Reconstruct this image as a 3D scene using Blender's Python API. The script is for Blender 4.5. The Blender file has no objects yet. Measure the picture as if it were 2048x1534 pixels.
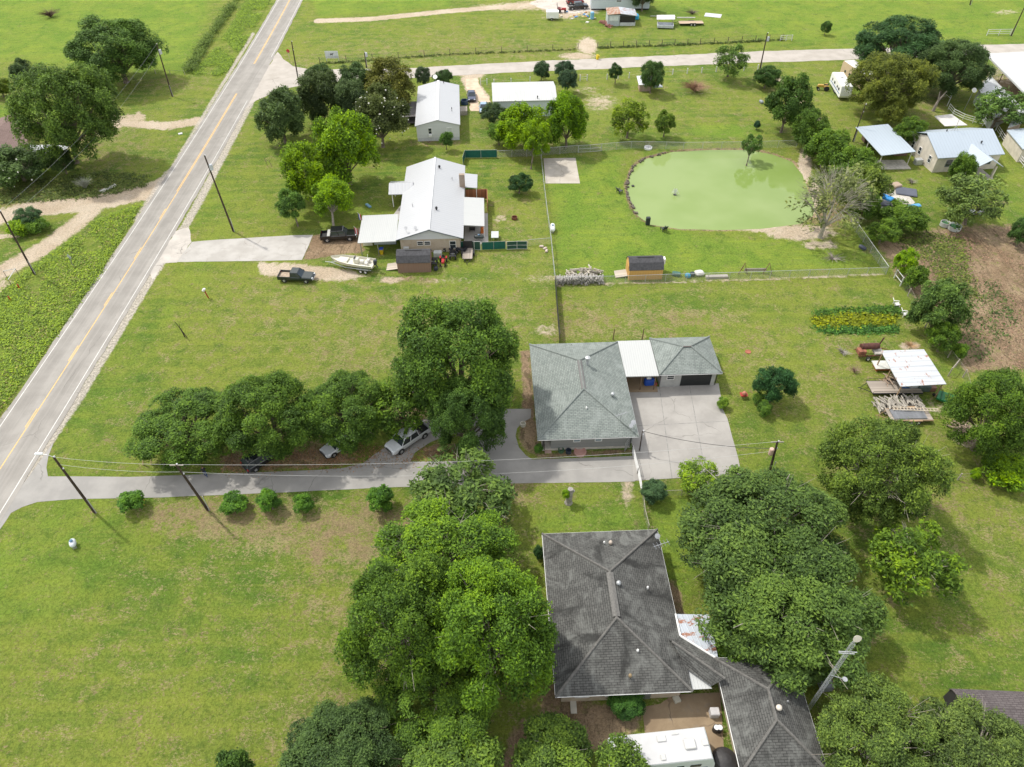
import bpy, math, random
import numpy as np
from mathutils import Vector, Matrix
random.seed(7); rng=np.random.default_rng(7)
R=math.radians; PI=math.pi
SC=bpy.context.scene; COL=SC.collection
# ---------------- camera
F=1421.0; H=65.0; PITCH=R(44.25); ROLL=R(-0.6)
fw=Vector((0,math.cos(PITCH),-math.sin(PITCH))); rt0=Vector((1,0,0)); up0=rt0.cross(fw)
rt=rt0*math.cos(ROLL)+up0*math.sin(ROLL); up=-rt0*math.sin(ROLL)+up0*math.cos(ROLL)
cd=bpy.data.cameras.new('camera'); cam=bpy.data.objects.new('camera',cd); COL.objects.link(cam)
cd.sensor_width=36; cd.lens=F/2048*36; cd.clip_start=.5; cd.clip_end=6000
cam.matrix_world=Matrix(((rt.x,up.x,-fw.x,0),(rt.y,up.y,-fw.y,0),(rt.z,up.z,-fw.z,H),(0,0,0,1)))
SC.camera=cam
# ---------------- sky and sun
SUN=Vector((-1.55,1.12,2.75)).normalized()
EL=math.asin(SUN.z); AZ=math.atan2(SUN.x,SUN.y)
w=bpy.data.worlds.new('World'); SC.world=w; w.use_nodes=True
nt=w.node_tree; nt.nodes.clear(); N=nt.nodes.new; L=nt.links.new
sky=N('ShaderNodeTexSky'); sky.sky_type='NISHITA'; sky.sun_disc=False; sky.sun_elevation=EL; sky.sun_rotation=AZ
sky.air_density=1.2; sky.dust_density=2.5
tc=N('ShaderNodeTexCoord'); nz=N('ShaderNodeTexNoise'); nz.inputs['Scale'].default_value=2.2; nz.inputs['Detail'].default_value=6
rp=N('ShaderNodeValToRGB'); rp.color_ramp.elements[0].position=.36; rp.color_ramp.elements[1].position=.58
mx=N('ShaderNodeMix'); mx.data_type='RGBA'; mx.inputs[7].default_value=(9.2,9.1,9.0,1)
bg=N('ShaderNodeBackground'); bg.inputs['Strength'].default_value=.15; wo=N('ShaderNodeOutputWorld')
L(tc.outputs['Generated'],nz.inputs['Vector']); L(nz.outputs['Fac'],rp.inputs[0]); L(rp.outputs[0],mx.inputs[0])
L(sky.outputs[0],mx.inputs[6]); L(mx.outputs[2],bg.inputs[0]); L(bg.outputs[0],wo.inputs[0])
ld=bpy.data.lights.new('sun','SUN'); ld.energy=3.2; ld.angle=R(1.8); ld.color=(1,.96,.885)
so=bpy.data.objects.new('sun',ld); COL.objects.link(so); so.location=(-60,60,120)
so.rotation_euler=SUN.to_track_quat('Z','Y').to_euler()
SC.view_settings.view_transform='Standard'; SC.view_settings.look='None'; SC.view_settings.exposure=.17; SC.view_settings.gamma=1
SC.cycles.max_bounces=6; SC.cycles.transparent_max_bounces=12; SC.cycles.diffuse_bounces=3
# ---------------- pixel (2048x1534) to place
def P(x,y,z=0.0):
    d=fw+rt*((x-1024)/F)-up*((y-767)/F); t=(z-H)/d.z
    return Vector((d.x*t,d.y*t,z))
def Q(p):
    v=Vector(p)-Vector((0,0,H)); k=v.dot(fw); return 1024+F*v.dot(rt)/k, 767-F*v.dot(up)/k
def ppm(p):   # pixels per metre
    return F/((Vector(p)-Vector((0,0,H))).dot(fw))
# ---------------- mesh builder
def basis_uv(co,fs,ln):
    pass
class MB:
    def __init__(s): s.v=[]; s.f=[]; s.m=[]; s.M=Matrix.Identity(4)
    def at(s,loc=(0,0,0),rz=0,rx=0,ry=0):
        s.M=Matrix.Translation(loc)@Matrix.Rotation(rz,4,'Z')@Matrix.Rotation(ry,4,'Y')@Matrix.Rotation(rx,4,'X'); return s
    def add(s,vs,fs,m=0):
        k=len(s.v); s.v+=[tuple(s.M@Vector(v)) for v in vs]; s.f+=[tuple(i+k for i in f) for f in fs]; s.m+=[m]*len(fs); return s
    def poly(s,pts,m=0): return s.add(pts,[tuple(range(len(pts)))],m)
    def box(s,c,d,m=0,b=0):
        x,y,z=c; a,bb,h=d[0]/2,d[1]/2,d[2]/2
        if b<=0:
            vs=[(x+i*a,y+j*bb,z+k*h) for k in(-1,1) for j in(-1,1) for i in(-1,1)]
            return s.add(vs,[(0,2,3,1),(4,5,7,6),(0,1,5,4),(1,3,7,5),(3,2,6,7),(2,0,4,6)],m)
        ring=lambda aa,bz,zz:[(x+i*(aa-(b if q else 0)),y+j*(bz-(0 if q else b)),zz) for i,j,q in((-1,-1,1),(1,-1,1),(1,-1,0),(1,1,0),(1,1,1),(-1,1,1),(-1,1,0),(-1,-1,0))]
        rs=[ring(a-b,bb-b,z-h),ring(a,bb,z-h+b),ring(a,bb,z+h-b),ring(a-b,bb-b,z+h)]
        return s.loft(rs,m)
    def loft(s,rs,m=0,cap=True):
        n=len(rs[0]); vs=[p for r in rs for p in r]; fs=[]
        for i in range(len(rs)-1):
            for j in range(n): fs.append((i*n+j,i*n+(j+1)%n,(i+1)*n+(j+1)%n,(i+1)*n+j))
        if cap: fs+= [tuple(range(n))[::-1],tuple((len(rs)-1)*n+j for j in range(n))]
        return s.add(vs,fs,m)
    def prism(s,p2,z0,z1,m=0): return s.loft([[(x,y,z0) for x,y in p2],[(x,y,z1) for x,y in p2]],m)
    def extr(s,pts,vec,m=0):
        v=Vector(vec); return s.loft([pts,[tuple(Vector(p)+v) for p in pts]],m)
    def tube(s,pts,r,n=6,m=0,cap=True):
        pts=[Vector(p) for p in pts]; rs=[]
        if not hasattr(r,'__len__'): r=[r]*len(pts)
        for i,p in enumerate(pts):
            d=(pts[min(i+1,len(pts)-1)]-pts[max(i-1,0)]).normalized()
            a=d.cross(Vector((0,0,1)) if abs(d.z)<.95 else Vector((1,0,0))).normalized(); b=d.cross(a)
            rs.append([tuple(p+(a*math.cos(t*2*PI/n)+b*math.sin(t*2*PI/n))*r[i]) for t in range(n)])
        return s.loft(rs,m,cap)
    def lathe(s,prof,c=(0,0,0),n=16,m=0,ax='z'):
        rs=[]
        for r,z in prof:
            ring=[(r*math.cos(t*2*PI/n),r*math.sin(t*2*PI/n),z) for t in range(n)]
            if ax=='y': ring=[(a,zz,b) for a,b,zz in ring]
            if ax=='x': ring=[(zz,a,b) for a,b,zz in ring]
            rs.append([(a+c[0],b+c[1],q+c[2]) for a,b,q in ring])
        return s.loft(rs,m)
    def ball(s,c,r,n=10,m=0,sz=1):
        k=max(4,n//2); return s.lathe([(max(.001,r*math.sin(PI*i/k)),-r*sz*math.cos(PI*i/k)) for i in range(k+1)],c,n,m)
    def build(s,name,mats,parent=None,smooth=False):
        me=bpy.data.meshes.new(name); me.from_pydata(s.v,[],s.f)
        for mm in (mats if isinstance(mats,(list,tuple)) else [mats]): me.materials.append(mm)
        me.polygons.foreach_set('material_index',s.m)
        if smooth: me.polygons.foreach_set('use_smooth',[True]*len(s.f))
        uv=me.uv_layers.new(name='UVMap'); dat=[0.0]*(2*len(me.loops)); V=me.vertices
        for p in me.polygons:
            n=p.normal
            if abs(n.z)>.999: u=Vector((1,0,0)); v=Vector((0,1,0))
            else: u=Vector((0,0,1)).cross(n).normalized(); v=n.cross(u)
            for li in p.loop_indices:
                co=V[me.loops[li].vertex_index].co; dat[2*li]=co.dot(u); dat[2*li+1]=co.dot(v)
        uv.data.foreach_set('uv',dat)
        o=bpy.data.objects.new(name,me); COL.objects.link(o)
        if parent: o.parent=parent
        return o
def thing(name,label,cat,loc=(0,0,0),rz=0,group=None):
    o=bpy.data.objects.new(name,None); COL.objects.link(o); o.location=loc; o.rotation_euler=(0,0,rz); o.empty_display_size=.3
    return tag(o,label,cat,group)
def tag(o,label,cat,group=None,kind=None):
    if label: o['label']=label
    if cat: o['category']=cat
    if group: o['group']=group
    if kind: o['kind']=kind
    return o
def struct(o): o['kind']='structure'; return o
def copy_tree(o,parent=None):
    c=o.copy(); COL.objects.link(c); c.parent=parent
    for ch in list(o.children): copy_tree(ch,c)
    return c
def relabel(o,label,group=None):
    o['label']=label
    if group: o['group']=group
    return o
# ---------------- materials
def new_mat(name):
    m=bpy.data.materials.new(name); m.use_nodes=True; nt=m.node_tree; nt.nodes.clear()
    o=nt.nodes.new('ShaderNodeOutputMaterial'); b=nt.nodes.new('ShaderNodeBsdfPrincipled'); nt.links.new(b.outputs[0],o.inputs[0])
    return m,nt,b,o
class G:
    def __init__(s,nt): s.nt=nt
    def n(s,t,**k):
        x=s.nt.nodes.new('ShaderNode'+t)
        for a,v in k.items(): setattr(x,a,v)
        return x
    def l(s,a,b): s.nt.links.new(a,b)
    def val(s,sock,v):
        if hasattr(v,'is_linked') or hasattr(v,'links'): s.l(v,sock)
        else: sock.default_value=v
    def math(s,op,a,b=0.0,clamp=False):
        x=s.n('Math',operation=op,use_clamp=clamp); s.val(x.inputs[0],a); s.val(x.inputs[1],b); return x.outputs[0]
    def mix(s,f,a,b,mode='MIX'):
        x=s.n('Mix',data_type='RGBA',blend_type=mode,clamp_factor=True); s.val(x.inputs[0],f)
        s.val(x.inputs[6],a if hasattr(a,'links') else (*a,1)[:4]); s.val(x.inputs[7],b if hasattr(b,'links') else (*b,1)[:4]); return x.outputs[2]
    def noise(s,vec,sc,det=4,rough=.55,dist=0):
        x=s.n('TexNoise'); x.inputs['Scale'].default_value=sc; x.inputs['Detail'].default_value=det; x.inputs['Roughness'].default_value=rough; x.inputs['Distortion'].default_value=dist
        if vec is not None: s.l(vec,x.inputs['Vector'])
        return x.outputs['Fac']
    def ramp(s,f,a,b):   # smooth 0..1 between a and b
        x=s.n('MapRange',interpolation_type='SMOOTHSTEP'); s.val(x.inputs[0],f); x.inputs[1].default_value=a; x.inputs[2].default_value=b; return x.outputs[0]
    def coord(s,k='Object'): return s.n('TexCoord').outputs[k]
    def scale(s,vec,sx,sy,sz=1,rz=0):
        x=s.n('Mapping'); s.l(vec,x.inputs[0]); x.inputs['Scale'].default_value=(sx,sy,sz); x.inputs['Rotation'].default_value=(0,0,rz); return x.outputs[0]
    def bump(s,b,h,st,d=.02):
        x=s.n('Bump'); x.inputs['Strength'].default_value=st; x.inputs['Distance'].default_value=d; s.l(h,x.inputs['Height']); s.l(x.outputs[0],b.inputs['Normal'])
    def attr(s,n): return s.n('Attribute',attribute_name=n).outputs['Fac']
def mul(c,k): return tuple(min(1,x*k) for x in c)
_MC={}
def M(col,rough=.6,metal=0,var=.12,sc=1.5,spec=.5,bump=0,emit=0):
    key=(col,rough,metal,var,sc,spec,bump)
    if key in _MC: return _MC[key]
    m,nt,b,o=new_mat('paint_%02d'%len(_MC)); g=G(nt); v=g.coord('Object')
    a=g.noise(v,sc,5,.6); c=g.mix(g.ramp(a,.3,.7),mul(col,1-var),mul(col,1+var)); c=g.mix(g.math('MULTIPLY',g.noise(v,sc*9,3),.25),c,mul(col,1-2*var))
    g.l(c,b.inputs['Base Color']); b.inputs['Roughness'].default_value=rough; b.inputs['Metallic'].default_value=metal
    b.inputs['Specular IOR Level'].default_value=spec
    if bump: g.bump(b,g.noise(v,sc*12,4),bump,.03)
    _MC[key]=m; return m
def mat_shingle(name,c1,c2,cm,row=.2,wid=.55,stain=None,stainc=(.02,.02,.02),stainamt=.0,mott=(.3,.3,.28)):
    m,nt,b,o=new_mat(name); g=G(nt); uv=g.coord('UV'); ob=g.coord('Object')
    br=g.n('TexBrick'); g.l(uv,br.inputs['Vector']); br.offset=.5
    for k,v in dict(Scale=1,**{'Mortar Size':.028,'Mortar Smooth':.3,'Bias':0,'Brick Width':wid,'Row Height':row}).items(): br.inputs[k].default_value=v
    br.inputs['Color1'].default_value=(*c1,1); br.inputs['Color2'].default_value=(*c2,1); br.inputs['Mortar'].default_value=(*cm,1)
    c=br.outputs['Color']
    c=g.mix(g.math('MULTIPLY',g.ramp(g.noise(g.scale(ob,1,.7),.55,6,.7,1.2),.44,.66),.62),c,mott)
    c=g.mix(g.math('MULTIPLY',g.ramp(g.noise(g.scale(uv,2.2,.35),1.0,4),.45,.75),.35),c,cm)
    if stainamt: c=g.mix(g.math('MULTIPLY',g.ramp(g.noise(g.scale(uv,.5,.22),.8,6,.65,.6),.50,.68),stainamt),c,stainc)
    c=g.mix(g.math('MULTIPLY',g.noise(ob,14,2),.3),c,cm)
    g.l(c,b.inputs['Base Color']); b.inputs['Roughness'].default_value=.9; b.inputs['Specular IOR Level'].default_value=.25
    g.bump(b,br.outputs['Fac'],-.5,.02); return m
def mat_metal(name,col,rib=.25,rust=0,rough=.4,metal=0.0,streak=.12,axis=0,dark=(.25,.28,.30)):
    m,nt,b,o=new_mat(name); g=G(nt); uv=g.coord('UV'); s=g.n('SeparateXYZ'); g.l(uv,s.inputs[0]); x=s.outputs[axis]
    fr=g.math('FRACT',g.math('DIVIDE',x,rib)); line=g.ramp(g.math('ABSOLUTE',g.math('SUBTRACT',fr,.5)),.40,.5)
    c=g.mix(g.math('MULTIPLY',line,.40),col,mul(col,.5))
    st=g.noise(g.scale(uv,1.2 if axis==0 else .15,.15 if axis==0 else 1.2),1.6,5,.6); c=g.mix(g.math('MULTIPLY',g.ramp(st,.5,.75),streak*3),c,dark)
    c=g.mix(g.math('MULTIPLY',g.ramp(g.noise(uv,6,4),.5,.8),.15),c,dark)
    if rust:
        rf=g.ramp(g.noise(g.scale(uv,.5 if axis==0 else 1.3,1.3 if axis==0 else .5),1.3,6,.65),.63-rust*.2,.72-rust*.2); c=g.mix(g.math('MULTIPLY',rf,.9),c,(.30,.11,.045))
    g.l(c,b.inputs['Base Color']); b.inputs['Roughness'].default_value=rough; b.inputs['Metallic'].default_value=metal
    g.bump(b,line,.6,.03); return m
def mat_brick(name,c1,c2,cm,row=.085,wid=.24):
    return mat_shingle(name,c1,c2,cm,row,wid,mott=mul(c1,.8))
def mat_boards(name,col,wid=.2,axis=0,var=.2,gap=.3):
    m,nt,b,o=new_mat(name); g=G(nt); uv=g.coord('UV'); s=g.n('SeparateXYZ'); g.l(uv,s.inputs[0]); x=g.math('DIVIDE',s.outputs[axis],wid)
    line=g.ramp(g.math('ABSOLUTE',g.math('SUBTRACT',g.math('FRACT',x),.5)),.42,.5)
    wn=g.n('TexWhiteNoise',noise_dimensions='1D'); g.l(g.math('FLOOR',x),wn.inputs['W'])
    c=g.mix(wn.outputs['Value'],mul(col,1-var),mul(col,1+var)); c=g.mix(g.math('MULTIPLY',line,gap*2),c,mul(col,.3))
    c=g.mix(g.math('MULTIPLY',g.noise(uv,3,5),.3),c,mul(col,.6))
    g.l(c,b.inputs['Base Color']); b.inputs['Roughness'].default_value=.75; g.bump(b,line,-.4,.02); return m
def mat_pave(name,c1,c2,crack=(.12,.11,.10),cs=.16,crackw=.012,stain=.35,grain=.3,slab=0,streak=None,spot=(.2,.19,.18)):
    m,nt,b,o=new_mat(name); g=G(nt); ob=g.coord('Object')
    c=g.mix(g.ramp(g.noise(ob,.35,6,.6),.35,.65),c1,c2)
    c=g.mix(g.math('MULTIPLY',g.ramp(g.noise(ob,.9,5,.6,.4),.55,.8),stain),c,spot)
    if streak is not None:
        s=g.n('SeparateXYZ'); g.l(g.coord('UV'),s.inputs[0]); x=g.math('ADD',s.outputs[0],g.math('MULTIPLY',g.noise(g.scale(ob,.02,.05),1,3),.6))
        wv=g.math('ABSOLUTE',g.math('SINE',g.math('MULTIPLY',x,streak))); c=g.mix(g.math('MULTIPLY',g.ramp(wv,.5,1),.32),c,mul(c1,.6))
        c=g.mix(g.math('MULTIPLY',g.ramp(g.noise(g.scale(ob,2.5,.06),1,4,.6),.45,.7),.5),c,mul(c2,1.12))
    vo=g.n('TexVoronoi',feature='DISTANCE_TO_EDGE'); vv=g.n('VectorMath',operation='ADD'); nn=g.n('TexNoise'); nn.inputs['Scale'].default_value=.8; g.l(ob,nn.inputs[0])
    g.l(ob,vv.inputs[0]); g.l(nn.outputs['Color'],vv.inputs[1]); g.l(vv.outputs[0],vo.inputs['Vector']); vo.inputs['Scale'].default_value=cs
    cr=g.math('SUBTRACT',1.0,g.ramp(vo.outputs['Distance'],0,crackw)); cr=g.math('MULTIPLY',cr,g.ramp(g.noise(ob,.25,3),.42,.6))
    c=g.mix(g.math('MULTIPLY',cr,.7),c,crack)
    c=g.mix(g.math('MULTIPLY',g.noise(ob,9,4,.8),grain),c,mul(c1,.62))
    c=g.mix(g.math('MULTIPLY',g.ramp(g.noise(ob,22,2,.8),.55,.75),grain*.6),c,mul(c2,1.3))
    g.l(c,b.inputs['Base Color']); b.inputs['Roughness'].default_value=.9; b.inputs['Specular IOR Level'].default_value=.3
    g.bump(b,g.noise(ob,30,3),.25,.02); return m
def mat_glass(name='window_glass',col=(.03,.04,.045)):
    m,nt,b,o=new_mat(name); b.inputs['Base Color'].default_value=(*col,1); b.inputs['Roughness'].default_value=.06; b.inputs['Specular IOR Level'].default_value=.8; return m
def mat_paint(name,col,rough=.25,metal=.0,coat=.6):
    m,nt,b,o=new_mat(name); g=G(nt); v=g.coord('Object')
    c=g.mix(g.math('MULTIPLY',g.ramp(g.noise(v,1.6,5),.4,.75),.35),col,tuple(x*.75+.006 for x in col)); g.l(c,b.inputs['Base Color'])
    b.inputs['Roughness'].default_value=rough; b.inputs['Metallic'].default_value=metal; b.inputs['Coat Weight'].default_value=coat; b.inputs['Coat Roughness'].default_value=.08; return m
def mat_chain(name='chain_link',col=(.45,.46,.46),dens=.0,scale=9.0,wire=.12):
    m,nt,b,o=new_mat(name); g=G(nt); uv=g.coord('UV'); s=g.n('SeparateXYZ'); g.l(uv,s.inputs[0])
    a=g.math('FRACT',g.math('MULTIPLY',g.math('ADD',s.outputs[0],s.outputs[1]),scale)); c=g.math('FRACT',g.math('MULTIPLY',g.math('SUBTRACT',s.outputs[0],s.outputs[1]),scale))
    k=g.math('MAXIMUM',g.math('LESS_THAN',a,wire),g.math('LESS_THAN',c,wire)); k=g.math('MAXIMUM',k,dens)
    tr=g.n('BsdfTransparent'); mxs=g.n('MixShader'); g.l(k,mxs.inputs[0]); g.l(tr.outputs[0],mxs.inputs[1]); g.l(b.outputs[0],mxs.inputs[2]); g.l(mxs.outputs[0],o.inputs[0])
    b.inputs['Base Color'].default_value=(*col,1); b.inputs['Metallic'].default_value=.3; b.inputs['Roughness'].default_value=.5; return m
def mat_leaf():
    m,nt,b,o=new_mat('foliage'); g=G(nt); oi=g.n('ObjectInfo'); t=g.attr('tint')
    hsv=g.n('HueSaturation'); g.l(oi.outputs['Color'],hsv.inputs['Color'])
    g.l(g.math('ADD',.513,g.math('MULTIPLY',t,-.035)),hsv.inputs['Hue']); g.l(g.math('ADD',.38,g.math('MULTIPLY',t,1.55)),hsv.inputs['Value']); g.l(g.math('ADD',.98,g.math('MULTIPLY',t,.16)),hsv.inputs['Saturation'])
    g.l(hsv.outputs[0],b.inputs['Base Color']); b.inputs['Roughness'].default_value=.6; b.inputs['Specular IOR Level'].default_value=.18
    tl=g.n('BsdfTranslucent'); g.l(g.mix(.5,hsv.outputs[0],(.16,.24,.03)),tl.inputs[0]); ms=g.n('MixShader'); ms.inputs[0].default_value=.30
    g.l(b.outputs[0],ms.inputs[1]); g.l(tl.outputs[0],ms.inputs[2]); g.l(ms.outputs[0],o.inputs[0]); return m
LEAF=mat_leaf()
BARK=M((.20,.165,.13),.9,0,.3,3,.2,.6); BARKP=M((.38,.34,.29),.9,0,.25,3,.2,.5)
GLASS=mat_glass(); GLASSB=mat_glass('window_glass_blue',(.10,.17,.22))
WHITE=M((.80,.80,.78),.45,0,.05); DARK=M((.02,.02,.022),.5,0,.2); RUBBER=M((.018,.018,.018),.85,0,.2); STEEL=M((.45,.46,.47),.4,.6,.12); CHROME=M((.62,.62,.64),.2,.9,.06)
POLEW=M((.075,.055,.042),.9,0,.35,2,.2,.4); WOOD=M((.36,.25,.15),.8,0,.25,4,.3,.3); GREYW=M((.38,.34,.29),.85,0,.25,4,.2,.3); RUSTM=M((.17,.065,.035),.8,.2,.4,3)
GALV=M((.50,.52,.53),.45,.4,.15,2); CHAIN=mat_chain(); WIREM=M((.30,.31,.32),.6,.0,.1); CONC=M((.50,.47,.42),.9,0,.18,2,.2,.2)
# ---------------- ground painting: named masks given as shapes, looked up for each ground vertex
def qarr(X,Y,Z=0):
    v=np.stack([X,Y,np.zeros_like(X)+Z-H],-1); k=v@np.array(fw); k=np.where(k<1,1,k)
    return 1024+F*(v@np.array(rt))/k, 767-F*(v@np.array(up))/k, (v@np.array(fw))>5
def inpoly(px,py,poly):
    ins=np.zeros(px.shape,bool); n=len(poly)
    for i in range(n):
        x1,y1=poly[i]; x2,y2=poly[(i+1)%n]
        if y1==y2: continue
        c=((y1>py)!=(y2>py))&(px<(x2-x1)*(py-y1)/(y2-y1)+x1); ins^=c
    return ins
def dline(px,py,pts):
    d=np.full(px.shape,1e9)
    for (x1,y1),(x2,y2) in zip(pts[:-1],pts[1:]):
        l2=(x2-x1)**2+(y2-y1)**2+1e-9; t=np.clip(((px-x1)*(x2-x1)+(py-y1)*(y2-y1))/l2,0,1)
        d=np.minimum(d,np.hypot(px-x1-t*(x2-x1),py-y1-t*(y2-y1)))
    return d
def sst(x,a,b):
    t=np.clip((x-a)/(b-a),0,1); return t*t*(3-2*t)
def paint(px,py,shapes):
    out=np.zeros(px.shape)
    for sh in shapes:
        k=sh[0]
        if k=='e': _,cx,cy,rx,ry,s,v=sh; d=np.hypot((px-cx)/rx,(py-cy)/ry); a=(1-sst(d,1-s,1+s))*v
        elif k=='l': _,pts,wd,s,v=sh; d=dline(px,py,pts); a=(1-sst(d,wd*(1-s),wd*(1+s)))*v
        elif k=='p':
            _,pts,s,v=sh; d=dline(px,py,pts+[pts[0]]); d=np.where(inpoly(px,py,pts),-d,d); a=(1-sst(d,-s,s))*v
        out=np.maximum(out,a)
    return out
POND=[(1258,352),(1268,331),(1290,316),(1345,302),(1420,298),(1495,298),(1545,307),(1585,322),(1606,348),(1618,380),(1630,405),(1628,430),(1600,447),(1520,457),(1440,459),(1360,457),(1300,448),(1270,426),(1257,395),(1253,372)]
FIELD=[(1748,484),(1880,452),(2070,445),(2110,600),(2120,740),(1930,745),(1870,660),(1800,560)]
PAINT=dict(
 # pale sandy soil
 dirt=[('l',[(-40,445),(60,418),(180,408),(290,385),(330,368)],15,.5,1),('l',[(190,415),(150,450),(90,495),(0,545),(-60,590)],15,.5,.95),('l',[(-60,478),(40,470)],5,.5,.8),
  ('l',[(400,242),(330,252),(260,247),(230,235)],8,.7,.95),('l',[(280,235),(240,245),(200,262)],12,.7,.75),
  ('l',[(930,158),(945,190),(950,210)],9,.6,.9),('l',[(950,165),(975,195)],6,.6,.8),('e',[945][0],150,26,8,.5,.9),
  ('p',[(512,524),(610,528),(700,540),(735,552),(690,562),(600,560),(520,548)],8,.95),('e',1095,556,60,7,.6,.5),('e',780,560,26,7,.6,.8),('e',900,562,60,6,.8,.45),
  ('e',1600,465,70,16,.5,.95),('e',1560,458,90,8,.5,.8),('e',1610,330,14,38,.5,.9),('e',1630,395,12,40,.6,.8),('e',1640,490,40,10,.6,.7),
  ('e',1175,92,22,18,.5,.85),('e',1155,112,40,7,.6,.8),('e',1200,205,34,18,.8,.62),('e',1175,180,30,10,.7,.45),('e',1110,30,45,18,.6,.35),
  ('p',[(940,12),(1050,2),(1150,-12),(1200,25),(1130,40),(1080,20),(1000,22)],8,.8),
  ('l',[(632,42),(740,38),(900,22),(1024,12),(1100,5)],4.5,.5,.95),
  ('l',[(1528,148),(1560,160),(1600,200),(1640,240),(1670,290),(1700,330)],6,.8,.75),('e',1770,395,50,30,.5,.5),('e',2010,150,60,25,.5,.5),('e',1255,975,14,40,.6,.7),('e',1095,660,30,14,.8,.6),
  ('l',[(1000,545),(1118,570)],6,.8,.3),('l',[(640,510),(800,560)],5,.7,.3),('e',1000,437,14,8,.5,.6),('e',1400,183,50,14,.8,.3),
  ('l',[(1113,570),(1280,566),(1500,560),(1770,548)],3,.8,.6),('e',1895,160,30,30,.5,.3),('e',2010,24,30,6,.6,.5),('e',1790,810,40,7,.6,.5),('e',1875,815,40,12,.7,.5),('e',1935,870,30,26,.6,.75),('e',1820,692,22,9,.5,.8),
  ('l',[(0,590),(-80,640)],40,.5,.6)],
 # reddish / brown bare earth
 red=[('p',[(626,470),(720,455),(730,505),(700,508),(604,521)],5,1),('p',[(1130,1420),(1240,1400),(1280,1450),(1240,1490),(1100,1540),(980,1540),(1040,1440)],16,.95),('p',[(1120,1330),(1180,1410),(1300,1420),(1280,1450),(1120,1470),(1060,1420)],20,.8),
  ('p',FIELD,14,.85),('p',[(1040,700),(1062,700),(1080,900),(1062,912),(1036,880),(1040,850),(1045,800)],8,.9),('l',[(1080,912),(1270,902)],6,.5,.8),
  ('p',[(440,900),(560,880),(700,900),(720,930),(640,938),(440,946)],14,.8),('e',890,903,50,16,.4,.9),('e',860,830,100,45,.5,.7),('e',600,880,100,30,.6,.6),
  ('l',[(1150,1480),(1190,1250),(1380,1290),(1450,1330)],26,.6,.7),('l',[(1340,1180),(1380,1320)],22,.6,.8),('l',[(1600,330),(1610,360)],10,.7,.6),('e',1660,425,60,40,.6,.6),('e',2020,175,60,22,.5,.9),
  ('e',825,560,70,8,.6,.6),('e',1440,285,40,4,.8,.3),('e',980,410,10,4,.5,.6),('e',870,285,70,12,.6,.5),('e',900,110,14,4,.6,.3)],
 # dry thatch, leaf litter
 litter=[('p',[(250,1005),(600,1005),(900,1005),(900,1110),(760,1150),(560,1120),(430,1090),(330,1060)],40,1.05),('p',[(560,1420),(660,1330),(740,1420),(700,1534),(560,1560)],40,.55),('e',860,640,220,60,.7,.5),('p',[(600,690),(780,640),(800,740),(640,760)],30,.55),
  ('p',[(1100,620),(1330,600),(1500,640),(1330,680),(1100,690)],24,.6),('e',180,300,120,40,.8,.6),('e',330,165,70,16,.8,.6),('p',[(0,380),(160,350),(300,360),(250,405),(0,420)],14,.7),
  ('e',1700,690,60,30,.9,.45),('e',1120,1060,50,80,.7,.3),('e',1500,700,60,50,.9,.4),('p',[(560,110),(900,60),(1160,90),(1160,118),(700,140),(590,140)],20,.35),('e',1250,230,300,70,.9,.28),('e',680,1180,120,150,.9,.45),
  ('e',1000,470,60,80,.8,.4),('e',880,600,160,26,.8,.4),('e',620,620,180,60,.9,.35),('e',1700,760,140,80,.9,.3),('e',1900,1040,140,80,.9,.35),('e',1020,980,80,40,.5,.7),('e',1230,1010,60,40,.8,.4),('e',1840,200,60,60,.6,.5)],
 # lush bright grass
 lush=[('p',[(1095,360),(1240,310),(1260,430),(1380,462),(1500,470),(1720,500),(1760,540),(1120,560)],24,.9),('p',[(1080,1030),(1280,1020),(1260,1062),(1080,1066)],20,1),('e',1180,1030,110,40,.6,.8),('p',[(1300,1000),(1420,1000),(1380,1200),(1340,1200)],20,1),
  ('p',[(-50,-60),(440,-60),(380,150),(300,160),(0,120),(-60,200)],30,.95),('p',[(1300,-60),(2150,-60),(2150,90),(1600,100),(1300,20)],40,.8),('e',1450,262,70,14,.6,1),('e',1330,275,50,8,.6,.6),('p',[(610,-20),(900,-20),(900,14),(640,36)],10,.9),
  ('l',[(60,1200),(180,1060),(0,1130)],90,.9,.6),('p',[(100,900),(440,440),(480,500),(300,700),(180,900)],40,.5),('e',870,420,140,120,.8,.35),('e',640,420,120,60,.8,.4),('e',450,420,60,60,.9,.5),('e',40,225,50,16,.6,.9),('e',1230,225,200,60,.9,.4),('e',2000,380,80,60,.7,.4),('e',1720,170,60,20,.6,.5),('e',60,345,120,20,.6,.6)],
 # gravel edge of the road
 gravel=[('l',[(0,1035),(165,785),(300,560),(360,470),(405,390),(500,205)],8,.7,.95),('l',[(75,905),(150,790)],11,.6,.8),('l',[(-20,878),(58,762),(316,381),(506,68)],4,.8,.8),('l',[(275,440),(335,350)],9,.6,.8)],
)
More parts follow.
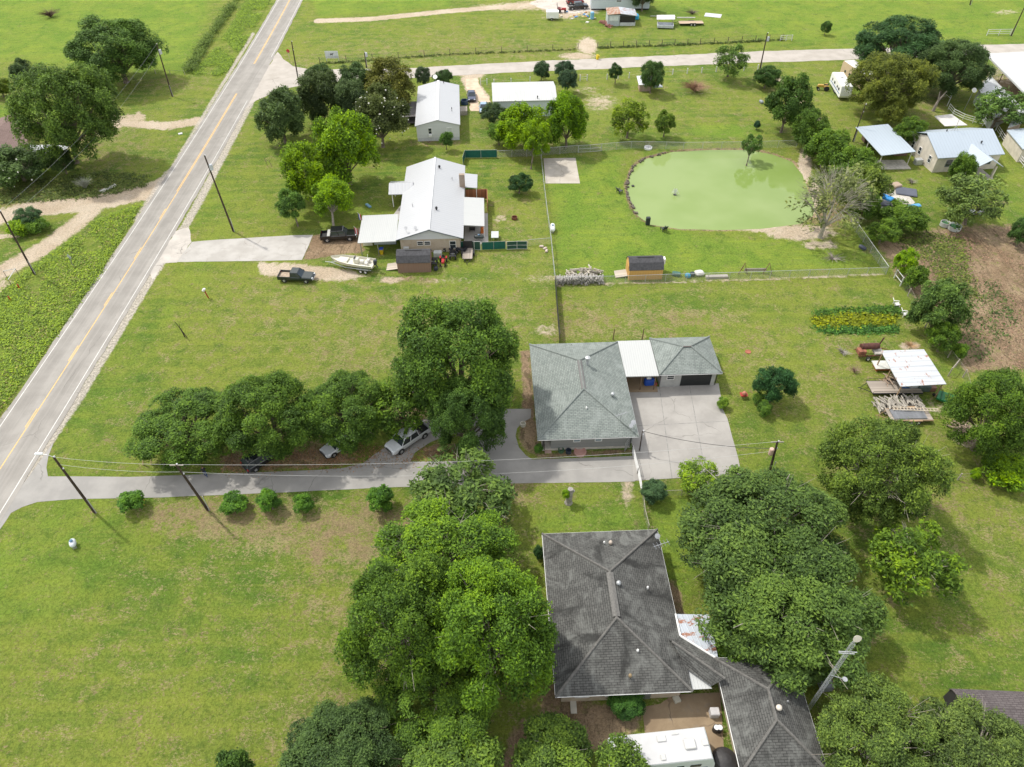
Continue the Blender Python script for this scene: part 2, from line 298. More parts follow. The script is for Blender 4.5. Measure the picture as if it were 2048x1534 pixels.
def ground():
    def ax(lo,hi,st,outs):
        a=list(np.arange(lo,hi+1e-6,st)); l=[lo-o for o in outs][::-1]; return np.array(l+a+[hi+o for o in outs])
    outs=[1,2.5,5,9,15,25,40,70,120,200,400,800,1600,3200]
    xs=ax(-160,160,.5,outs); ys=ax(12,240,.5,outs)
    X,Y=np.meshgrid(xs,ys); nx,ny=len(xs),len(ys); X=X.ravel(); Y=Y.ravel()
    px,py,ok=qarr(X,Y); far=~ok
    Z=np.zeros_like(X)
    wp=[P(*q) for q in POND]; wp=[(p.x,p.y) for p in wp]
    near=(X>15)&(X<75)&(Y>95)&(Y<145); d=np.full(X.shape,9.0); d[near]=dline(X[near],Y[near],wp+[wp[0]]); ins=np.zeros(X.shape,bool); ins[near]=inpoly(X[near],Y[near],wp)
    sd=np.where(ins,-d,d); Z=-1.0*(1-sst(sd,-1.4,.35))
    me=bpy.data.meshes.new('ground'); me.vertices.add(nx*ny); me.vertices.foreach_set('co',np.stack([X,Y,Z],-1).ravel())
    i,j=np.meshgrid(np.arange(nx-1),np.arange(ny-1)); i=i.ravel(); j=j.ravel(); a=j*nx+i
    q=np.stack([a,a+1,a+1+nx,a+nx],-1).ravel(); me.loops.add(len(q)); me.loops.foreach_set('vertex_index',q)
    me.polygons.add(len(a)); me.polygons.foreach_set('loop_start',np.arange(len(a))*4); me.update(calc_edges=True)
    big=lambda a:np.where(far,0,a)
    for k,sh in PAINT.items():
        at=me.attributes.new(k,'FLOAT','POINT'); v=big(paint(px,py,sh))
        if k=='red': v=np.maximum(v,(1-sst(np.abs(sd),.2,1.0))*.75*(d<5))
        at.data.foreach_set('value',v.astype(np.float32))
    me.materials.append(mat_ground()); o=bpy.data.objects.new('ground',me); COL.objects.link(o); return struct(o)
def mat_ground():
    m,nt,b,o=new_mat('grass_ground'); g=G(nt); v=g.coord('Object')
    n1=g.noise(v,.035,4,.55); n2=g.noise(v,.14,6,.65,.6); n3=g.noise(v,.7,6,.7,.8); n4=g.noise(g.scale(v,1,1,1,.5),3.2,4,.7,.4); n5=g.noise(v,11,3,.75)
    sx=g.noise(g.scale(v,.16,1.3,1,.06),1,5,.65,.8); sy=g.noise(g.scale(v,1.1,.2,1,-.5),1,5,.65,.8)
    ca,cb,cs,cd,cl=(.112,.198,.028),(.210,.275,.042),(.40,.33,.17),(.062,.130,.022),(.180,.290,.038)
    c=g.mix(g.ramp(n2,.36,.62),ca,cb); c=g.mix(g.math('MULTIPLY',g.ramp(n1,.42,.6),.5),c,(.25,.285,.050))
    c=g.mix(g.math('MULTIPLY',g.ramp(sx,.46,.68),.40),c,(.285,.31,.065)); c=g.mix(g.math('MULTIPLY',g.ramp(sy,.50,.70),.28),c,(.10,.19,.018))
    s=g.n('SeparateXYZ'); g.l(v,s.inputs[0]); band=g.math('SINE',g.math('ADD',g.math('MULTIPLY',s.outputs[1],2.3),g.math('MULTIPLY',g.noise(v,.06,2),8)))
    c=g.mix(g.math('MULTIPLY',g.ramp(band,.0,1),g.math('MULTIPLY',g.ramp(g.noise(v,.03,2),.40,.56),.42)),c,(.27,.315,.05))
    lush=g.attr('lush'); lf=g.ramp(g.math('ADD',lush,g.math('MULTIPLY',g.math('SUBTRACT',g.noise(v,.16,6,.7,.5),.5),1.9)),.15,1.0)
    lc=g.mix(g.ramp(n2,.38,.62),cl,g.mix(g.ramp(sx,.4,.6),(.27,.36,.045),(.21,.30,.05))); c=g.mix(g.math('MULTIPLY',lf,.85),c,lc)
    c=g.mix(g.math('MULTIPLY',g.ramp(n3,.50,.70),.55),c,cd); c=g.mix(g.math('MULTIPLY',g.ramp(g.noise(v,.33,5,.7,1.0),.52,.68),.35),c,(.075,.145,.026))
    lit=g.attr('litter'); nf=g.noise(g.scale(v,.75,1.3,1,.2),4.2,5,.8,.9); dry=g.ramp(g.math('ADD',g.math('SUBTRACT',g.math('MULTIPLY',lit,.125),g.math('ADD',.008,g.math('MULTIPLY',lush,.075))),g.math('ADD',nf,g.math('MULTIPLY',g.math('SUBTRACT',g.noise(v,.5,6,.75,.6),.5),.75))),.54,.64)
    c=g.mix(g.math('MULTIPLY',dry,.8),c,g.mix(g.ramp(n2,.4,.6),cs,(.35,.25,.155)))
    sp=g.ramp(g.math('ADD',g.noise(v,.42,6,.75),g.math('MULTIPLY',lit,.10)),.58,.72); c=g.mix(g.math('MULTIPLY',sp,.55),c,(.31,.22,.135))
    def edge(k,amp,lo,hi,sc=.9):
        e=g.math('ADD',g.attr(k),g.math('MULTIPLY',g.math('SUBTRACT',g.noise(v,sc,6,.75,.6),.5),amp*1.5)); return g.math('MULTIPLY',g.ramp(e,lo-.12,hi+.16),g.ramp(g.attr(k),.02,.2))
    rc=g.mix(g.ramp(n2,.35,.65),(.28,.185,.12),(.42,.30,.20)); rc=g.mix(g.math('MULTIPLY',g.ramp(g.noise(g.scale(v,1.2,.35,1,.5),.8,6,.75,1.2),.50,.62),.75),rc,(.13,.09,.062)); rc=g.mix(g.math('MULTIPLY',g.ramp(nf,.55,.68),.6),rc,(.50,.40,.30))
    c=g.mix(g.math('MULTIPLY',edge('red',1.3,.42,.68),.93),c,rc)
    dc=g.mix(g.ramp(n2,.35,.65),(.58,.46,.34),(.68,.57,.45)); dc=g.mix(g.math('MULTIPLY',g.ramp(n4,.5,.75),.45),dc,(.42,.31,.22))
    c=g.mix(g.math('MULTIPLY',edge('dirt',1.2,.42,.62),.93),c,dc)
    gc=g.mix(g.ramp(n4,.35,.65),(.48,.43,.37),(.62,.56,.48)); c=g.mix(g.math('MULTIPLY',edge('gravel',.9,.40,.62,1.6),.92),c,gc)
    # blades, clumps and thatch at hand scale
    f=g.ramp(n4,.38,.60); c=g.mix(g.math('MULTIPLY',g.math('SUBTRACT',1.0,f),.50),c,mulc(g,c,.45)); c=g.mix(g.math('MULTIPLY',g.ramp(n5,.50,.66),.50),c,mulc(g,c,1.7)); c=g.mix(g.math('MULTIPLY',g.ramp(g.noise(v,6,3,.8),.50,.64),.50),c,mulc(g,c,.40))
    g.l(c,b.inputs['Base Color']); b.inputs['Roughness'].default_value=.95; b.inputs['Specular IOR Level'].default_value=.12
    h=g.math('ADD',g.math('MULTIPLY',n4,.7),g.math('ADD',n5,g.math('MULTIPLY',n3,.9))); g.bump(b,h,.9,.2); return m
def mulc(g,c,k):
    x=g.n('VectorMath',operation='SCALE'); g.l(c,x.inputs[0]); x.inputs['Scale'].default_value=k; return x.outputs[0]
ground()
# ---------------- sheets laid on the ground
def ragged(pts,step,amp,seed=0):
    r=random.Random(seed); out=[]
    for (x1,y1),(x2,y2) in zip(pts,pts[1:]+[pts[0]]):
        l=math.hypot(x2-x1,y2-y1); n=max(1,int(l/step)); nx,ny=-(y2-y1)/(l+1e-9),(x2-x1)/(l+1e-9)
        for i in range(n):
            t=i/n; a=amp*r.uniform(-1,1) if i else 0; out.append((x1+(x2-x1)*t+nx*a,y1+(y2-y1)*t+ny*a))
    return out
def sheet(name,px,z,mat,step=0,amp=0,world=False,seed=0,th=0):
    pts=px if world else [tuple(P(*q)[:2]) for q in px]
    if step: pts=ragged(pts,step,amp,seed)
    mb=MB(); 
    import mathutils
    tri=mathutils.geometry.tessellate_polygon([[Vector((x,y,0)) for x,y in pts]])
    mb.add([(x,y,z) for x,y in pts],[tuple(t) for t in tri])
    fl=[tuple(reversed(t)) if (Vector(mb.v[t[1]])-Vector(mb.v[t[0]])).cross(Vector(mb.v[t[2]])-Vector(mb.v[t[0]])).z<0 else t for t in mb.f]; mb.f=fl
    n=len(pts); mb.v+=[(x,y,z-.12) for x,y in pts]
    for i in range(n): mb.f.append((i,(i+1)%n,(i+1)%n+n,i+n)); mb.m.append(0)
    return struct(mb.build(name,mat))
# highway
_hy=np.array([-250,-60,0,48,67,118,160,200,230,300,420,700]); _hx=np.array([-61,-60.9,-60.6,-60.35,-60.3,-60.65,-61.75,-63.1,-64.6,-68.5,-77,-101])
_yy=np.arange(-250,700,6.0); _cx=np.interp(_yy,_hy,_hx); _k=np.ones(9)/9; _cx=np.convolve(np.pad(_cx,4,mode='edge'),_k,'valid')
def hx(y): return float(np.interp(y,_yy,_cx))
def strip(name,off0,off1,z,mat,y0=-250,y1=700,jit=0,step=6.0,dash=None):
    mb=MB(); ys=np.arange(y0,y1,step); r=random.Random(3); vs=[]
    for y in ys:
        c=hx(y); vs+=[(c+off0+(r.uniform(-jit,jit)),y,z),(c+off1+r.uniform(-jit,jit),y,z)]
    mb.add(vs,[(2*i,2*i+1,2*i+3,2*i+2) for i in range(len(ys)-1)])
    o=mb.build(name,mat); uv=o.data.uv_layers[0].data; 
    for l in o.data.loops: co=o.data.vertices[l.vertex_index].co; uv[l.index].uv=(co.x-hx(co.y),co.y)
    return struct(o)
HWY=mat_pave('highway_asphalt',(.285,.268,.243),(.355,.335,.305),cs=.05,crackw=.003,stain=.12,grain=.42,streak=.87,spot=(.24,.23,.21))
strip('highway',-3.95,3.95,.032,HWY,jit=.12,step=2.0)
WL=M((.62,.61,.58),.6,0,.12,2); YL=M((.80,.46,.10),.6,0,.14,2)
strip('road_edge_line',-3.37,-3.28,.036,WL); strip('road_edge_line',3.28,3.37,.036,WL,-250,158.5,step=2); strip('road_edge_line',3.28,3.37,.036,WL,184.5,700,step=2)
strip('road_centre_line',.07,.17,.036,YL,-250,164,step=2); strip('road_centre_line',.07,.17,.036,YL,180,700,step=2); strip('road_centre_line',-.17,-.07,.036,YL,118,164,step=2); strip('road_centre_line',-.17,-.07,.036,YL,180,700,step=2)
for k_ in range(24): strip('road_marking',-.17,-.07,.036,YL,112-k_*12.2-3.4,112-k_*12.2+.5,step=1.6)
ROADM=mat_pave('county_road_surface',(.40,.365,.32),(.48,.44,.395),cs=.08,crackw=.006,stain=.3,grain=.35)
# county road: long band, ragged edges, flared at the highway
top=[(-58.5,188),(-56,183),(-52.5,178.2),(-47,175.8),(-23,176.2),(.8,179.2),(65,185.1),(86,186),(131,188.2),(220,193),(420,204)]
bot=[(420,197),(220,186),(131,181.6),(84,178.8),(52.5,176.9),(.8,172.8),(-23,170.1),(-46,167.5),(-52,164.5),(-56.5,158),(-58.6,150)]
sheet('county_road',top+bot,.022,ROADM,2.0,.22,world=True)
# drives
CONCL=mat_pave('old_concrete',(.38,.36,.33),(.46,.44,.41),cs=.22,crackw=.012,stain=.35,grain=.25,crack=(.22,.18,.14))
sheet('concrete_driveway',[(384,484),(430,480),(512,475),(580,471),(626,470),(618,490),(604,520),(560,521),(512,522),(430,523),(354,524)],.026,CONCL,1.5,.06)
sheet('driveway_apron',[(377,455),(383,484),(354,525),(327,527),(305,560),(300,545),(352,462)],.018,mat_pave('rough_asphalt',(.42,.39,.35),(.54,.50,.45),cs=.3,crackw=.02,stain=.5),1.0,.2)
ASPH=mat_pave('driveway_asphalt',(.275,.265,.248),(.335,.322,.30),cs=.07,crackw=.004,stain=.22,grain=.2,spot=(.27,.26,.25))
sheet('driveway',[(108,884),(97,912),(93,935),(96,953),(260,954),(450,947),(560,943),(637,940),(687,936),(719,928),(740,924),(934,922),(1069,919),(1160,916),(1264,912),(1270,963),(1160,965),(1024,967),(800,974),(640,981),(512,987),(325,995),(150,998),(75,1004),(45,1014),(22,1026),(10,1045),(-12,1075),(-20,1060)],.022,ASPH,2.5,.05)
sheet('driveway_loop',[(722,930),(745,912),(772,893),(800,868),(850,838),(920,822),(1000,818),(1062,818),(1062,836),(1045,845),(1034,857),(1031,872),(1038,895),(1052,911),(1069,922),(930,924),(938,908),(938,885),(925,868),(900,868),(860,885),(830,905),(820,925)],.026,ASPH,2.0,.05)
sheet('parking_pad',[(1258,777),(1437,767),(1443,800),(1445,818),(1455,838),(1466,880),(1476,915),(1483,950),(1380,955),(1267,962),(1264,900)],.034,mat_pave('parking_pad_concrete',(.305,.29,.268),(.37,.352,.325),cs=.12,crackw=.006,stain=.22,grain=.15,spot=(.30,.29,.28)),3,.03)
_j=M((.27,.26,.245),.95,0,.2,2)
for q_ in ([(1318,774.5),(1319.5,774.5),(1345,957),(1343,957)],[(1264,852),(1456,842),(1456.3,843),(1264,853.2)],[(1378,771),(1379.5,771),(1413,952),(1411,952)]): sheet('pad_joint',q_,.038,_j)
sheet('concrete_pad',[(1087,317),(1151,316),(1160,367),(1091,367)],.04,mat_pave('stained_concrete',(.42,.38,.32),(.50,.46,.40),cs=.2,stain=.75,spot=(.25,.21,.17)),2,.02)
PATIO=mat_pave('patio_concrete',(.24,.175,.11),(.33,.25,.16),cs=.25,crackw=.02,stain=.5,grain=.25,crack=(.08,.06,.05))
sheet('patio',[(1284,1414),(1320,1408),(1345,1390),(1440,1385),(1452,1560),(1300,1560)],.03,PATIO,2,.03)
sheet('concrete_path',[(838,403),(812,438),(779,440),(800,412)],.03,CONCL)
sheet('dirt_path',[(930,157),(955,157),(962,178),(982,205),(975,212),(955,200),(958,222),(942,222),(938,190)],.012,M((.60,.47,.35),.95,0,.2,.6,.1,.3),1,.35)
sheet('gravel_lot',[(1058,8),(1130,-25),(1210,-30),(1205,20),(1150,27),(1108,24)],.015,mat_pave('lot_gravel',(.48,.43,.38),(.58,.52,.46)),2,.5)
# pond water
wm,nt_,b_,o_=new_mat('pond_water'); g_=G(nt_); v_=g_.coord('Object')
c_=g_.mix(g_.ramp(g_.noise(v_,.06,3),.35,.65),(.23,.305,.105),(.185,.265,.07)); g_.l(c_,b_.inputs['Base Color']); b_.inputs['Roughness'].default_value=.03; b_.inputs['IOR'].default_value=1.33
g_.bump(b_,g_.noise(v_,1.6,3,.5),.06,.03)
sheet('pond_water',[((x-1435)*1.012+1435,(y-380)*1.012+380) for x,y in POND],-.16,wm)
# ---------------- buildings
SH_GREY=mat_shingle('green_grey_shingle',(.205,.235,.215),(.28,.31,.285),(.10,.115,.11),.21,.5,mott=(.30,.33,.31))
SH_DARK=mat_shingle('weathered_dark_shingle',(.090,.090,.085),(.122,.122,.114),(.036,.036,.034),.21,.5,stainamt=.85,stainc=(.022,.022,.021),mott=(.215,.22,.205))
CAP_G=M((.20,.225,.21),.9,0,.2,4); CAP_D=M((.135,.13,.12),.9,0,.25,4)
ROOFW=mat_metal('white_metal_roof',(.43,.44,.455),.6,streak=.04,rough=.35); ROOFW2=mat_metal('white_ribbed_roof',(.46,.47,.46),.3,streak=.05,rough=.4)
ROOFB=mat_metal('blue_grey_metal_roof',(.40,.46,.52),.6,streak=.05,rough=.35); ROOFG=mat_metal('galvanised_roof',(.45,.48,.51),.45,streak=.14,rough=.4)
ROOFR=mat_metal('rusty_corrugated_roof',(.46,.50,.55),.5,rust=.6,axis=1,streak=.15); ROOFS=mat_metal('streaked_shed_roof',(.50,.52,.54),.9,rust=.3,axis=1,streak=.26,dark=(.35,.38,.42))
BRICKT=mat_brick('tan_brick',(.42,.32,.21),(.33,.24,.15),(.50,.44,.36)); SIDE_W=mat_boards('white_siding',(.66,.68,.68),.25,1,.03,.15); SIDE_G=mat_boards('grey_siding',(.26,.265,.26),.22,1,.05,.2); SIDE_V=mat_metal('vertical_panel_wall',(.58,.64,.68),.35,streak=.03,rough=.5)
STUCCO=M((.60,.55,.47),.85,0,.14,.8,.2,.2)
def rectfit(q,z):
    w=[P(x,y,z) for x,y in q]; c=sum(w,Vector())/4; u=(w[1]-w[0]+w[2]-w[3])/2; v=(w[0]-w[3]+w[1]-w[2])/2
    a=(math.atan2(u.y,u.x)+math.atan2(-v.x,v.y))/2
    return c.x,c.y,u.length,v.length,a
def hip(mb,w,d,z,rise,th=.18,cap=None,m=0,capm=1,cx=0,cy=0):
    a,b=w/2,d/2; k=min(a,b)
    if d>=w: r0,r1=(cx,cy-b+k,z+rise),(cx,cy+b-k,z+rise)
    else: r0,r1=(cx-a+k,cy,z+rise),(cx+a-k,cy,z+rise)
    c=[(cx-a,cy-b,z),(cx+a,cy-b,z),(cx+a,cy+b,z),(cx-a,cy+b,z)]
    if d>=w: fs=[(c[0],c[1],r0),(c[1],c[2],r1,r0),(c[2],c[3],r1),(c[3],c[0],r0,r1)]
    else: fs=[(c[0],c[1],r1,r0),(c[1],c[2],r1),(c[2],c[3],r0,r1),(c[3],c[0],r0)]
    for f in fs: mb.poly(list(f),m)
    lo=[(x,y,zz-th) for x,y,zz in c]
    for i in range(4): mb.poly([lo[i],lo[(i+1)%4],c[(i+1)%4],c[i]],2)
    mb.poly([lo[3],lo[2],lo[1],lo[0]],2)
    if cap is not None:
        ends=[(c[0],r0),(c[1],r0 if d>=w else r1),(c[2],r1),(c[3],r1 if d>=w else r0)]
        for p,q in ends: cap.tube([Vector(p)+Vector((0,0,.015)),Vector(q)+Vector((0,0,.02))],.13,6)
        cap.tube([Vector(r0)+Vector((0,0,.02)),Vector(r1)+Vector((0,0,.02))],.13,6)
    return r0,r1
def gable(mb,w,d,z,rise,th=.12,m=0,axis='y',cx=0,cy=0):
    a,b=w/2,d/2
    if axis=='y': P_=lambda x,y,zz:(cx+x,cy+y,zz)
    else: P_=lambda x,y,zz:(cx+y,cy-x,zz); 
    for s in(-1,1):
        pts=[P_(s*a,-b,z),P_(0,-b,z+rise),P_(0,b,z+rise),P_(s*a,b,z)]
        if s==-1: pts=pts[::-1]
        mb.loft([[(x,y,q-th) for x,y,q in pts],pts],m)
def win(parent,x,y,z,w,h,face,frame=None,glass=None,name='window',bars=1,ac=False):
    # face: 's','n','e','w' outward direction of the wall, wall plane at y or x
    frame=frame or WHITE; rz={'s':0,'n':PI,'e':PI/2,'w':-PI/2}[face]; t=.07
    mb=MB().at((x,y,z),rz)
    for cx,cz,sx,sz in((0,h/2,w,t),(0,-h/2,w,t),(-w/2+t/2,0,t,h-t),(w/2-t/2,0,t,h-t)): mb.box((cx,-.03,cz),(sx,.09,sz))
    for k in range(bars): mb.box((0,-.022,h*(k+1)/(bars+1)-h/2),(w-2*t,.05,.045))
    f=mb.build(name,frame,parent); g=MB().at((x,y,z),rz).box((0,-.012,0),(w-t,.03,h-t)).build('pane',glass or GLASS,f)
    return f
def box_walls(w,d,z0,z1,parent,mat,name='wall',cx=0,cy=0,t=.2):
    mb=MB(); a,b=w/2,d/2
    mb.box((cx,cy-b+t/2,(z0+z1)/2),(w,t,z1-z0)).box((cx,cy+b-t/2,(z0+z1)/2),(w,t,z1-z0)).box((cx-a+t/2,cy,(z0+z1)/2),(t,d-2*t,z1-z0)).box((cx+a-t/2,cy,(z0+z1)/2),(t,d-2*t,z1-z0))
    return mb.build(name,mat,parent)
def gutter(pts,parent,mat=None,name='gutter',r=.07):
    mb=MB()
    for a,b in zip(pts,pts[1:]): mb.tube([a,b],r,6)
    return mb.build(name,mat or DARK,parent)
def turbine(parent,x,y,z,r=.22,name='roof_vent',mat=None):
    mb=MB().lathe([(r*.55,-.35),(r*.55,.12),(r*.9,.14),(r,.3),(r*.8,.45),(.02,.5)],(x,y,z),12); return mb.build(name,mat or GALV,parent,True)
def ant(parent,x,y,z,name='antenna',s=1.0):
    mb=MB().tube([(x,y,z-.4),(x,y,z+.9*s)],.035,6).tube([(x-.8*s,y-.2,z+.75*s),(x+.8*s,y+.2,z+.95*s)],.03,6)
    for k in range(5): t=-.7+.35*k; mb.tube([(x+t*s-.1,y+t*.25*s+.35*s,z+.85*s+t*.1),(x+t*s+.1,y+t*.25*s-.35*s,z+.85*s+t*.1)],.018,5)
    return mb.build(name,CHROME,parent)
def dishobj(parent,x,y,z,name='satellite_dish',r=.32,m=None):
    mb=MB().tube([(x,y,z-.35),(x,y,z+.25)],.03,6).tube([(x,y,z+.25),(x+.1,y-.3,z+.5)],.02,5); mb.at((x,y-.05,z+.4),0,R(35)); mb.lathe([(r,.08),(r*.7,.02),(.01,-.02),(r*.7,.0),(r,.06)],(0,0,0),14); return mb.build(name,m or STEEL,parent)
# --- grey house
ze=2.75
cx,cy,w_,d_,a_=rectfit([(1059,689),(1236.5,683),(1277,873),(1075,880)],ze)
gh=thing('ranch_house','grey brick ranch house under a green-grey hip roof beside the concrete parking pad','house',(cx,cy,0),a_)
mb=MB(); cap=MB(); r0,r1=hip(mb,w_,d_,ze,2.25,cap=cap); rf=mb.build('roof',[SH_GREY,CAP_G,DARK],gh); cap.build('hip_cap',CAP_G,rf)
MB().loft([[(-.28,r0[1],5.0),(.28,r0[1],5.0),(.0,r0[1],5.14)],[(-.28,r1[1],5.0),(.28,r1[1],5.0),(0,r1[1],5.14)]]).build('ridge_vent',M((.16,.155,.15),.8),rf)
MB().tube([(.95,2.1,4.4),(.95,2.1,5.75)],.17,10).lathe([(.17,5.7),(.32,5.72),(.32,5.85),(.02,5.95)],(.95,2.1,0),12).build('flue_pipe',GALV,gh)
turbine(gh,3.55,-2.6,3.72,.24); turbine(gh,.1,-4.9,3.85,.12,'vent_pipe',WHITE); MB().tube([(-.4,7.7,3.0),(-.4,7.7,3.3)],.05,6).build('vent_pipe',STEEL,gh)
ant(gh,3.9,-6.75,4.1,s=.9); dishobj(gh,5.0,-7.6,3.4,r=.25); dishobj(gh,5.35,-7.1,3.4,r=.3)
ww,wd=w_-1.3,d_-1.4
wl=box_walls(ww-1.0,wd,.35,2.6,gh,SIDE_G,cx=.5); MB().prism([(-ww/2,-wd/2-.04),(ww/2+.04,-wd/2-.04),(ww/2+.04,wd/2+.04),(-ww/2,wd/2+.04)],0,.35).build('foundation',CONC,gh)
for yy in(-wd/2+.2,-wd/2+4.5,0,4): MB().box((-ww/2+.1,yy,1.47),(.14,.14,2.24)).build('porch_post',DARK,gh)
for x in(-1.2,1.35): win(gh,x,-wd/2,1.75,.85,.6,'s',WHITE,GLASSB)
for y in(-5,-1.5,3.5): win(gh,ww/2,y,1.6,1.2,1.1,'e')
for y in(-4.5,2.8): win(gh,-ww/2+1.0,y,1.6,1.4,1.2,'w')
MB().box((-ww/2+.98,.2,1.4),(.1,.95,2.05)).build('door',M((.25,.08,.05),.4),gh)
e=w_/2; f=d_/2; gutter([(-e,-f,ze-.1),(e,-f,ze-.1),(e,f,ze-.1)],gh,WHITE,r=.05)
for x in(e-.7,-e+.9): gutter([(x,-f+.06,ze-.15),(x,-f+.62,ze-.5),(x,-f+.62,.2)],gh,DARK,'downspout',.045)
# covered walkway + garage
cgx,cgy,gw,gd,ga=rectfit([(1299.4,677),(1419,672.8),(1444.3,746),(1318.5,750)],ze)
gg=thing('garage','small grey garage under a green-grey hip roof with a wide black door','garage',(cgx,cgy,0),ga)
mb=MB(); cap=MB(); r0,r1=hip(mb,gw,gd,ze,1.55,cap=cap); rf=mb.build('roof',[SH_GREY,CAP_G,DARK],gg); cap.build('hip_cap',CAP_G,rf)
MB().box((0,-.05,ze+1.62),(1.05,.22,.1)).build('ridge_vent',M((.16,.13,.12),.8),rf)
aw,ad=gw-1.0,gd-1.1; mb=MB(); t=.18; z1=2.62
mb.box((-aw/2+1.3/1,-ad/2+.1,z1/2),(2.6,.2,z1)).box((aw/2-.25,-ad/2+.1,z1/2),(.5,.2,z1)).box((.9,-ad/2+.1,2.48),(aw-3.1,.2,.28)).box((0,ad/2-.1,z1/2),(aw,.2,z1)).box((-aw/2+.1,0,z1/2),(.2,ad-.4,z1)).box((aw/2-.1,0,z1/2),(.2,ad-.4,z1)); mb.build('wall',M((.40,.40,.385),.7),gg)
mb=MB(); dw=aw-3.1; 
for k in range(5): mb.box((aw/2-.5-dw/2,-ad/2+.14,.24+k*.47),(dw,.05,.455))
mb.build('garage_door',M((.022,.025,.025),.4),gg)
win(gg,-aw/2+1.2,-ad/2,1.75,1.0,.7,'s',WHITE,GLASS); gutter([(-gw/2,-gd/2,ze-.1),(gw/2,-gd/2,ze-.1),(gw/2,gd/2,ze-.1)],gg,WHITE,r=.05); gutter([(gw/2-.35,-gd/2+.05,ze-.1),(gw/2-.35,-gd/2+.6,2.2),(gw/2-.35,-gd/2+.6,.1)],gg,DARK,'downspout',.05)
cw=thing('covered_walkway','white ribbed metal roof on posts joining the grey house and its garage','walkway',(0,0,0))
A=[P(1235.5,682,2.95),P(1299.5,680,2.95),P(1318,751.5,2.8),P(1252,753,2.8)]
MB().loft([[tuple(p-Vector((0,0,.12))) for p in A[::-1]],[tuple(p) for p in A[::-1]]]).build('roof',ROOFW2,cw)
b0=A[3]; b1=A[2]; mid=(b0+b1)/2
for p in(b0.lerp(b1,.08),mid,b0.lerp(b1,.93),A[0].lerp(A[1],.1)): MB().box((p.x,p.y+.3 if p is not A[0] else p.y-.3,1.33),(.12,.12,2.62)).build('post',M((.16,.10,.06),.7),cw)
MB().box((mid.x,mid.y+3.4,.06),(4.6,7,.10)).build('floor_slab',PATIO,cw); MB().box((mid.x-1.4,mid.y+4.0,1.4),(2.0,.12,2.5)).build('back_wall',M((.42,.33,.24),.7),cw)
# --- dark house with wing
ze=2.75; cx,cy,w_,d_,a_=rectfit([(1084.8,1067.4),(1316.8,1059),(1382,1380),(1110.8,1397)],ze)
dh=thing('ranch_house','sprawling house with black-stained shingle roofs and an angled link to its wing','house',(cx,cy,0),a_)
mb=MB(); cap=MB(); r0,r1=hip(mb,w_,d_,ze,2.2,cap=cap); rf=mb.build('roof',[SH_DARK,CAP_D,DARK],dh); cap.build('hip_cap',CAP_D,rf)
MB().loft([[(-.34,r0[1]+.1,4.96),(.34,r0[1]+.1,4.96),(.0,r0[1]+.1,5.10)],[(-.34,r1[1]-.1,4.96),(.34,r1[1]-.1,4.96),(0,r1[1]-.1,5.10)]]).build('ridge_vent',M((.15,.145,.135),.85,0,.2,5),rf)
inv=Matrix.Rotation(-a_,4,'Z')@Matrix.Translation((-cx,-cy,0))
Lc=lambda px,py,z:inv@P(px,py,z)
for (px,py,z,r,n,m) in[(1237,1168,4.75,.24,'roof_vent',GALV),(1295,1177,3.9,.11,'vent_pipe',WHITE),(1221,1087,3.6,.2,'roof_vent',M((.5,.42,.35),.7)),(1208,1087,3.6,.1,'vent_pipe',WHITE),(1275,1303,3.85,.12,'vent_pipe',WHITE),(1260,1353,3.3,.16,'roof_vent',M((.30,.22,.12),.7))]:
    q=Lc(px,py,z); turbine(dh,q.x,q.y,z-.1,r,n,m)
q=Lc(1320,1100,2.9); ant(dh,q.x,q.y,3.1,s=1.0); q=Lc(1313,1078,2.9); dishobj(dh,q.x,q.y,3.1,r=.28)
ww,wd=w_-1.3,d_-1.3; box_walls(ww,wd,0,2.62,dh,BRICKT); e,f=w_/2,d_/2
gutter([(e,-f,ze-.05),(-e,-f,ze-.05),(-e,f,ze-.05),(e,f,ze-.05),(e,f*-.35,ze-.05)],dh,WHITE,r=.045)
for x in(-3.5,-.8): win(dh,x,-wd/2,1.5,1.3,1.1,'s')
MB().box((2.2,-wd/2-.03,1.05),(.95,.08,2.1)).build('door',M((.15,.16,.15),.5),dh)
# wing
cx2,cy2=P(1524,1448,ze).xy; g0=P(1428,1316,ze); g1=P(1584,1312,ze); g3=P(1500,1720,ze)
wv=(g1-g0).length; dv=wv+2.5; rzw=math.atan2((g1-g0).y,(g1-g0).x); ux=Vector((math.cos(rzw),math.sin(rzw),0)); uy=Vector((-math.sin(rzw),math.cos(rzw),0)); wc=g0+ux*wv/2-uy*dv/2
wl_=inv@wc; dr=rzw-a_
mb=MB().at((wl_.x,wl_.y,0),dr); cap=MB().at((wl_.x,wl_.y,0),dr); hip(mb,wv,dv,ze,1.55,cap=cap); wr=mb.build('wing_roof',[SH_DARK,CAP_D,DARK],dh); cap.build('hip_cap',CAP_D,wr)
mbw=MB().at((wl_.x,wl_.y,0),dr); aw,ad=wv-1.2,dv-1.2
for c,s in(((0,-ad/2+.1,1.3),(aw,.2,2.6)),((0,ad/2-.1,1.3),(aw,.2,2.6)),((-aw/2+.1,0,1.3),(.2,ad-.4,2.6)),((aw/2-.1,0,1.3),(.2,ad-.4,2.6))): mbw.box(c,s)
mbw.build('wing_wall',BRICKT,dh)
for px,py,z,r,n,m in[(1557,1417,4.25,.26,'roof_vent',M((.62,.56,.48),.6)),(1577,1368,3.6,.12,'vent_pipe',WHITE),(1574,1405,3.6,.09,'vent_pipe',STEEL)]:
    q=Lc(px,py,z); turbine(dh,q.x,q.y,z-.1,r,n,m)
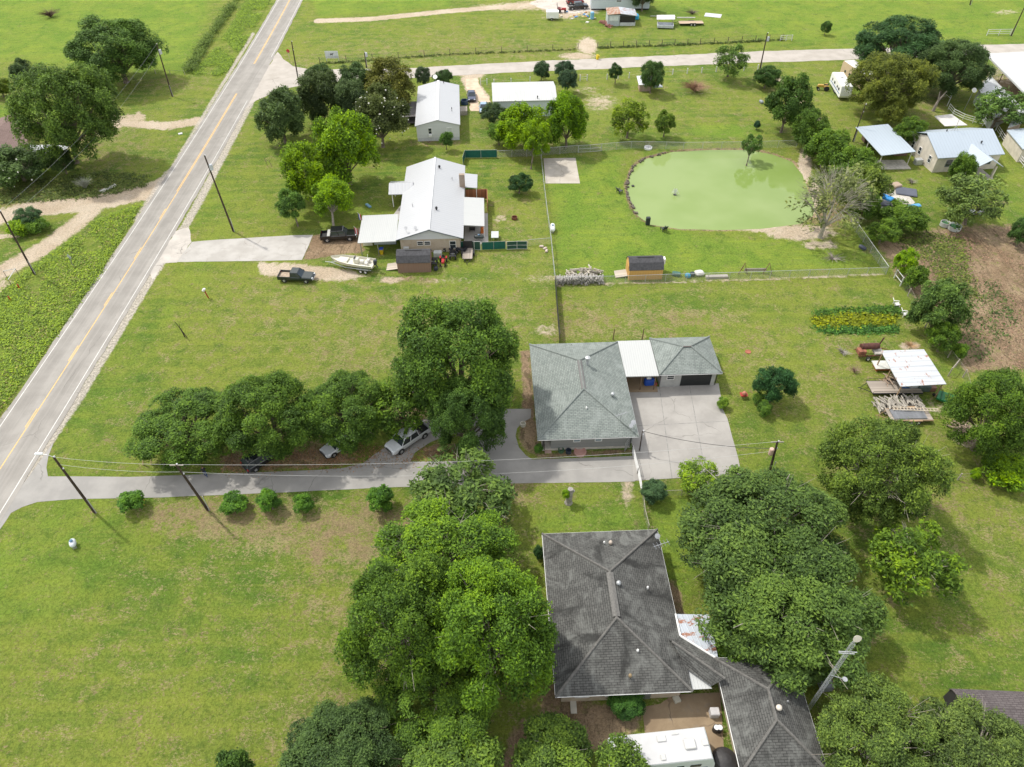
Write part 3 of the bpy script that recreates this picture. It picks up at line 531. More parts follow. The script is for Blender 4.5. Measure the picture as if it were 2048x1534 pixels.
mbg=MB().at((wl_.x,wl_.y,0),dr); x,y=wv/2,dv/2; mbg.tube([(-x,-y,ze-.05),(-x,y*.72,ze-.05)],.045,6).tube([(-x+.3,y,ze-.05),(x,y,ze-.05),(x,-y,ze-.05)],.045,6); mbg.build('gutter',WHITE,dh)
# link roof: ridge from main to wing
def lp(px,py,z): return tuple(Lc(px,py,z))
ra,rb=lp(1344,1283,3.65),lp(1450,1357,3.7); n1,n2=lp(1361,1273,2.8),lp(1430,1316,2.8); s1,s2=lp(1373,1337,2.8),lp(1423,1372,2.8)
n1b=lp(1335,1278,2.95); s1b=lp(1367,1325,2.85)
mb=MB(); mb.poly([n1b,n1,n2,rb,ra][::-1],0); mb.poly([s1b,ra,rb,s2,s1][::-1],0)
lk=mb.build('link_roof',[SH_DARK],dh)
for p in lk.data.polygons:
    if p.normal.z<0: p.flip()
MB().tube([Vector(ra)+Vector((0,0,.02)),Vector(rb)+Vector((0,0,.02))],.12,6).build('hip_cap',CAP_D,lk)
mb=MB(); q=[lp(1352,1228,2.62),lp(1361,1272,2.62),lp(1430,1315,2.55),lp(1436,1314,2.5),lp(1418,1229,2.45)]
mb.loft([[(x,y,z-.06) for x,y,z in q],q]); mb.build('lean_to_roof',ROOFR,dh)
MB().tube([Vector(n1)+Vector((0,.05,.03)),Vector(n2)+Vector((0,.05,.03))],.10,6).tube([Vector(lp(1351,1228,2.75)),Vector(n1)+Vector((0,.05,.03))],.10,6).build('flashing',WHITE,dh)
mb=MB(); q=[lp(1372,1336,2.55),lp(1383,1379,2.5),lp(1424,1377,2.45),lp(1418,1364,2.5)]; mb.loft([[(x,y,z-.06) for x,y,z in q],q]); mb.build('patio_roof',ROOFW2,dh)
MB().box(((q[1][0]+q[2][0])/2,q[1][1]+1.2,1.2),(abs(q[2][0]-q[1][0])-.3,.15,2.4)).build('link_wall',M((.08,.13,.16),.5),dh)
# --- white-roofed brick house
ze=2.7; cx,cy,w_,d_,a_=rectfit([(812,334),(930,331),(927,478),(793,479)],ze); a_=R(1.6)
mh=thing('ranch_house','tan brick house with a long white metal gable roof, carport and rear patio','house',(cx,cy,0),a_)
mb=MB(); gable(mb,w_,d_,ze,1.75); mb.build('roof',ROOFW,mh); MB().box((0,0,ze+1.78),(.35,d_+.02,.06)).build('ridge_cap',M((.62,.63,.64),.5),mh)
ww,wd=w_-1.2,d_-.8; box_walls(ww,wd,0,2.45,mh,BRICKT)
gm=SIDE_W
for s in(-1,1): MB().loft([[(-ww/2-.3,s*wd/2,2.45),(ww/2+.3,s*wd/2,2.45),(0,s*wd/2,ze+1.5)],[(-ww/2-.3,s*(wd/2-.15),2.45),(ww/2+.3,s*(wd/2-.15),2.45),(0,s*(wd/2-.15),ze+1.5)]]).build('gable_wall',gm,mh)
e=w_/2; f=d_/2; MB().tube([(-e,-f-.03,ze-.05),(0,-f-.03,ze+1.68),(e,-f-.03,ze-.05)],.07,5).build('fascia',M((.05,.07,.08),.5),mh)
win(mh,3.6,-wd/2,1.35,1.05,1.35,'s'); win(mh,-1.6,-wd/2,1.75,1.0,.7,'s'); win(mh,-.45,-wd/2,1.75,1.0,.7,'s'); MB().box((-3.9,-wd/2-.3,.8),(.9,.5,.9)).build('air_conditioner',M((.55,.57,.57),.5),mh)
for y in(-8,-3,3,8): win(mh,-ww/2,y,1.5,1.3,1.2,'w')
for x,y in((-3.7,-10.9),(-2.2,-10.9)): dishobj(mh,x,y,ze+1.0,r=.28)
for x,y in((.9,8.6),(.95,-5.6)): turbine(mh,x,y,ze+1.5,.22,'roof_vent',DARK)
for x,y in((-3.2,-3.2),(3.2,5.5)): turbine(mh,x,y,ze+.85,.07,'vent_pipe',STEEL)
# front porch gable, carport, patio roofs, chimney
im=Matrix.Rotation(-a_,4,'Z')@Matrix.Translation((-cx,-cy,0))
mb=MB(); gable(mb,4.6,4.2,ze-.05,.9,axis='x',cx=-e-.35,cy=4.7); mb.build('porch_roof',ROOFW,mh)
for y in(2.8,6.4): MB().box((-e-1.9,y,1.3),(.14,.14,2.6)).build('porch_post',WHITE,mh)
def flat(name,q,z,mat,parent,mtx,th=.1,posts=(),pm=None,pz=None):
    pts=[mtx@P(x,y,zz) for (x,y),zz in zip(q,z)]; mb=MB(); lo=[(p.x,p.y,p.z-th) for p in pts]; hi=[tuple(p) for p in pts]
    ccw=(pts[1]-pts[0]).cross(pts[2]-pts[1]).z>0
    if not ccw: lo=lo[::-1]; hi=hi[::-1]
    mb.loft([lo,hi]); mb.build(name,mat,parent)
    for i,j,t in posts:
        p=pts[i].lerp(pts[j],t); c=sum(pts,Vector())/4; p=p.lerp(c,.06); MB().box((p.x,p.y,(p.z-th)/2),(.12,.12,p.z-th-.02)).build('post',pm or STEEL,parent)
    return pts
flat('carport_roof',[(725,431),(797,428),(792,482),(715,486)],[2.55,2.6,2.6,2.5],ROOFW2,mh,im,posts=[(0,1,.03),(3,2,.03),(0,3,.5),(3,2,.5)])
flat('side_roof',[(905,344),(955,349),(954,376),(906,372)],[3.1,2.5,2.5,3.1],ROOFW,mh,im,posts=[(1,2,.03),(1,2,.97)],pm=WHITE)
flat('patio_roof',[(928,394),(968,396),(969,452),(927,450)],[2.75,2.4,2.4,2.75],ROOFW2,mh,im,posts=[(1,2,.02),(1,2,.5),(1,2,.98)],pm=WHITE)
p=im@P(926,392,1); MB().box((p.x,p.y,2.6),(.95,.6,5.2)).build('chimney',mat_brick('chimney_brick',(.30,.20,.13),(.22,.14,.09),(.35,.3,.25)),mh); 
p=im@P(950,472,0); MB().box((p.x+.2,p.y+2.2,.06),(4.0,9.5,.1)).build('patio_slab',CONCL,mh)
q=im@P(730,485,0); MB().box((q.x+.5,q.y+.3,1.0),(1.9,.1,2.0)).build('brick_planter',BRICKT,mh); q=im@P(770,492,0)
MB().box((q.x,q.y+.45,1.05),(3.6,.1,2.0)).build('carport_screen',SIDE_V,mh); MB().loft([[(q.x-3.6,q.y+.1,.1),(q.x-2.0,q.y+.1,.1),(q.x-2.0,q.y+.1,2.4),(q.x-3.0,q.y+.1,2.4)],[(q.x-3.6,q.y+.2,.1),(q.x-2.0,q.y+.2,.1),(q.x-2.0,q.y+.2,2.4),(q.x-3.0,q.y+.2,2.4)]]).build('canvas_drape',M((.68,.66,.56),.8),mh)
pa,pb,pc=im@P(931,379,2.1),im@P(974,379,2.1),im@P(976,405,2.1)
MB().box(((pa.x+pb.x)/2,pa.y,1.15),(pb.x-pa.x,.1,1.9)).box((pb.x,(pa.y+pc.y)/2,1.15),(.1,pa.y-pc.y,1.9)).build('cedar_screen',mat_boards('cedar_boards',(.32,.13,.06),.16,0,.3,.5),mh)
# --- white manufactured home
ze=3.3; cx,cy,w_,d_,a_=rectfit([(833,176),(920,168),(921,248),(830,252)],ze); a_=R(3.2); w_,d_=9.0,20.0
bh=thing('manufactured_home','white manufactured home with a bright metal gable roof between magnolia and barn','house',(cx,cy,0),a_)
mb=MB(); gable(mb,w_,d_,ze,1.1); mb.build('roof',ROOFW,bh); MB().box((0,0,ze+1.12),(.55,d_+.02,.06)).build('ridge_cap',WHITE,bh)
ww,wd=w_-.5,d_-.5; box_walls(ww,wd,.7,ze-.1,bh,SIDE_W); MB().prism([(-ww/2+.05,-wd/2+.05),(ww/2-.05,-wd/2+.05),(ww/2-.05,wd/2-.05),(-ww/2+.05,wd/2-.05)],0,.7).build('skirting',M((.55,.57,.6),.6,0,.15,3),bh)
for s in(-1,1): MB().loft([[(-ww/2,s*wd/2,ze-.1),(ww/2,s*wd/2,ze-.1),(0,s*wd/2,ze+.92)],[(-ww/2,s*(wd/2-.15),ze-.1),(ww/2,s*(wd/2-.15),ze-.1),(0,s*(wd/2-.15),ze+.92)]]).build('gable_wall',SIDE_W,bh)
win(bh,-1.6,-wd/2,2.1,.75,1.2,'s'); win(bh,2.3,-wd/2,1.95,1.1,1.5,'s',WHITE,M((.6,.63,.62),.5)); MB().box((-1.6,-wd/2-.25,1.25),(.6,.5,.4)).build('air_conditioner',WHITE,bh)
for y in(-5,1,6): win(bh,ww/2,y,2.1,1,1.1,'e')
for y in(-6,4): win(bh,-ww/2,y,2.1,1,1.1,'w')
MB().box((-ww/2-1.9,1.5,1.9),(3.6,7.5,.12)).box((-ww/2-1.9,1.5,.5),(3.4,7.2,.12)).build('side_porch',M((.13,.12,.12),.8,0,.2,3),bh)
for y in(-1.8,4.9): MB().box((-ww/2-3.5,y,.93),(.12,.12,1.84)).build('porch_post',M((.3,.32,.36),.6),bh)
MB().box((ww/2+.9,3.2,.45),(1.7,2.6,.9)).build('side_steps',GREYW,bh); dishobj(bh,-.6,d_/2-.3,ze+1.6,r=.5,m=WHITE)
for x,y in((1.2,9),(2.9,-4.6)): turbine(bh,x,y,ze+.8,.09,'vent_pipe',DARK)
# --- metal barn
cx,cy,w_,d_,a_=rectfit([(987,166),(1105,160),(1110,199),(987,202)],3.6); a_=R(1.8)
bn=thing('metal_barn','long metal barn with a ribbed white roof behind the bright green trees','barn',(cx,cy,0),a_)
mb=MB(); gable(mb,10.0,13.6,3.5,.9,axis='x'); mb.build('roof',mat_metal('ribbed_barn_roof',(.50,.51,.50),.45,streak=.08,rough=.4),bn); box_walls(13.2,9.5,0,3.5,bn,SIDE_V)
for s in(-1,1): MB().loft([[(s*6.6,-4.7,3.45),(s*6.6,4.7,3.45),(s*6.6,0,4.25)],[(s*6.4,-4.7,3.45),(s*6.4,4.7,3.45),(s*6.4,0,4.25)]]).build('gable_wall',SIDE_V,bn)
MB().box((-4.4,-4.77,1.1),(1.0,.06,1.7)).build('door',DARK,bn); turbine(bn,2.7,-4.3,3.75,.14,'roof_vent',DARK)
# --- farmhouse at right
ze=3.1; q=[(1861,222),(1983,250),(2009,309),(1876,316)]
A0,A1=P(1876.5,316.5,ze),P(2010,308,ze); u=(A1-A0); a_=math.atan2(u.y,u.x); w_=u.length; d_=11.2; c_=A0+Vector((math.cos(a_),math.sin(a_),0))*w_/2+Vector((-math.sin(a_),math.cos(a_),0))*d_/2
fh=thing('farmhouse','cream farmhouse under a blue-grey metal roof with a gabled front porch','house',(c_.x,c_.y,0),a_)
mb=MB(); gable(mb,d_,w_,ze,2.3,axis='x'); mb.build('roof',ROOFB,fh); ww,wd=w_-.6,d_-.9; box_walls(ww,wd,0,ze-.1,fh,STUCCO)
for s in(-1,1): MB().loft([[(s*ww/2,-wd/2,ze-.1),(s*ww/2,wd/2,ze-.1),(s*ww/2,0,ze+1.75)],[(s*(ww/2-.2),-wd/2,ze-.1),(s*(ww/2-.2),wd/2,ze-.1),(s*(ww/2-.2),0,ze+1.75)]]).build('gable_wall',STUCCO,fh)
for y in(-3.2,.3,2.8): win(fh,-ww/2,y,1.7,.9,1.3,'w',WHITE)
for x in(-3.6,4.2): win(fh,x,-wd/2,1.7,1.2,1.3,'s',M((.2,.22,.25),.5))
mb=MB(); gable(mb,5.6,6.4,ze-.35,1.5,cx=1.1,cy=-d_/2-.7); mb.build('porch_roof',ROOFB,fh)
for x in(-1.2,3.0): MB().box((x,-d_/2-3.3,1.3),(.35,.35,2.6)).build('porch_post',STUCCO,fh)
MB().box((.9,-d_/2-1.4,.14),(5.0,4.2,.28)).build('porch_floor',CONC,fh); MB().box((-ww/2-.9,-1.6,.5),(1.3,1.0,1.0)).build('air_conditioner',GALV,fh)
turbine(fh,2.9,-3.0,ze+1.1,.16,'roof_vent',DARK); turbine(fh,-2.6,.1,ze+2.2,.12,'roof_vent',DARK); MB().tube([(-.9,.3,ze+2.2),(-.9,.3,ze+4.6)],.04,6).tube([(-1.6,.3,ze+2.2),(-.9,.3,ze+3.2),(-.2,.3,ze+2.2)],.03,5).build('antenna_mast',STEEL,fh)
flat('back_roof',[(1869,232),(1903,228),(1935,250),(1890,252)],[2.6,2.6,2.9,2.9],mat_boards('pale_back_roof',(.60,.58,.55),.4,0,.05,.15),fh,fh.matrix_basis.inverted() if False else Matrix.Rotation(-a_,4,'Z')@Matrix.Translation((-c_.x,-c_.y,0)))
# open shed next to it
I4=Matrix.Identity(4)
sh=thing('open_shed','blue-grey metal shed roof on white poles left of the cream farmhouse','shed')
flat('roof',[(1711,254),(1776,248),(1832,303),(1763,311)],[2.9,3.0,3.0,2.9],ROOFB,sh,I4,posts=[(0,1,.05),(3,2,.03),(3,2,.95),(0,3,.5),(1,2,.5)],pm=M((.6,.58,.52),.7))
MB().box((*P(1785,330,0).xy,.08),(5.5,3.5,.14)).build('floor_slab',CONC,sh); p=P(1735,285,0); MB().box((p.x+1,p.y+.6,.7),(3.6,1.6,1.3)).build('workbench',M((.13,.085,.06),.8,0,.3,3),sh); p=P(1800,312,0); MB().box((p.x,p.y+.5,.6),(2.5,1.0,1.1)).build('cabinet',M((.22,.13,.10),.8,0,.3,3),sh)
# white house partly behind tree, small buildings, open barn
wh=thing('mobile_home','white mobile home half hidden behind the leafy tree beside the horse barn','house')
def skew(parent,name,bl,br,tr_,tl,z,mat,wallm,walls='wall',zb=0,ins=.94):
    pts=[P(*q,z) for q in(bl,br,tr_,tl)]; c=sum(pts,Vector())/4
    mb=MB(); mb.loft([[(p.x,p.y,z-.15) for p in pts],[(p.x,p.y,z) for p in pts],[tuple(c.lerp(p,.5)+Vector((0,0,.25))) for p in pts]]); mb.build(name,mat,parent)
    MB().loft([[tuple(c.lerp(Vector((p.x,p.y,c.z)),ins)-Vector((0,0,c.z-zb))) for p in pts],[tuple(c.lerp(Vector((p.x,p.y,c.z)),ins)-Vector((0,0,.15))) for p in pts]]).build(walls,wallm,parent)
    return pts
skew(wh,'roof',(1990,235),(2040,210),(1982,152),(1956,176),3.0,M((.52,.54,.56),.4),M((.66,.70,.72),.6))
MB().box((*P(1962,199,1.6).xy,1.6),(.1,1.6,1.8)).build('window',M((.25,.22,.18),.6),wh)
ob=thing('open_barn','big open-sided barn with a pale flat roof at the upper right edge','barn')
flat('roof',[(1971,107),(2140,98),(2260,230),(2078,214)],[5.2,5.2,5.2,5.2],M((.48,.49,.48),.5,0,.05),ob,I4,th=.3,posts=[(0,1,.01),(0,3,.33),(0,3,.66),(3,2,.02)],pm=M((.10,.055,.04),.6))
MB().tube([P(2010,150,4.4),P(2070,190,4.4)],.15,6).build('beam',M((.42,.25,.10),.7),ob)
mb=MB()
sb=thing('outbuilding','small cream outbuilding with a blue-grey hip roof at the right edge','shed')
skew(sb,'roof',(2046,298),(2120,290),(2100,250),(2014,260),2.8,ROOFB,STUCCO)
sb2=thing('outbuilding','narrow white-roofed lean-to between the farmhouse and the cream outbuilding','shed')
skew(sb2,'roof',(2016,255),(2044,246),(2060,205),(2036,215),2.9,M((.5,.53,.55),.4),M((.45,.36,.28),.7))
# left house
lh=thing('bungalow','brown shingled house at the left edge mostly hidden by the big oak','house')
SHB=mat_shingle('brown_shingle',(.20,.135,.12),(.24,.17,.15),(.11,.08,.07),.22,.5,mott=(.23,.16,.145))
A0=P(38,222,4.6); B0=P(-60,300,4.6); c1=P(60,300,2.8); c2=P(-10,350,2.8); d1=P(0,236,2.8); d2=P(-110,290,2.8)
mb=MB(); mb.poly([tuple(A0),tuple(B0),tuple(c2),tuple(c1)][::1],0); mb.poly([tuple(A0),tuple(d1),tuple(d2),tuple(B0)][::1],0); mb.poly([tuple(A0),tuple(c1),(d1.x+3,d1.y+.5,2.8)],0); o=mb.build('roof',SHB,lh)
for p in o.data.polygons:
    if p.normal.z<0: p.flip()
MB().prism([(c2.x+.3,c2.y+.8),(c1.x-.8,c1.y+.6),(d1.x+1.5,d1.y-.6),(d2.x,d2.y-.6)],0,2.7).build('wall',STUCCO,lh)
cm=P(23,238,4.7); MB().box((cm.x,cm.y,4.4),(.6,.6,1.3)).build('chimney',M((.16,.07,.05),.8),lh)
MB().box((*P(85,298,2.6).xy,2.6),(9.5,3.4,.1)).build('porch_roof',ROOFW,lh); 
for dx in(-4,0,4): p=P(85,298,2.6); MB().box((p.x+dx,p.y-1.4,1.27),(.12,.12,2.5)).build('porch_post',WHITE,lh)
# top: pale mobile home + shack
tm=thing('mobile_home','pale blue-white mobile home cut off by the top edge behind the rusty shack','house',tuple(P(1240,20,0)+Vector((0,2.2,0))),R(-1))
MB().box((0,0,1.75),(16.5,4.6,2.7)).build('wall',SIDE_V,tm); mb=MB(); gable(mb,5.0,16.9,3.1,.5,axis='x'); mb.build('roof',ROOFW2,tm); MB().box((0,0,.2),(16.2,4.4,.4)).build('skirting',DARK,tm)
win(tm,-.5,-2.3,2.4,1.4,.5,'s'); win(tm,5,-2.3,2.1,1.2,1,'s')
sk=thing('shack','small grey shack with a half rusty roof and dark screened front','shed',tuple(P(1243,52,0)+Vector((0,2.6,0))),R(-1))
mb=MB(); mb.box((-2.2,0,1.4),(3.2,5.2,2.8)).build('wall',M((.42,.47,.48),.7,0,.1,2),sk); MB().box((1.6,-2.4,.4),(4.2,.15,.8)).box((1.6,2.4,1.4),(4.2,.15,2.8)).box((3.65,0,.5),(.15,4.7,1)).build('low_wall',M((.5,.53,.52),.7),sk); MB().box((1.6,-2.3,1.6),(4.0,.05,1.6)).build('screen',DARK,sk)
MB().box((-2.2,-2.64,1.9),(2.4,.06,1.1)).build('shutter',M((.62,.66,.66),.6),sk)
MB().loft([[(-4,-2.9,2.85),(-.5,-2.9,3.1),(-.5,2.9,3.1),(-4,2.9,2.85)],[(-4,-2.9,2.95),(-.5,-2.9,3.2),(-.5,2.9,3.2),(-4,2.9,2.95)]]).build('roof',mat_metal('rusted_roof',(.40,.30,.22),.5,rust=.9,streak=.1),sk)
MB().loft([[(-.5,-2.9,3.1),(4,-2.7,2.5),(4,2.9,2.5),(-.5,2.9,3.1)],[(-.5,-2.9,3.2),(4,-2.7,2.6),(4,2.9,2.6),(-.5,2.9,3.2)]]).build('front_roof',ROOFR,sk)
# --- storage sheds
def barnshed(name,label,q,ze,wallc,roofm,dlen,loc=None,rz=0,w=5,d=3.0,zr=None,rampside=-1,ramp=True,wallm=None):
    t=thing(name,label,'shed',loc,rz); wm_=wallm or mat_metal(name+'_siding',wallc,.4,streak=.03,rough=.7)
    prof=[(-d/2,0),(d/2,0),(d/2,ze),(d/2*.62,ze+.75),(0,ze+1.15),(-d/2*.62,ze+.75),(-d/2,ze)]
    MB().extr([(-w/2,y,z) for y,z in prof],(w,0,0)).build('wall',wm_,t)
    o=.08; pr=[(-d/2-.12,ze-.08),(-d/2*.62,ze+.80),(0,ze+1.22),(d/2*.62,ze+.80),(d/2+.12,ze-.08)]
    for (a,b),(c,e) in zip(pr,pr[1:]): MB().loft([[(-w/2-o,a,b),(w/2+o,a,b),(w/2+o,c,e),(-w/2-o,c,e)],[(-w/2-o,a,b+.06),(w/2+o,a,b+.06),(w/2+o,c,e+.06),(-w/2-o,c,e+.06)]]).build('roof_panel',roofm,t)
    MB().box((0,0,ze+1.27),(w*.5,.25,.06)).build('ridge_vent',DARK,t)
    if ramp: MB().loft([[(rampside*(w/2),-.9,.3),(rampside*(w/2),.9,.3),(rampside*(w/2+1.9),.9,.05),(rampside*(w/2+1.9),-.9,.05)],[(rampside*(w/2),-.9,.38),(rampside*(w/2),.9,.38),(rampside*(w/2+1.9),.9,.12),(rampside*(w/2+1.9),-.9,.12)]]).build('ramp',mat_boards(name+'_ramp',(.50,.44,.36),.3,0),t)
    MB().box((rampside*(w/2+.03),0,1.2),(.06,1.6,1.8)).build('door',M(mul(wallc,.85),.7),t)
    return t
AS=M((.075,.075,.08),.9,0,.25,3,.2,.2)
a=P(796,546,0); b=P(862,544,0); barnshed('storage_shed','brown barn-roofed storage shed with a wooden ramp in front of the brick house',0,1.9,(.25,.155,.12),AS,0,((a.x+b.x)/2,(a.y+b.y)/2+1.5,0),R(1),(b-a).length,3.0)
a=P(1256,560,0); b=P(1323,559,0); ys=barnshed('storage_shed','yellow barn-roofed storage shed with a wooden ramp below the pond',0,1.9,(.62,.36,.11),AS,0,((a.x+b.x)/2,(a.y+b.y)/2+1.5,0),R(1.5),(b-a).length,3.0)
MB().box((2.9,.8,1.9),(.7,.8,.9)).build('air_conditioner',WHITE,ys)
t=P(1975,1440,0); bs=thing('storage_shed','dark arched storage shed behind the tree at the lower right','shed',(t.x,t.y,0),R(-3))
arc=[(1.9*math.cos(i*PI/8),1.5+.95*math.sin(i*PI/8)) for i in range(9)]
MB().extr([(-3.1,y,z) for y,z in [(1.9,0)]+arc+[(-1.9,0)]],(6.2,0,0)).build('wall',M((.035,.033,.035),.8),bs)
MB().loft([[(-3.2,y*1.04,z+.03) for y,z in arc]+[(-3.2,y*1.0,z-.04) for y,z in arc[::-1]],[(3.2,y*1.04,z+.03) for y,z in arc]+[(3.2,y*1.0,z-.04) for y,z in arc[::-1]]]).build('roof',mat_shingle('arched_shingle',(.115,.10,.10),(.15,.13,.13),(.06,.05,.05),.2,.5,mott=(.14,.125,.125)),bs)
# metal pole shed at right with lean
ps=thing('pole_shed','pole shed with a streaked rusty white metal roof over parked junk','shed')
flat('roof',[(1762,701),(1848,698.5),(1893,768),(1801,773)],[3.0,3.0,2.7,2.7],ROOFS,ps,I4,posts=[(0,1,.02),(3,2,.02),(2,1,.03),(0,3,.5),(1,2,.5)],pm=WOOD)
pp=P(1768,740,0); MB().box((pp.x+.4,pp.y+.4,.55),(3.6,1.6,.12)).build('work_table',M((.60,.60,.56),.6),ps); MB().box((pp.x+.4,pp.y-.38,.42),(3.4,.06,.2)).box((pp.x-1.1,pp.y+.4,.25),(.1,1.3,.5)).box((pp.x+1.8,pp.y+.4,.25),(.1,1.3,.5)).build('table_frame',M((.38,.10,.04),.7),ps)
for k,(px_,col,s) in enumerate([(1812,(.05,.12,.3),(1.0,.9,.8)),(1826,(.45,.48,.5),(1.3,.8,.9)),(1836,(.55,.35,.08),(.7,.5,.9)),(1850,(.10,.14,.13),(1.6,1,.9)),(1866,(.25,.13,.09),(1.1,.9,.7))]):
    p=P(px_,790,0); MB().box((0,0,s[2]/2),s,0,.05).build('x',M(col,.6,0,.2,3)).name='storage_crate'
    o=COL.objects[-1]; o.location=(p.x,p.y+1.0,0.01); tag(o,['blue crate farthest left under the pole shed roof','pale metal box beside the blue crate under the pole shed','tan upright box among the junk under the pole shed','dark green bin in the middle of the pole shed junk','brown box at the right end under the pole shed'][k],'crate')
# coop under tree
cp=thing('animal_hutch','small brick hutch with a pale metal roof under the tree by the lane','hutch',tuple(P(1290,183,0)),0)
MB().box((0,1.2,.7),(2.6,2.2,1.4)).build('wall',mat_brick('red_brick',(.36,.17,.10),(.28,.12,.07),(.4,.35,.3)),cp); MB().loft([[(-1.6,-.2,1.5),(1.9,-.2,1.5),(1.9,4.0,1.9),(-1.6,4.0,1.9)],[(-1.6,-.2,1.58),(1.9,-.2,1.58),(1.9,4.0,1.98),(-1.6,4.0,1.98)]]).build('roof',M((.66,.68,.70),.5),cp)
MB().box((2.9,.8,.9),(2.0,1.6,.1)).build('side_roof',ROOFG,cp)
# ---------------- trees: crowns of leaf-sized faces gathered in clumps, boughs and lobes
def norm(a): return a/(np.linalg.norm(a,axis=-1,keepdims=True)+1e-9)
def crown_proto(seed,nl,nc,nlf,ls,lobe=(.26,.40),spread=.68,bottom=-.72,clump=.085,up_=.45,asp=.5,flat=1.0,open_=0.0):
    r=np.random.default_rng(seed); C=[];i=0
    ph=r.uniform(0,6.28)
    for i in range(nl):
        z=1-(i+.5)/nl*(1-bottom); rr=math.sqrt(max(0,1-z*z)); a=ph+i*2.399+r.normal(0,.25); k=spread*r.uniform(.86,1.16)
        C.append((rr*math.cos(a)*k,rr*math.sin(a)*k,z*k*.95))
    C.append((0,0,.1)); C=np.array(C); RR=r.uniform(*lobe,len(C)); RR[-1]=.42
    n=nc*len(C); li=r.integers(0,len(C),n); d=norm(r.normal(size=(n,3))); d[:,2]=np.where(d[:,2]<-.55,-d[:,2]*.6,d[:,2]); d=norm(d)
    rad=RR[li]*r.uniform(.72,1.12,n)*(1-.5*(r.random(n)<.15)); p=C[li]+d*rad[:,None]
    fz=9.0 if nl>20 else 6.0; a0=r.uniform(0,6,3); gap=np.sin(fz*p[:,0]+a0[0]+2*p[:,2])*np.sin(fz*.9*p[:,1]+a0[1])*np.sin(fz*1.1*p[:,2]+a0[2]+p[:,0]*2)
    dist=np.linalg.norm(p[:,None]-C[None],axis=2)/RR[None]; dist[np.arange(n),li]=9; keep=((dist.min(1)>.70)|(r.random(n)<.10))&((gap<.17)|(r.random(n)<.10))
    if open_: keep&=(r.random(n)>open_)
    p=p[keep]; d=d[keep]; li=li[keep]; n=len(p); lt=r.uniform(-.2,.2,len(C))
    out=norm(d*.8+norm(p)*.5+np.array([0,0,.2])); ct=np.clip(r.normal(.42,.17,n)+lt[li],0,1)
    m=n*nlf; ci=np.repeat(np.arange(n),nlf); off=r.normal(size=(m,3))*clump*r.uniform(.7,1.25,(n,1))[ci]
    o=out[ci]; off-= o*(off*o).sum(1,keepdims=True)*.55
    c=p[ci]+off; c[:,2]*=flat
    nm=norm(o*.55+np.array([0,0,up_])+r.normal(size=(m,3))*.55); a=norm(np.cross(nm,r.normal(size=(m,3)))); b=np.cross(nm,a)
    s=ls*r.uniform(.6,1.35,(m,1)); a=a*s; b=b*s*asp
    hr=np.percentile(np.hypot(c[:,0],c[:,1]),98.5); zt=np.percentile(c[:,2],99.5); S=np.array([1/hr,1/hr,1/zt]); c=c*S; C=C*S
    v=np.stack([c-a,c-b*.9+a*.1,c+a,c+b*.9+a*.1],1).reshape(-1,3)
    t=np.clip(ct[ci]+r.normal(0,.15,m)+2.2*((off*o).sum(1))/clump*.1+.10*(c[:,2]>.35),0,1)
    me=bpy.data.meshes.new('crown'); me.vertices.add(4*m); me.vertices.foreach_set('co',v.ravel().astype(np.float32)); me.loops.add(4*m); me.loops.foreach_set('vertex_index',np.arange(4*m)); me.polygons.add(m); me.polygons.foreach_set('loop_start',np.arange(m)*4)
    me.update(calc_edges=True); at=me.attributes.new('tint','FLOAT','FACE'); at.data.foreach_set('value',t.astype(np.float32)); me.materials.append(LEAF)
    return me,C
PR={}
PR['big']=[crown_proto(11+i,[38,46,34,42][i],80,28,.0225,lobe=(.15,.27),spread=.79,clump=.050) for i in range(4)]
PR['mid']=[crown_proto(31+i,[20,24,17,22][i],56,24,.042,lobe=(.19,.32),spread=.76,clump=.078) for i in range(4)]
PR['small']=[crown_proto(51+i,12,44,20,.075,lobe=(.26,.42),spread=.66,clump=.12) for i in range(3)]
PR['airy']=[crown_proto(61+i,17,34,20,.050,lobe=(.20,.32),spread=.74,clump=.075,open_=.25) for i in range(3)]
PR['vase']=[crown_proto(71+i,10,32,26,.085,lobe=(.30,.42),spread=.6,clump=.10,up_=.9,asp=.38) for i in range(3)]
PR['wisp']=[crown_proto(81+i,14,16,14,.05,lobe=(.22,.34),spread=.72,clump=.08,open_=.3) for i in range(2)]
OAK=(.080,.150,.030); OAKD=(.062,.122,.030); EVG=(.050,.105,.030); PECAN=(.155,.275,.022); MIDG=(.090,.165,.030); OLIVE=(.130,.160,.036); SAGE=(.13,.165,.075); MAG=(.085,.105,.035); CREPE=(.07,.16,.030); LIME=(.17,.30,.03); ELM=(.09,.165,.030); ASH=(.105,.175,.038)
_tc=[0]
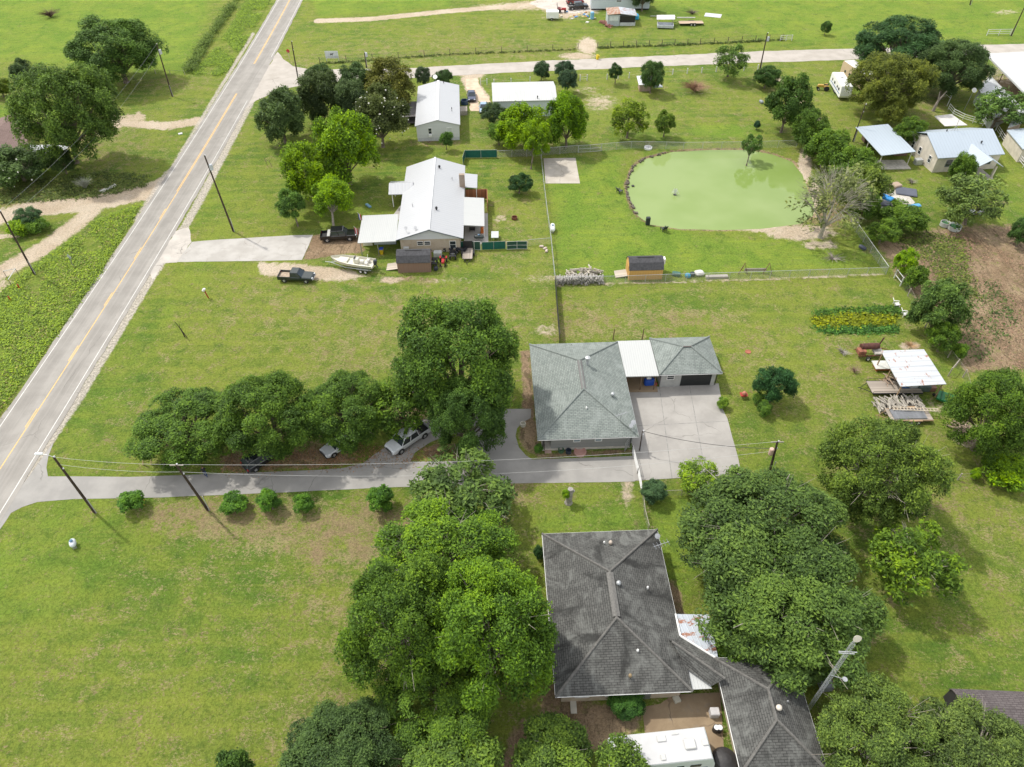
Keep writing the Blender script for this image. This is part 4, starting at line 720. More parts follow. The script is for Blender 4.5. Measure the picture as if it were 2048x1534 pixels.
def tree(label,cat,bb,kind='mid',col=OAK,clear=.25,name='tree',base=None,trunk=True,group=None,bark=None,ratio=None,twigs=0,flowers=0,cap=1.15):
    x0,y0,x1,y1=bb; mx,my=(x0+x1)/2,(y0+y1)/2; zc=3.0
    clear=clear*.45 if base is None else clear*.7
    for _ in range(8):
        c=P(mx,my,zc); s=ppm(c); r=(x1-x0)/2/s; e=math.atan2(H-zc,math.hypot(c.x,c.y)); hh=(y1-y0)/2/s
        k2=(hh*hh-(r*math.sin(e))**2)/math.cos(e)**2; cz=math.sqrt(k2) if k2>0 else 0; cz=min(max(cz,.5*r),cap*r) if ratio is None else ratio*r
        zc=cz*(1+clear)+ (.1 if kind in('small','vase') else .3)
    i=_tc[0]; _tc[0]+=1; rr=random.Random(i*13+5); me,C=PR[kind][i%len(PR[kind])]
    gx,gy=(P(*base).xy if base else (c.x+rr.uniform(-.1,.1)*r,c.y+rr.uniform(-.1,.1)*r))
    t=thing(name,label,cat,(gx,gy,0),0,group); rz=rr.uniform(0,6.28)
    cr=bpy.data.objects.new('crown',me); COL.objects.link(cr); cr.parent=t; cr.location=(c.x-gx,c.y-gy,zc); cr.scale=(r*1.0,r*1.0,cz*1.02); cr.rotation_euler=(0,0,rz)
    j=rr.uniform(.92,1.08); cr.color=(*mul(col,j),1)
    if trunk:
        mb=MB(); tr=max(.06,r*.055); cc=Vector((c.x-gx,c.y-gy,zc)); fork=Vector((cc.x*.3,cc.y*.3,max(.3,(zc-cz)*.9+.25*cz)))
        if fork.z>zc*.8: fork.z=zc*.6
        mb.tube([(0,0,-.1),(0,0,.25),(fork.x*.5,fork.y*.5,fork.z*.55),fork],[tr*1.5,tr*1.1,tr*.95,tr*.85],8)
        M_=Matrix.Rotation(rz,4,'Z'); n=len(C)
        for q in C[:: (2 if n>12 else 1)]:
            e_=M_@Vector((q[0]*r,q[1]*r,q[2]*cz)); e_=cc+e_*.95
            if e_.z<fork.z+.1: e_.z=fork.z+.2
            m1=fork.lerp(e_,.5)+Vector((rr.uniform(-.07,.07)*r,rr.uniform(-.07,.07)*r,.08*r))
            mb.tube([fork,m1,e_],[tr*.55,tr*.32,tr*.09],5)
            for _ in range(2 if kind in('airy','wisp') else 1):
                e2=e_+Vector((rr.gauss(0,.14)*r,rr.gauss(0,.14)*r,rr.uniform(0,.16)*r)); mb.tube([m1,(m1+e2)/2+Vector((0,0,.05*r)),e2],[tr*.22,tr*.13,tr*.05],4)
        for _ in range(int(twigs*.6)):
            d=Vector((rr.gauss(0,1),rr.gauss(0,1),rr.uniform(-.2,1.2))).normalized(); s0=cc+Vector((d.x*r*.35,d.y*r*.35,d.z*cz*.35)); e2=cc+Vector((d.x*r,d.y*r,d.z*cz))*rr.uniform(.78,.98)+Vector((0,0,.04*r))
            mb.tube([s0,s0.lerp(e2,.5)+Vector((rr.uniform(-.05,.05)*r,rr.uniform(-.05,.05)*r,.06*r)),e2],[.05,.028,.010],4)
            for _ in range(2):
                e3=e2+Vector((rr.gauss(0,.12)*r,rr.gauss(0,.12)*r,rr.uniform(-.02,.1)*r)); mb.tube([s0.lerp(e2,.6),e3],[.025,.010],3)
        mb.build('trunk',bark or BARK,t)
    if flowers:
        mb=MB()
        for _ in range(flowers):
            d=Vector((rr.gauss(0,1),rr.gauss(0,1)-.4,rr.gauss(.3,.8))).normalized(); p=Vector((c.x-gx,c.y-gy,zc))+Vector((d.x*r,d.y*r,d.z*cz))*rr.uniform(.92,1.02); mb.ball(p,rr.uniform(.09,.16),6)
        mb.build('blossom',M((.78,.76,.68),.6),t)
    return t
T=tree
O='tree'
# main live oaks
T('great round live oak left of the grey hip-roofed house',O,(780,592,1044,850),'big',OAK,.2)
T('low dark bough-heavy oak in front of the great round oak beside the drive loop',O,(858,755,1012,918),'big',OAKD,.15)
T('yellow-flecked live oak at the roadside end of the driveway row',O,(262,776,476,934),'big',OAK,.12)
T('second oak from the road in the driveway row over the dark car',O,(435,742,640,925),'big',OAK,.12)
T('oak in the driveway row standing over the white car',O,(600,742,785,900),'big',OAK,.14)
T('thin-leaved oak in the driveway row over the white pickup',O,(732,752,866,872),'airy',ELM,.3,bark=BARK)
T('broad-leaved tree leaning over the driveway with pale bare limbs showing',O,(816,916,1030,1045),'airy',(.10,.165,.045),.3,twigs=14,bark=BARKP)
T('bright upper oak of the huge clump left of the dark shingled house',O,(740,1003,1040,1250),'big',(.108,.200,.030),.12,twigs=30,bark=BARKP)
T('left oak of the huge clump bulging over the lawn',O,(682,1100,940,1400),'big',MIDG,.12,twigs=20,bark=BARKP)
T('right oak of the huge clump touching the dark shingled roof',O,(840,1100,1116,1440),'big',(.095,.180,.028),.12,twigs=24,bark=BARKP)
T('lowest oak of the huge clump above the bare brown ground',O,(762,1280,1010,1495),'big',MIDG,.12,twigs=12)
T('dark blue-green oak at the bottom edge left of centre',O,(568,1432,800,1590),'big',(.062,.110,.036),.12)
T('olive oak at the bottom edge below the brown yard',O,(800,1475,1010,1640),'mid',ASH,.12,twigs=10)
T('pale twiggy tree overlapping the nose of the white motorhome',O,(1030,1432,1190,1580),'mid',ASH,.2,twigs=20,bark=BARKP)
T('small leafy tree in front of the motorhome windows',O,(1175,1475,1300,1600),'airy',ASH,.2,twigs=10)
T('dark bush cut by the bottom edge on the open lawn','bush',(425,1500,500,1580),'small',OAKD,0,trunk=False,name='bush')
T('huge grey-green oak behind the dark shingled wing',O,(1352,955,1700,1205),'big',(.080,.135,.038),.12,twigs=34,bark=BARKP)
T('lower right half of the grey-green oak mass shading the lattice mast',O,(1408,1080,1752,1338),'big',(.082,.140,.036),.12,twigs=30,bark=BARKP)
T('low bough clump hanging over the link roof of the dark house',O,(1415,1215,1560,1345),'mid',MIDG,.5,twigs=8)
T('rounded tree clump overhanging the north edge of the dark wing roof',O,(1552,1250,1672,1352),'mid',MIDG,.5)
T('yellow-tipped twiggy tree in the middle of the right-hand lawn',O,(1648,832,1876,1060),'big',(.105,.165,.036),.15,twigs=50,bark=BARKP,cap=.95)
T('open light green tree below the yellow-tipped one',O,(1732,1038,1914,1205),'airy',(.11,.19,.03),.2,twigs=16,bark=BARKP)
T('broad bright-tipped oak filling the bottom right corner',O,(1632,1368,1885,1600),'big',(.100,.155,.040),.12,twigs=26,bark=BARKP)
T('twiggy oak cut by the corner below the arched shed',O,(1830,1410,2080,1640),'big',(.100,.150,.044),.12,twigs=50,bark=BARKP)
T('oak at the right edge beside the green mower deck',O,(1908,738,2085,925),'big',MIDG,.15)
T('bright low bush by the wire fence at the right edge','bush',(1965,915,2060,965),'small',(.14,.25,.03),0,name='bush')
T('tiny bright sapling left of the bright low bush','sapling',(1940,935,1962,962),'small',LIME,0,name='sapling')
T('big clump tree behind the wire fence right of the vegetable patch',O,(1828,548,1932,690),'mid',(.095,.165,.045),.05)
T('bright small tree at the corner of the pond fence',O,(1787,498,1834,552),'mid',LIME,.05)
T('green shrub wedged between the fence corner and the big clump tree','bush',(1812,530,1855,585),'small',MIDG,0,name='bush')
T('leaning shrub on the fence right of the pole shed','bush',(1856,640,1922,705),'mid',MIDG,.05,name='bush')
T('lime shrub on the fence above the mower deck','bush',(1905,680,1935,725),'small',(.12,.22,.04),0,name='bush')
T('dark glossy young tree casting a long shadow beside the parking pad',O,(1509,728,1592,805),'mid',(.03,.085,.03),.2,base=(1537,812))
T('half bare grey willow leaning beside the pond',O,(1587,330,1745,480),'wisp',(.15,.18,.07),.1,twigs=230,bark=M((.33,.31,.25),.9,0,.2,3))
# right of the pond
for lab,bb,k,c_ in[('tall dark tree at the lane end of the pond hedge',(1530,148,1626,268),'mid',OAKD),('small dark tree in front of the lane corner',(1508,135,1562,175),'mid',EVG),('second tree down the pond hedge from the lane',(1585,222,1664,300),'mid',OAK),('third tree down the pond hedge',(1612,262,1700,335),'mid',MIDG),('hedge tree above the grey willow',(1655,292,1755,375),'mid',MIDG),('yellow-green hedge tree left of the open shed',(1680,330,1778,420),'mid',(.13,.19,.045)),('hedge tree behind the blue tarp',(1700,375,1760,440),'mid',OAK),('bushy green growth below the tarp pile',(1755,412,1850,460),'mid',MIDG),('low green shrub at the end of the tarp pile',(1735,440,1800,490),'mid',(.12,.21,.04))]:
    T(lab,'tree',bb,k,c_,.03)
T('great dark crown over the lane beside the tan motorhome',O,(1712,42,1885,150),'big',(.045,.10,.038),.25)
T('olive fine-leaved tree in front of the great dark crown',O,(1706,112,1862,228),'big',OLIVE,.2)
T('dark green tree joining the great crown on the horse-barn side',O,(1835,85,1976,190),'big',(.065,.11,.04),.2)
T('small olive tree below the fine-leaved one near the open shed',O,(1752,198,1812,252),'mid',OLIVE,.3)
T('round bright tree between open shed and farmhouse',O,(1792,238,1852,292),'mid',ELM,.3)
T('leafy tree over the roofs left of the cream outbuilding',O,(1948,182,2062,255),'airy',(.105,.185,.05),.4)
T('slim tree in front of the farmhouse porch',O,(1900,308,1950,368),'mid',MIDG,.05)
T('wide light green shrub mass above the white drums',O,(1878,352,2010,452),'airy',(.125,.185,.055),.05,twigs=20)
T('dark shrub at the right edge of the ploughed field','bush',(2022,432,2070,498),'mid',(.06,.12,.035),0,name='bush')
# middle
for lab,bb,k,c_,cl,kw in[
 ('round dark tree at the left end of the corner grove',(508,182,612,282),'mid',(.075,.12,.045),.1,{}),('dark magnolia behind the round corner tree',(592,148,688,245),'mid',(.06,.09,.035),.15,{}),('dark tree at the lane edge of the corner grove',(610,128,672,175),'mid',(.055,.10,.035),.2,{}),
 ('tall dark tree in the middle of the corner grove',(675,132,745,205),'mid',(.06,.105,.04),.2,{}),('golden-green magnolia at the right of the corner grove',(728,124,826,218),'mid',(.125,.135,.035),.15,{}),('grey-green tree behind the white-flowered magnolia',(665,165,740,248),'mid',(.075,.115,.05),.1,{}),
 ('magnolia dotted with white blossoms left of the manufactured home',(706,178,820,292),'mid',(.085,.11,.04),.1,dict(flowers=46)),
 ('tall bright pecan above the black pickup',(628,228,756,368),'mid',(.13,.235,.025),.15,dict(twigs=8)),('bright pecan with dead twigs left of the tall pecan',(560,290,668,400),'mid',(.14,.24,.025),.2,dict(twigs=24,bark=BARKP)),
 ('small lime tree with a pale trunk behind the black pickup',(622,358,706,430),'mid',LIME,.6,dict(base=(667,450),bark=BARKP)),('small green tree left of the lime tree',(550,378,614,440),'mid',(.085,.165,.04),.5,dict(base=(596,452))),
 ('blue-green shrub left of the dish behind the manufactured home',(830,135,862,172),'mid',(.065,.10,.055),.05,{}),('round dark tree right of the dish behind the manufactured home',(864,140,906,170),'mid',(.06,.115,.04),.1,{}),('thin young tree at the gable of the manufactured home',(879,262,906,296),'small',(.09,.18,.045),.6,dict(base=(893,299))),
 ('dark dense tree over the light blue car',(958,205,1012,248),'mid',(.055,.09,.04),.1,{}),('small lime tree right of the thin young tree',(972,246,1018,284),'mid',(.12,.22,.04),.4,dict(base=(998,290))),
 ('bright tree hiding the left corner of the metal barn',(995,214,1100,300),'mid',PECAN,.1,{}),('tallest bright tree hiding the right corner of the metal barn',(1088,186,1174,300),'mid',(.12,.235,.022),.1,{}),('bright tree leaning over the chain-link corner by the slab',(1042,240,1106,318),'mid',(.15,.26,.025),.5,dict(base=(1062,338))),
 ('first round tree along the lane fence behind the barn',(1067,125,1100,158),'mid',(.05,.095,.045),.15,{}),('grey tree pair near the lane fence, rear one',(1108,122,1148,152),'mid',(.055,.10,.055),.2,{}),('grey tree pair near the lane fence, front one',(1115,142,1156,180),'mid',(.055,.10,.055),.3,dict(base=(1134,186))),
 ('round dark tree on a thin stem by the white gate',(1216,128,1247,160),'mid',(.05,.105,.035),.5,dict(base=(1230,167))),('leafy tree over the brick hutch',(1280,124,1330,182),'mid',(.075,.14,.045),.15,{}),('light green tree on the lane fence with drooping leaves',(1424,92,1497,152),'airy',(.115,.20,.05),.25,dict(base=(1455,153))),
 ('yellow-green tree left of two by the pond fence',(1218,203,1298,272),'airy',(.15,.23,.03),.15,dict(base=(1254,276),twigs=8)),('yellow-green tree right of two by the pond fence',(1308,222,1354,270),'mid',(.125,.205,.04),.25,dict(base=(1327,274))),
 ('small tree standing in the far corner of the pond',(1483,270,1526,312),'airy',(.085,.17,.04),.6,dict(base=(1493,330))),('tiny dark cedar near the pond hedge',(1507,240,1521,260),'small',(.035,.08,.045),.2,{}),('lone small tree in the far pasture',(1642,44,1664,66),'mid',(.07,.14,.04),.2,{}),
 ('round dark shrub inside the chain-link yard',(1014,347,1067,388),'mid',(.035,.085,.03),.05,{}),('big dark tree cut by the top edge beside the shack',(1262,-50,1312,22),'mid',(.06,.10,.04),.25,{}),
 ('big oak overhanging the brown bungalow roof',(42,136,240,322),'big',(.105,.180,.042),.25,dict(base=(153,326))),('wide dark oak by the utility pole left of the highway',(140,45,318,163),'big',(.080,.150,.038),.12,{}),('small dark tree left of the wide dark oak',(22,122,76,180),'mid',(.065,.105,.05),.05,{}),('bush at the left edge below the pasture',(-22,158,24,192),'mid',(.12,.18,.03),.0,{}),
 ('flowering shrub mass in front of the brown bungalow',(-30,298,92,366),'mid',(.075,.13,.042),.05,dict(flowers=14)),('small dark tree under the big oak by its trunk',(98,298,148,345),'mid',(.06,.10,.035),.05,{}),
 ('bright roadside bush between the sandy tracks',(30,412,84,455),'mid',(.07,.135,.06),.05,{}),('low lime bush in front of the roadside bush',(14,440,62,472),'small',(.16,.28,.03),.0,{}),('low green bush right of the lime one',(56,438,96,466),'small',(.11,.21,.04),.0,{}),
 ('bright sparse tree with pale twisted limbs behind the pad',(1352,914,1446,992),'airy',(.16,.26,.04),.15,dict(twigs=14,bark=BARKP,base=(1393,995))),('dark bush at the foot of the pale-limbed tree','x','small',(.06,.13,.05),0,{}),
 ('green shrub at the end of the pipe gate',(1282,958,1334,1006),'mid',(.07,.13,.06),.0,{}),('dark bush left of the dark house roof',(1066,1080,1092,1130),'mid',(.035,.085,.03),.0,{}),
 ('green shrub under the south eave of the dark house',(1215,1388,1290,1420),'mid',(.05,.125,.03),.0,{}),('small plant at the corner of the raised bed',(1068,886,1086,908),'small',(.10,.22,.05),.0,{}),
 ('light bush beside the parking pad edge',(1433,794,1457,818),'small',(.16,.27,.05),.0,{}),('first flower shrub below the glossy young tree',(1505,785,1530,808),'small',(.12,.22,.05),.0,{}),('second flower shrub below the glossy young tree',(1515,802,1545,832),'small',(.10,.19,.04),.0,{})]:
    if bb=='x': bb=(1400,960,1450,1005)
    cat='bush' if ('shrub' in lab or 'bush' in lab or 'plant' in lab) else 'tree'
    T(lab,cat,bb,k,c_,cl,name='bush' if cat=='bush' else 'tree',**kw)
for lab,bb in[('lopsided crape myrtle farthest left of the row by the driveway',(234,980,288,1026)),('crape myrtle just right of the second utility pole',(441,982,497,1030)),('crape myrtle in the middle of the driveway row',(513,978,562,1025)),('smallest crape myrtle of the driveway row',(585,986,628,1026)),('darkest crape myrtle, right end of the driveway row',(732,971,790,1026))]:
    T(lab,'shrub',bb,'vase',CREPE,.3,name='crape_myrtle',group='crape myrtles along the driveway')
# grey tuft of pampas
def tuft(label,px,py,r,h,n,col,name='grass_clump'):
    mb=MB(); rr=random.Random(px)
    for _ in range(n):
        a=rr.uniform(0,6.28); k=rr.uniform(.2,1)*r; z=h*rr.uniform(.6,1); d=.03
        mb.tube([(0,0,0),(k*.4*math.cos(a),k*.4*math.sin(a),z*.75),(k*math.cos(a),k*math.sin(a),z)],[d,d*.8,.008],3)
    o=mb.build(name,M(col,.9,0,.3,2)); o.location=P(px,py); return tag(o,label,'plant')
tuft('silvery arching grass clump beside the left yard',172,378,2.0,1.9,150,(.33,.34,.27)); tuft('pile of grey cut branches on the pond lawn',1665,518,2.4,.5,70,(.34,.30,.26),'branch_pile'); tuft('small heap of grey sticks near the rusty smoker',1684,706,1.4,.6,60,(.33,.30,.27),'stick_pile'); tuft('mown hay tuft behind the pole shed',1822,692,1.6,.4,90,(.50,.33,.18),'hay_pile'); tuft('grey dry weed ball on the farmhouse lawn',1822,366,1.4,.7,90,(.30,.28,.22),'dry_bush')
tuft('straw-coloured burn pile of dead fronds by the lane',1390,183,4.2,2.0,420,(.34,.21,.13),'brush_pile'); tuft('dark brush pile in the far left pasture',102,34,3.8,1.8,220,(.12,.075,.05),'brush_pile'); tuft('thin dry weeds by the pole shed corner',1708,745,.9,.8,40,(.30,.20,.16),'dry_weed'); tuft('dark dead heap beside the far flatbed trailer',1384,28,3.0,1.0,120,(.16,.13,.10),'brush_pile')
# ---------------- stuff: scattered growth
def scatter(name,label,poly,n,size,h,cols,seed=1,patchy=0,lay=.4,thin=None,perclump=7,spread=.35,kind='stuff',cut=None):
    r=np.random.default_rng(seed); xs=[p[0] for p in poly]; ys=[p[1] for p in poly]; out=[]
    wp=[tuple(P(*q)[:2]) for q in poly]; X=np.array([p[0] for p in wp]); Y=np.array([p[1] for p in wp])
    x=r.uniform(X.min(),X.max(),n*3); y=r.uniform(Y.min(),Y.max(),n*3); k=inpoly(x,y,wp)
    if cut: 
        a,b,_=qarr(x,y); k&=(paint(a,b,PAINT[cut])<.5)
    if patchy: k&=(np.sin(x*.55+1.3*np.sin(y*.3))+np.sin(y*.43+x*.21+2*np.sin(x*.17))+r.normal(0,.5,len(x))>patchy-1.6)
    x=x[k][:n]; y=y[k][:n]
    n=len(x); ci=np.repeat(np.arange(n),perclump); m=len(ci); hh=h*r.uniform(.3,1.2,n)
    c=np.stack([x[ci]+r.normal(0,spread,m),y[ci]+r.normal(0,spread,m),np.abs(r.normal(.45,.3,m))*hh[ci]+.02],-1)
    nm=norm(np.array([0,-.1,1])+r.normal(size=(m,3))*lay); a=norm(np.cross(nm,r.normal(size=(m,3)))); b=np.cross(nm,a); s=size*r.uniform(.5,1.4,(m,1)); a=a*s; b=b*s*.5
    v=np.stack([c-a,c-b,c+a,c+b],1).reshape(-1,3); me=bpy.data.meshes.new(name); me.vertices.add(4*m); me.vertices.foreach_set('co',v.ravel().astype(np.float32)); me.loops.add(4*m); me.loops.foreach_set('vertex_index',np.arange(4*m)); me.polygons.add(m); me.polygons.foreach_set('loop_start',np.arange(m)*4); me.update(calc_edges=True)
    t=np.clip(r.normal(.45,.2,n)[ci]+r.normal(0,.15,m),0,1); at=me.attributes.new('tint','FLOAT','FACE'); at.data.foreach_set('value',t.astype(np.float32)); me.materials.append(LEAF)
    o=bpy.data.objects.new(name,me); COL.objects.link(o); o.color=(*cols,1); return tag(o,label,'plants',None,kind)
scatter('roadside_weeds','tall yellow-green weeds filling the strip left of the highway',[(-60,960),(-60,640),(60,540),(200,440),(283,408),(262,440),(190,560),(70,725),(-20,850)],7500,.145,.38,(.215,.315,.05),3,patchy=.8,lay=.25,perclump=9,spread=.30)
scatter('roadside_weeds','tall bright weeds in the upper strip between hedge line and highway',[(385,148),(440,90),(500,-10),(545,-10),(505,60),(455,140),(440,152)],5200,.15,.4,(.21,.32,.05),4,patchy=.8,lay=.25,perclump=8,spread=.4)
scatter('weed_patch','dry and green weeds below the brown bungalow',[(0,385),(60,360),(200,345),(300,350),(295,372),(180,398),(60,405),(0,410)],900,.2,.35,(.12,.16,.05),5,lay=.5,perclump=8)
scatter('weed_patch','green vines sprawling over the bare field',[(1780,478),(1850,462),(1930,480),(1940,540),(1960,600),(1900,600),(1850,520)],650,.2,.15,(.13,.17,.045),6,lay=.4,perclump=7,spread=.5)
scatter('vine_rows','back row of green leaves in the vegetable patch',[(1630,624),(1790,616),(1800,628),(1640,634)],330,.22,.45,(.085,.175,.035),7,lay=.4,perclump=9)
scatter('vine_rows','yellow-leaved squash row in the middle of the vegetable patch',[(1622,638),(1700,628),(1790,634),(1780,652),(1640,656)],420,.24,.45,(.22,.26,.03),8,lay=.4,perclump=9)
scatter('vine_rows','low green front row of the vegetable patch',[(1632,656),(1792,654),(1792,663),(1650,664)],300,.2,.3,(.07,.17,.04),9,lay=.4,perclump=9)
scatter('hedge_growth','dark scrubby fence-line growth running up beside the highway',[(370,146),(402,95),(442,40),(472,-8),(486,-8),(462,25),(422,80),(390,144)],900,.17,1.7,(.15,.22,.06),10,patchy=.7,lay=.6,perclump=22,spread=.55)
scatter('field_debris','dead sticks and clods strewn over the bare field',[(1800,480),(2048,450),(2100,600),(2100,740),(1950,740),(1880,660)],1300,.11,.08,(.30,.21,.145),11,patchy=.9,lay=.25,perclump=7,spread=.5)
scatter('field_weeds','sparse green weeds in the bare field near the fence',[(1880,580),(1990,560),(2040,640),(1980,720),(1930,720)],260,.18,.2,(.09,.14,.045),12,lay=.5,perclump=6,spread=.5)
scatter('fence_line_grass','dark uncut grass under the wire fence across the far yard',[(640,126),(900,108),(1150,98),(1150,101),(900,111),(642,130)],900,.16,.35,(.09,.12,.035),13,lay=.7,perclump=8,spread=.2)
scatter('fence_line_grass','dark uncut grass under the far wire fence right of the gap',[(1195,95),(1400,87),(1565,79),(1565,82),(1400,90),(1196,98)],700,.16,.4,(.08,.115,.035),14,lay=.7,perclump=8,spread=.2)
scatter('fallen_leaves','brown leaves under the driveway oaks',[(440,905),(700,890),(930,900),(900,915),(700,935),(450,945)],900,.10,.03,(.26,.16,.09),15,lay=.2,perclump=4,spread=.5)

scatter('dry_weeds','straw-coloured dead stems in the weed strip left of the highway',[(-40,900),(60,560),(200,450),(270,415),(180,560),(60,720)],900,.12,.45,(.34,.30,.14),21,patchy=1.2,lay=.7,perclump=7)
# ---------------- vehicles (front towards +x)
def wheel(t,x,y,r=.38,wd=.25,rim=None,s=1):
    w=MB().lathe([(r*.62,-wd/2),(r*.93,-wd/2),(r,-wd*.36),(r,wd*.36),(r*.93,wd/2),(r*.62,wd/2)],(x,y,r),18,ax='y').build('wheel',RUBBER,t)
    mb=MB().lathe([(r*.64,-wd*.42),(r*.64,wd*.42)],(x,y,r),14,ax='y')
    for k in range(5): a=k*2*PI/5; mb.box((x+math.cos(a)*r*.35,y+s*wd*.46,r+math.sin(a)*r*.35),(r*.16+abs(math.cos(a))*r*.4,.02,r*.16+abs(math.sin(a))*r*.4))
    mb.build('rim',rim or M((.55,.56,.57),.3,.5,.05),w); return w
def sec(x,hw,z0,z1,b=.10,top=.0):   # rounded section at x
    return [(x,-hw+b*.6,z0),(x,hw-b*.6,z0),(x,hw,z0+b),(x,hw-top*.3,z1-b-.02),(x,hw-b-top,z1),(x,-hw+b+top,z1),(x,-hw+top*.3,z1-b-.02),(x,-hw,z0+b)]
def greenhouse(t,x0,x1,x2,x3,hw,z0,z1,paint,tw=.80,glass=None,pill=(.5,)):
    # x0 rear base, x1 rear roof, x2 front roof, x3 front base
    b=[(x0,-hw,z0),(x3,-hw,z0),(x3,hw,z0),(x0,hw,z0)]; u=[(x1,-hw*tw,z1),(x2,-hw*tw,z1),(x2,hw*tw,z1),(x1,hw*tw,z1)]
    MB().loft([b,u]).build('window',glass or GLASS,t)
    e=.10; rb=MB().loft([[(x1-e,-hw*tw-.04,z1-.02),(x2+e,-hw*tw-.04,z1-.02),(x2+e,hw*tw+.04,z1-.02),(x1-e,hw*tw+.04,z1-.02)],[(x1-e*.3,-hw*tw+.02,z1+.05),(x2+e*.2,-hw*tw+.02,z1+.05),(x2+e*.2,hw*tw-.02,z1+.05),(x1-e*.3,hw*tw-.02,z1+.05)]])
    for p,q in zip(b,u): rb.tube([p,q],.045,5)
    for f in pill:
        for s in(-1,1): rb.tube([(x0+(x3-x0)*f,s*hw,z0),(x1+(x2-x1)*f,s*hw*tw,z1)],.05,5)
    rb.build('roof',paint,t)
def car(name,label,cat,loc,rz,paint,L=4.7,W=1.85,Hh=1.45,style='sedan',bed=False,toolbox=None,bedfill=None,rim=None,grp=None,hoodz=None,wr=.36,cabs=(.5,)):
    t=thing(name,label,cat,loc,rz,grp); h=W/2; l=L/2; pick=bed; zb=.32 if not pick else .45; zs=hoodz or (.95 if style=='sedan' else 1.05)
    if pick:
        xb=-l+ (2.0 if bed=='long' else 1.75)   # bed front
        xr,xf=xb+.05,xb+(1.5 if bed=='long' else 2.3); nose=l
        mb=MB().loft([sec(xb,h,zb,zs),sec(xf+.35,h,zb,zs),sec(nose-.25,h*.97,zb,zs-.06),sec(nose-.04,h*.9,zb+.12,zs-.22)])
        mb.box((-l+(xb+l)/2,0,zb+.1),(xb+l,W-.1,.2)); 
        for s in(-1,1): mb.box((-l+(xb+l)/2,s*(h-.05),(zb+zs)/2+.02),(xb+l,.10,zs-zb),b=.02)
        mb.box((-l+.04,0,(zb+zs)/2+.04),(.08,W-.22,zs-zb-.08)); mb.build('body',paint,t)
        MB().box((-l+(xb+l)/2,0,zb+.26),(xb+l-.12,W-.24,.1)).build('bed_liner',bedfill or DARK,t)
        if toolbox: MB().box((xb-.32,0,zs+.03),(.5,W-.06,.26),b=.03).build('toolbox',M((.62,.62,.60),.35,.4,.05),t)
        greenhouse(t,xr,xr+.10,xf-.28,xf+.36,h*.95,zs-.02,Hh,paint,.82,pill=cabs)
    else:
        mb=MB().loft([sec(-l+.03,h*.86,zb+.1,zs-.12),sec(-l+.3,h*.97,zb,zs),sec(-.2,h,zb-.03,zs+.02),sec(l*.42,h,zb,zs-.03),sec(l-.3,h*.95,zb,zs-.16),sec(l-.02,h*.82,zb+.1,zs-.34)]); mb.build('body',paint,t)
        if style=='sedan': greenhouse(t,-l+.75,-l+1.35,.15,l*.44,h*.93,zs-.02,Hh,paint,.78,pill=(.52,))
        else: greenhouse(t,-l+.12,-l+.45,.25,l*.44,h*.95,zs-.02,Hh,paint,.82,pill=(.33,.64))
    wb=L*.305 if not pick else L*.315
    for x in(-wb,wb*.98):
        for s in(-1,1):
            wheel(t,x,s*(h-.10),wr,.24,rim,s)
            MB().lathe([(wr*1.16,-.02),(wr*1.16,.02)],(x,s*(h-.012),wr+.03),18,ax='y').build('wheel_arch',DARK,t)
    for s in(-1,1):
        MB().box((l-.10,s*(h-.32),zs-.26 if not pick else zs-.22),(.16,.34,.16),b=.03).build('headlight',M((.75,.78,.8),.1,0,.03),t)
        MB().box((-l+.05,s*(h-.14),zs-.22),(.10,.2,.26),b=.02).build('tail_light',M((.35,.012,.012),.2,0,.05),t)
        MB().box((.35 if not pick else xf+.15,s*(h+.10),zs+.06),(.14,.2,.14),b=.02).build('mirror',paint,t)
    for s,nm in((1,'bumper'),(-1,'bumper')): MB().box((s*(l-.02),0,zb+.12),(.16,W*.86,.22),b=.04).build(nm,CHROME if pick else DARK,t)
    MB().box((l+.005,0,zb+.34),(.04,W*.5,.18),b=.01).build('grille',DARK,t)
    return t
def head(p,q,z=0,mid=True):
    a=P(*p,z); b=P(*q,z); m=(a+b)/2; return (m.x,m.y,0),math.atan2(b.y-a.y,b.x-a.x),(b-a).length
BLK=mat_paint('black_car_paint',(.008,.009,.010)); GRNB=mat_paint('dark_green_car_paint',(.012,.022,.022)); WHT=mat_paint('white_car_paint',(.58,.60,.62)); NAVY=mat_paint('navy_car_paint',(.02,.035,.09)); LBLUE=mat_paint('light_blue_car_paint',(.28,.40,.55)); CHAR=mat_paint('charcoal_car_paint',(.012,.016,.02)); REDP=mat_paint('red_car_paint',(.22,.015,.015))
lo,rz,L_=head((640,470),(714,466),.9); car('pickup_truck','black crew-cab pickup with a silver bed toolbox beside the carport','pickup truck',lo,rz+R(1),BLK,5.9,2.0,1.92,bed='short',toolbox=True,hoodz=1.15,wr=.41)
lo,rz,L_=head((556,548),(629,551),.9); car('pickup_truck','dark green single-cab pickup with an open sandy bed on the gravel patch','pickup truck',lo,rz,GRNB,5.5,1.9,1.72,bed='long',bedfill=M((.38,.30,.22),.9,0,.3,3),hoodz=1.05,wr=.36,cabs=(.75,))
lo,rz,_=head((845,855),(785,895),.8); car('pickup_truck','white pickup nosing out from under the driveway oaks','pickup truck',lo,rz,WHT,5.7,2.0,1.85,bed='short',hoodz=1.12,wr=.40)
lo,rz,_=head((708,868),(648,905),.7); car('car','white car mostly hidden by branches between the dark car and white pickup','car',lo,rz,WHT,4.6,1.85,1.5)
lo,rz,_=head((489,935),(560,893),.7); car('suv','dark glossy suv with red tail lights under the oaks by the driveway','car',lo,rz,CHAR,4.7,1.9,1.68,style='suv')
lo,rz,_=head((868,800),(842,780),.7); car('car','white car just glimpsed through the great round oak','car',lo,rz,WHT,4.5,1.8,1.45)
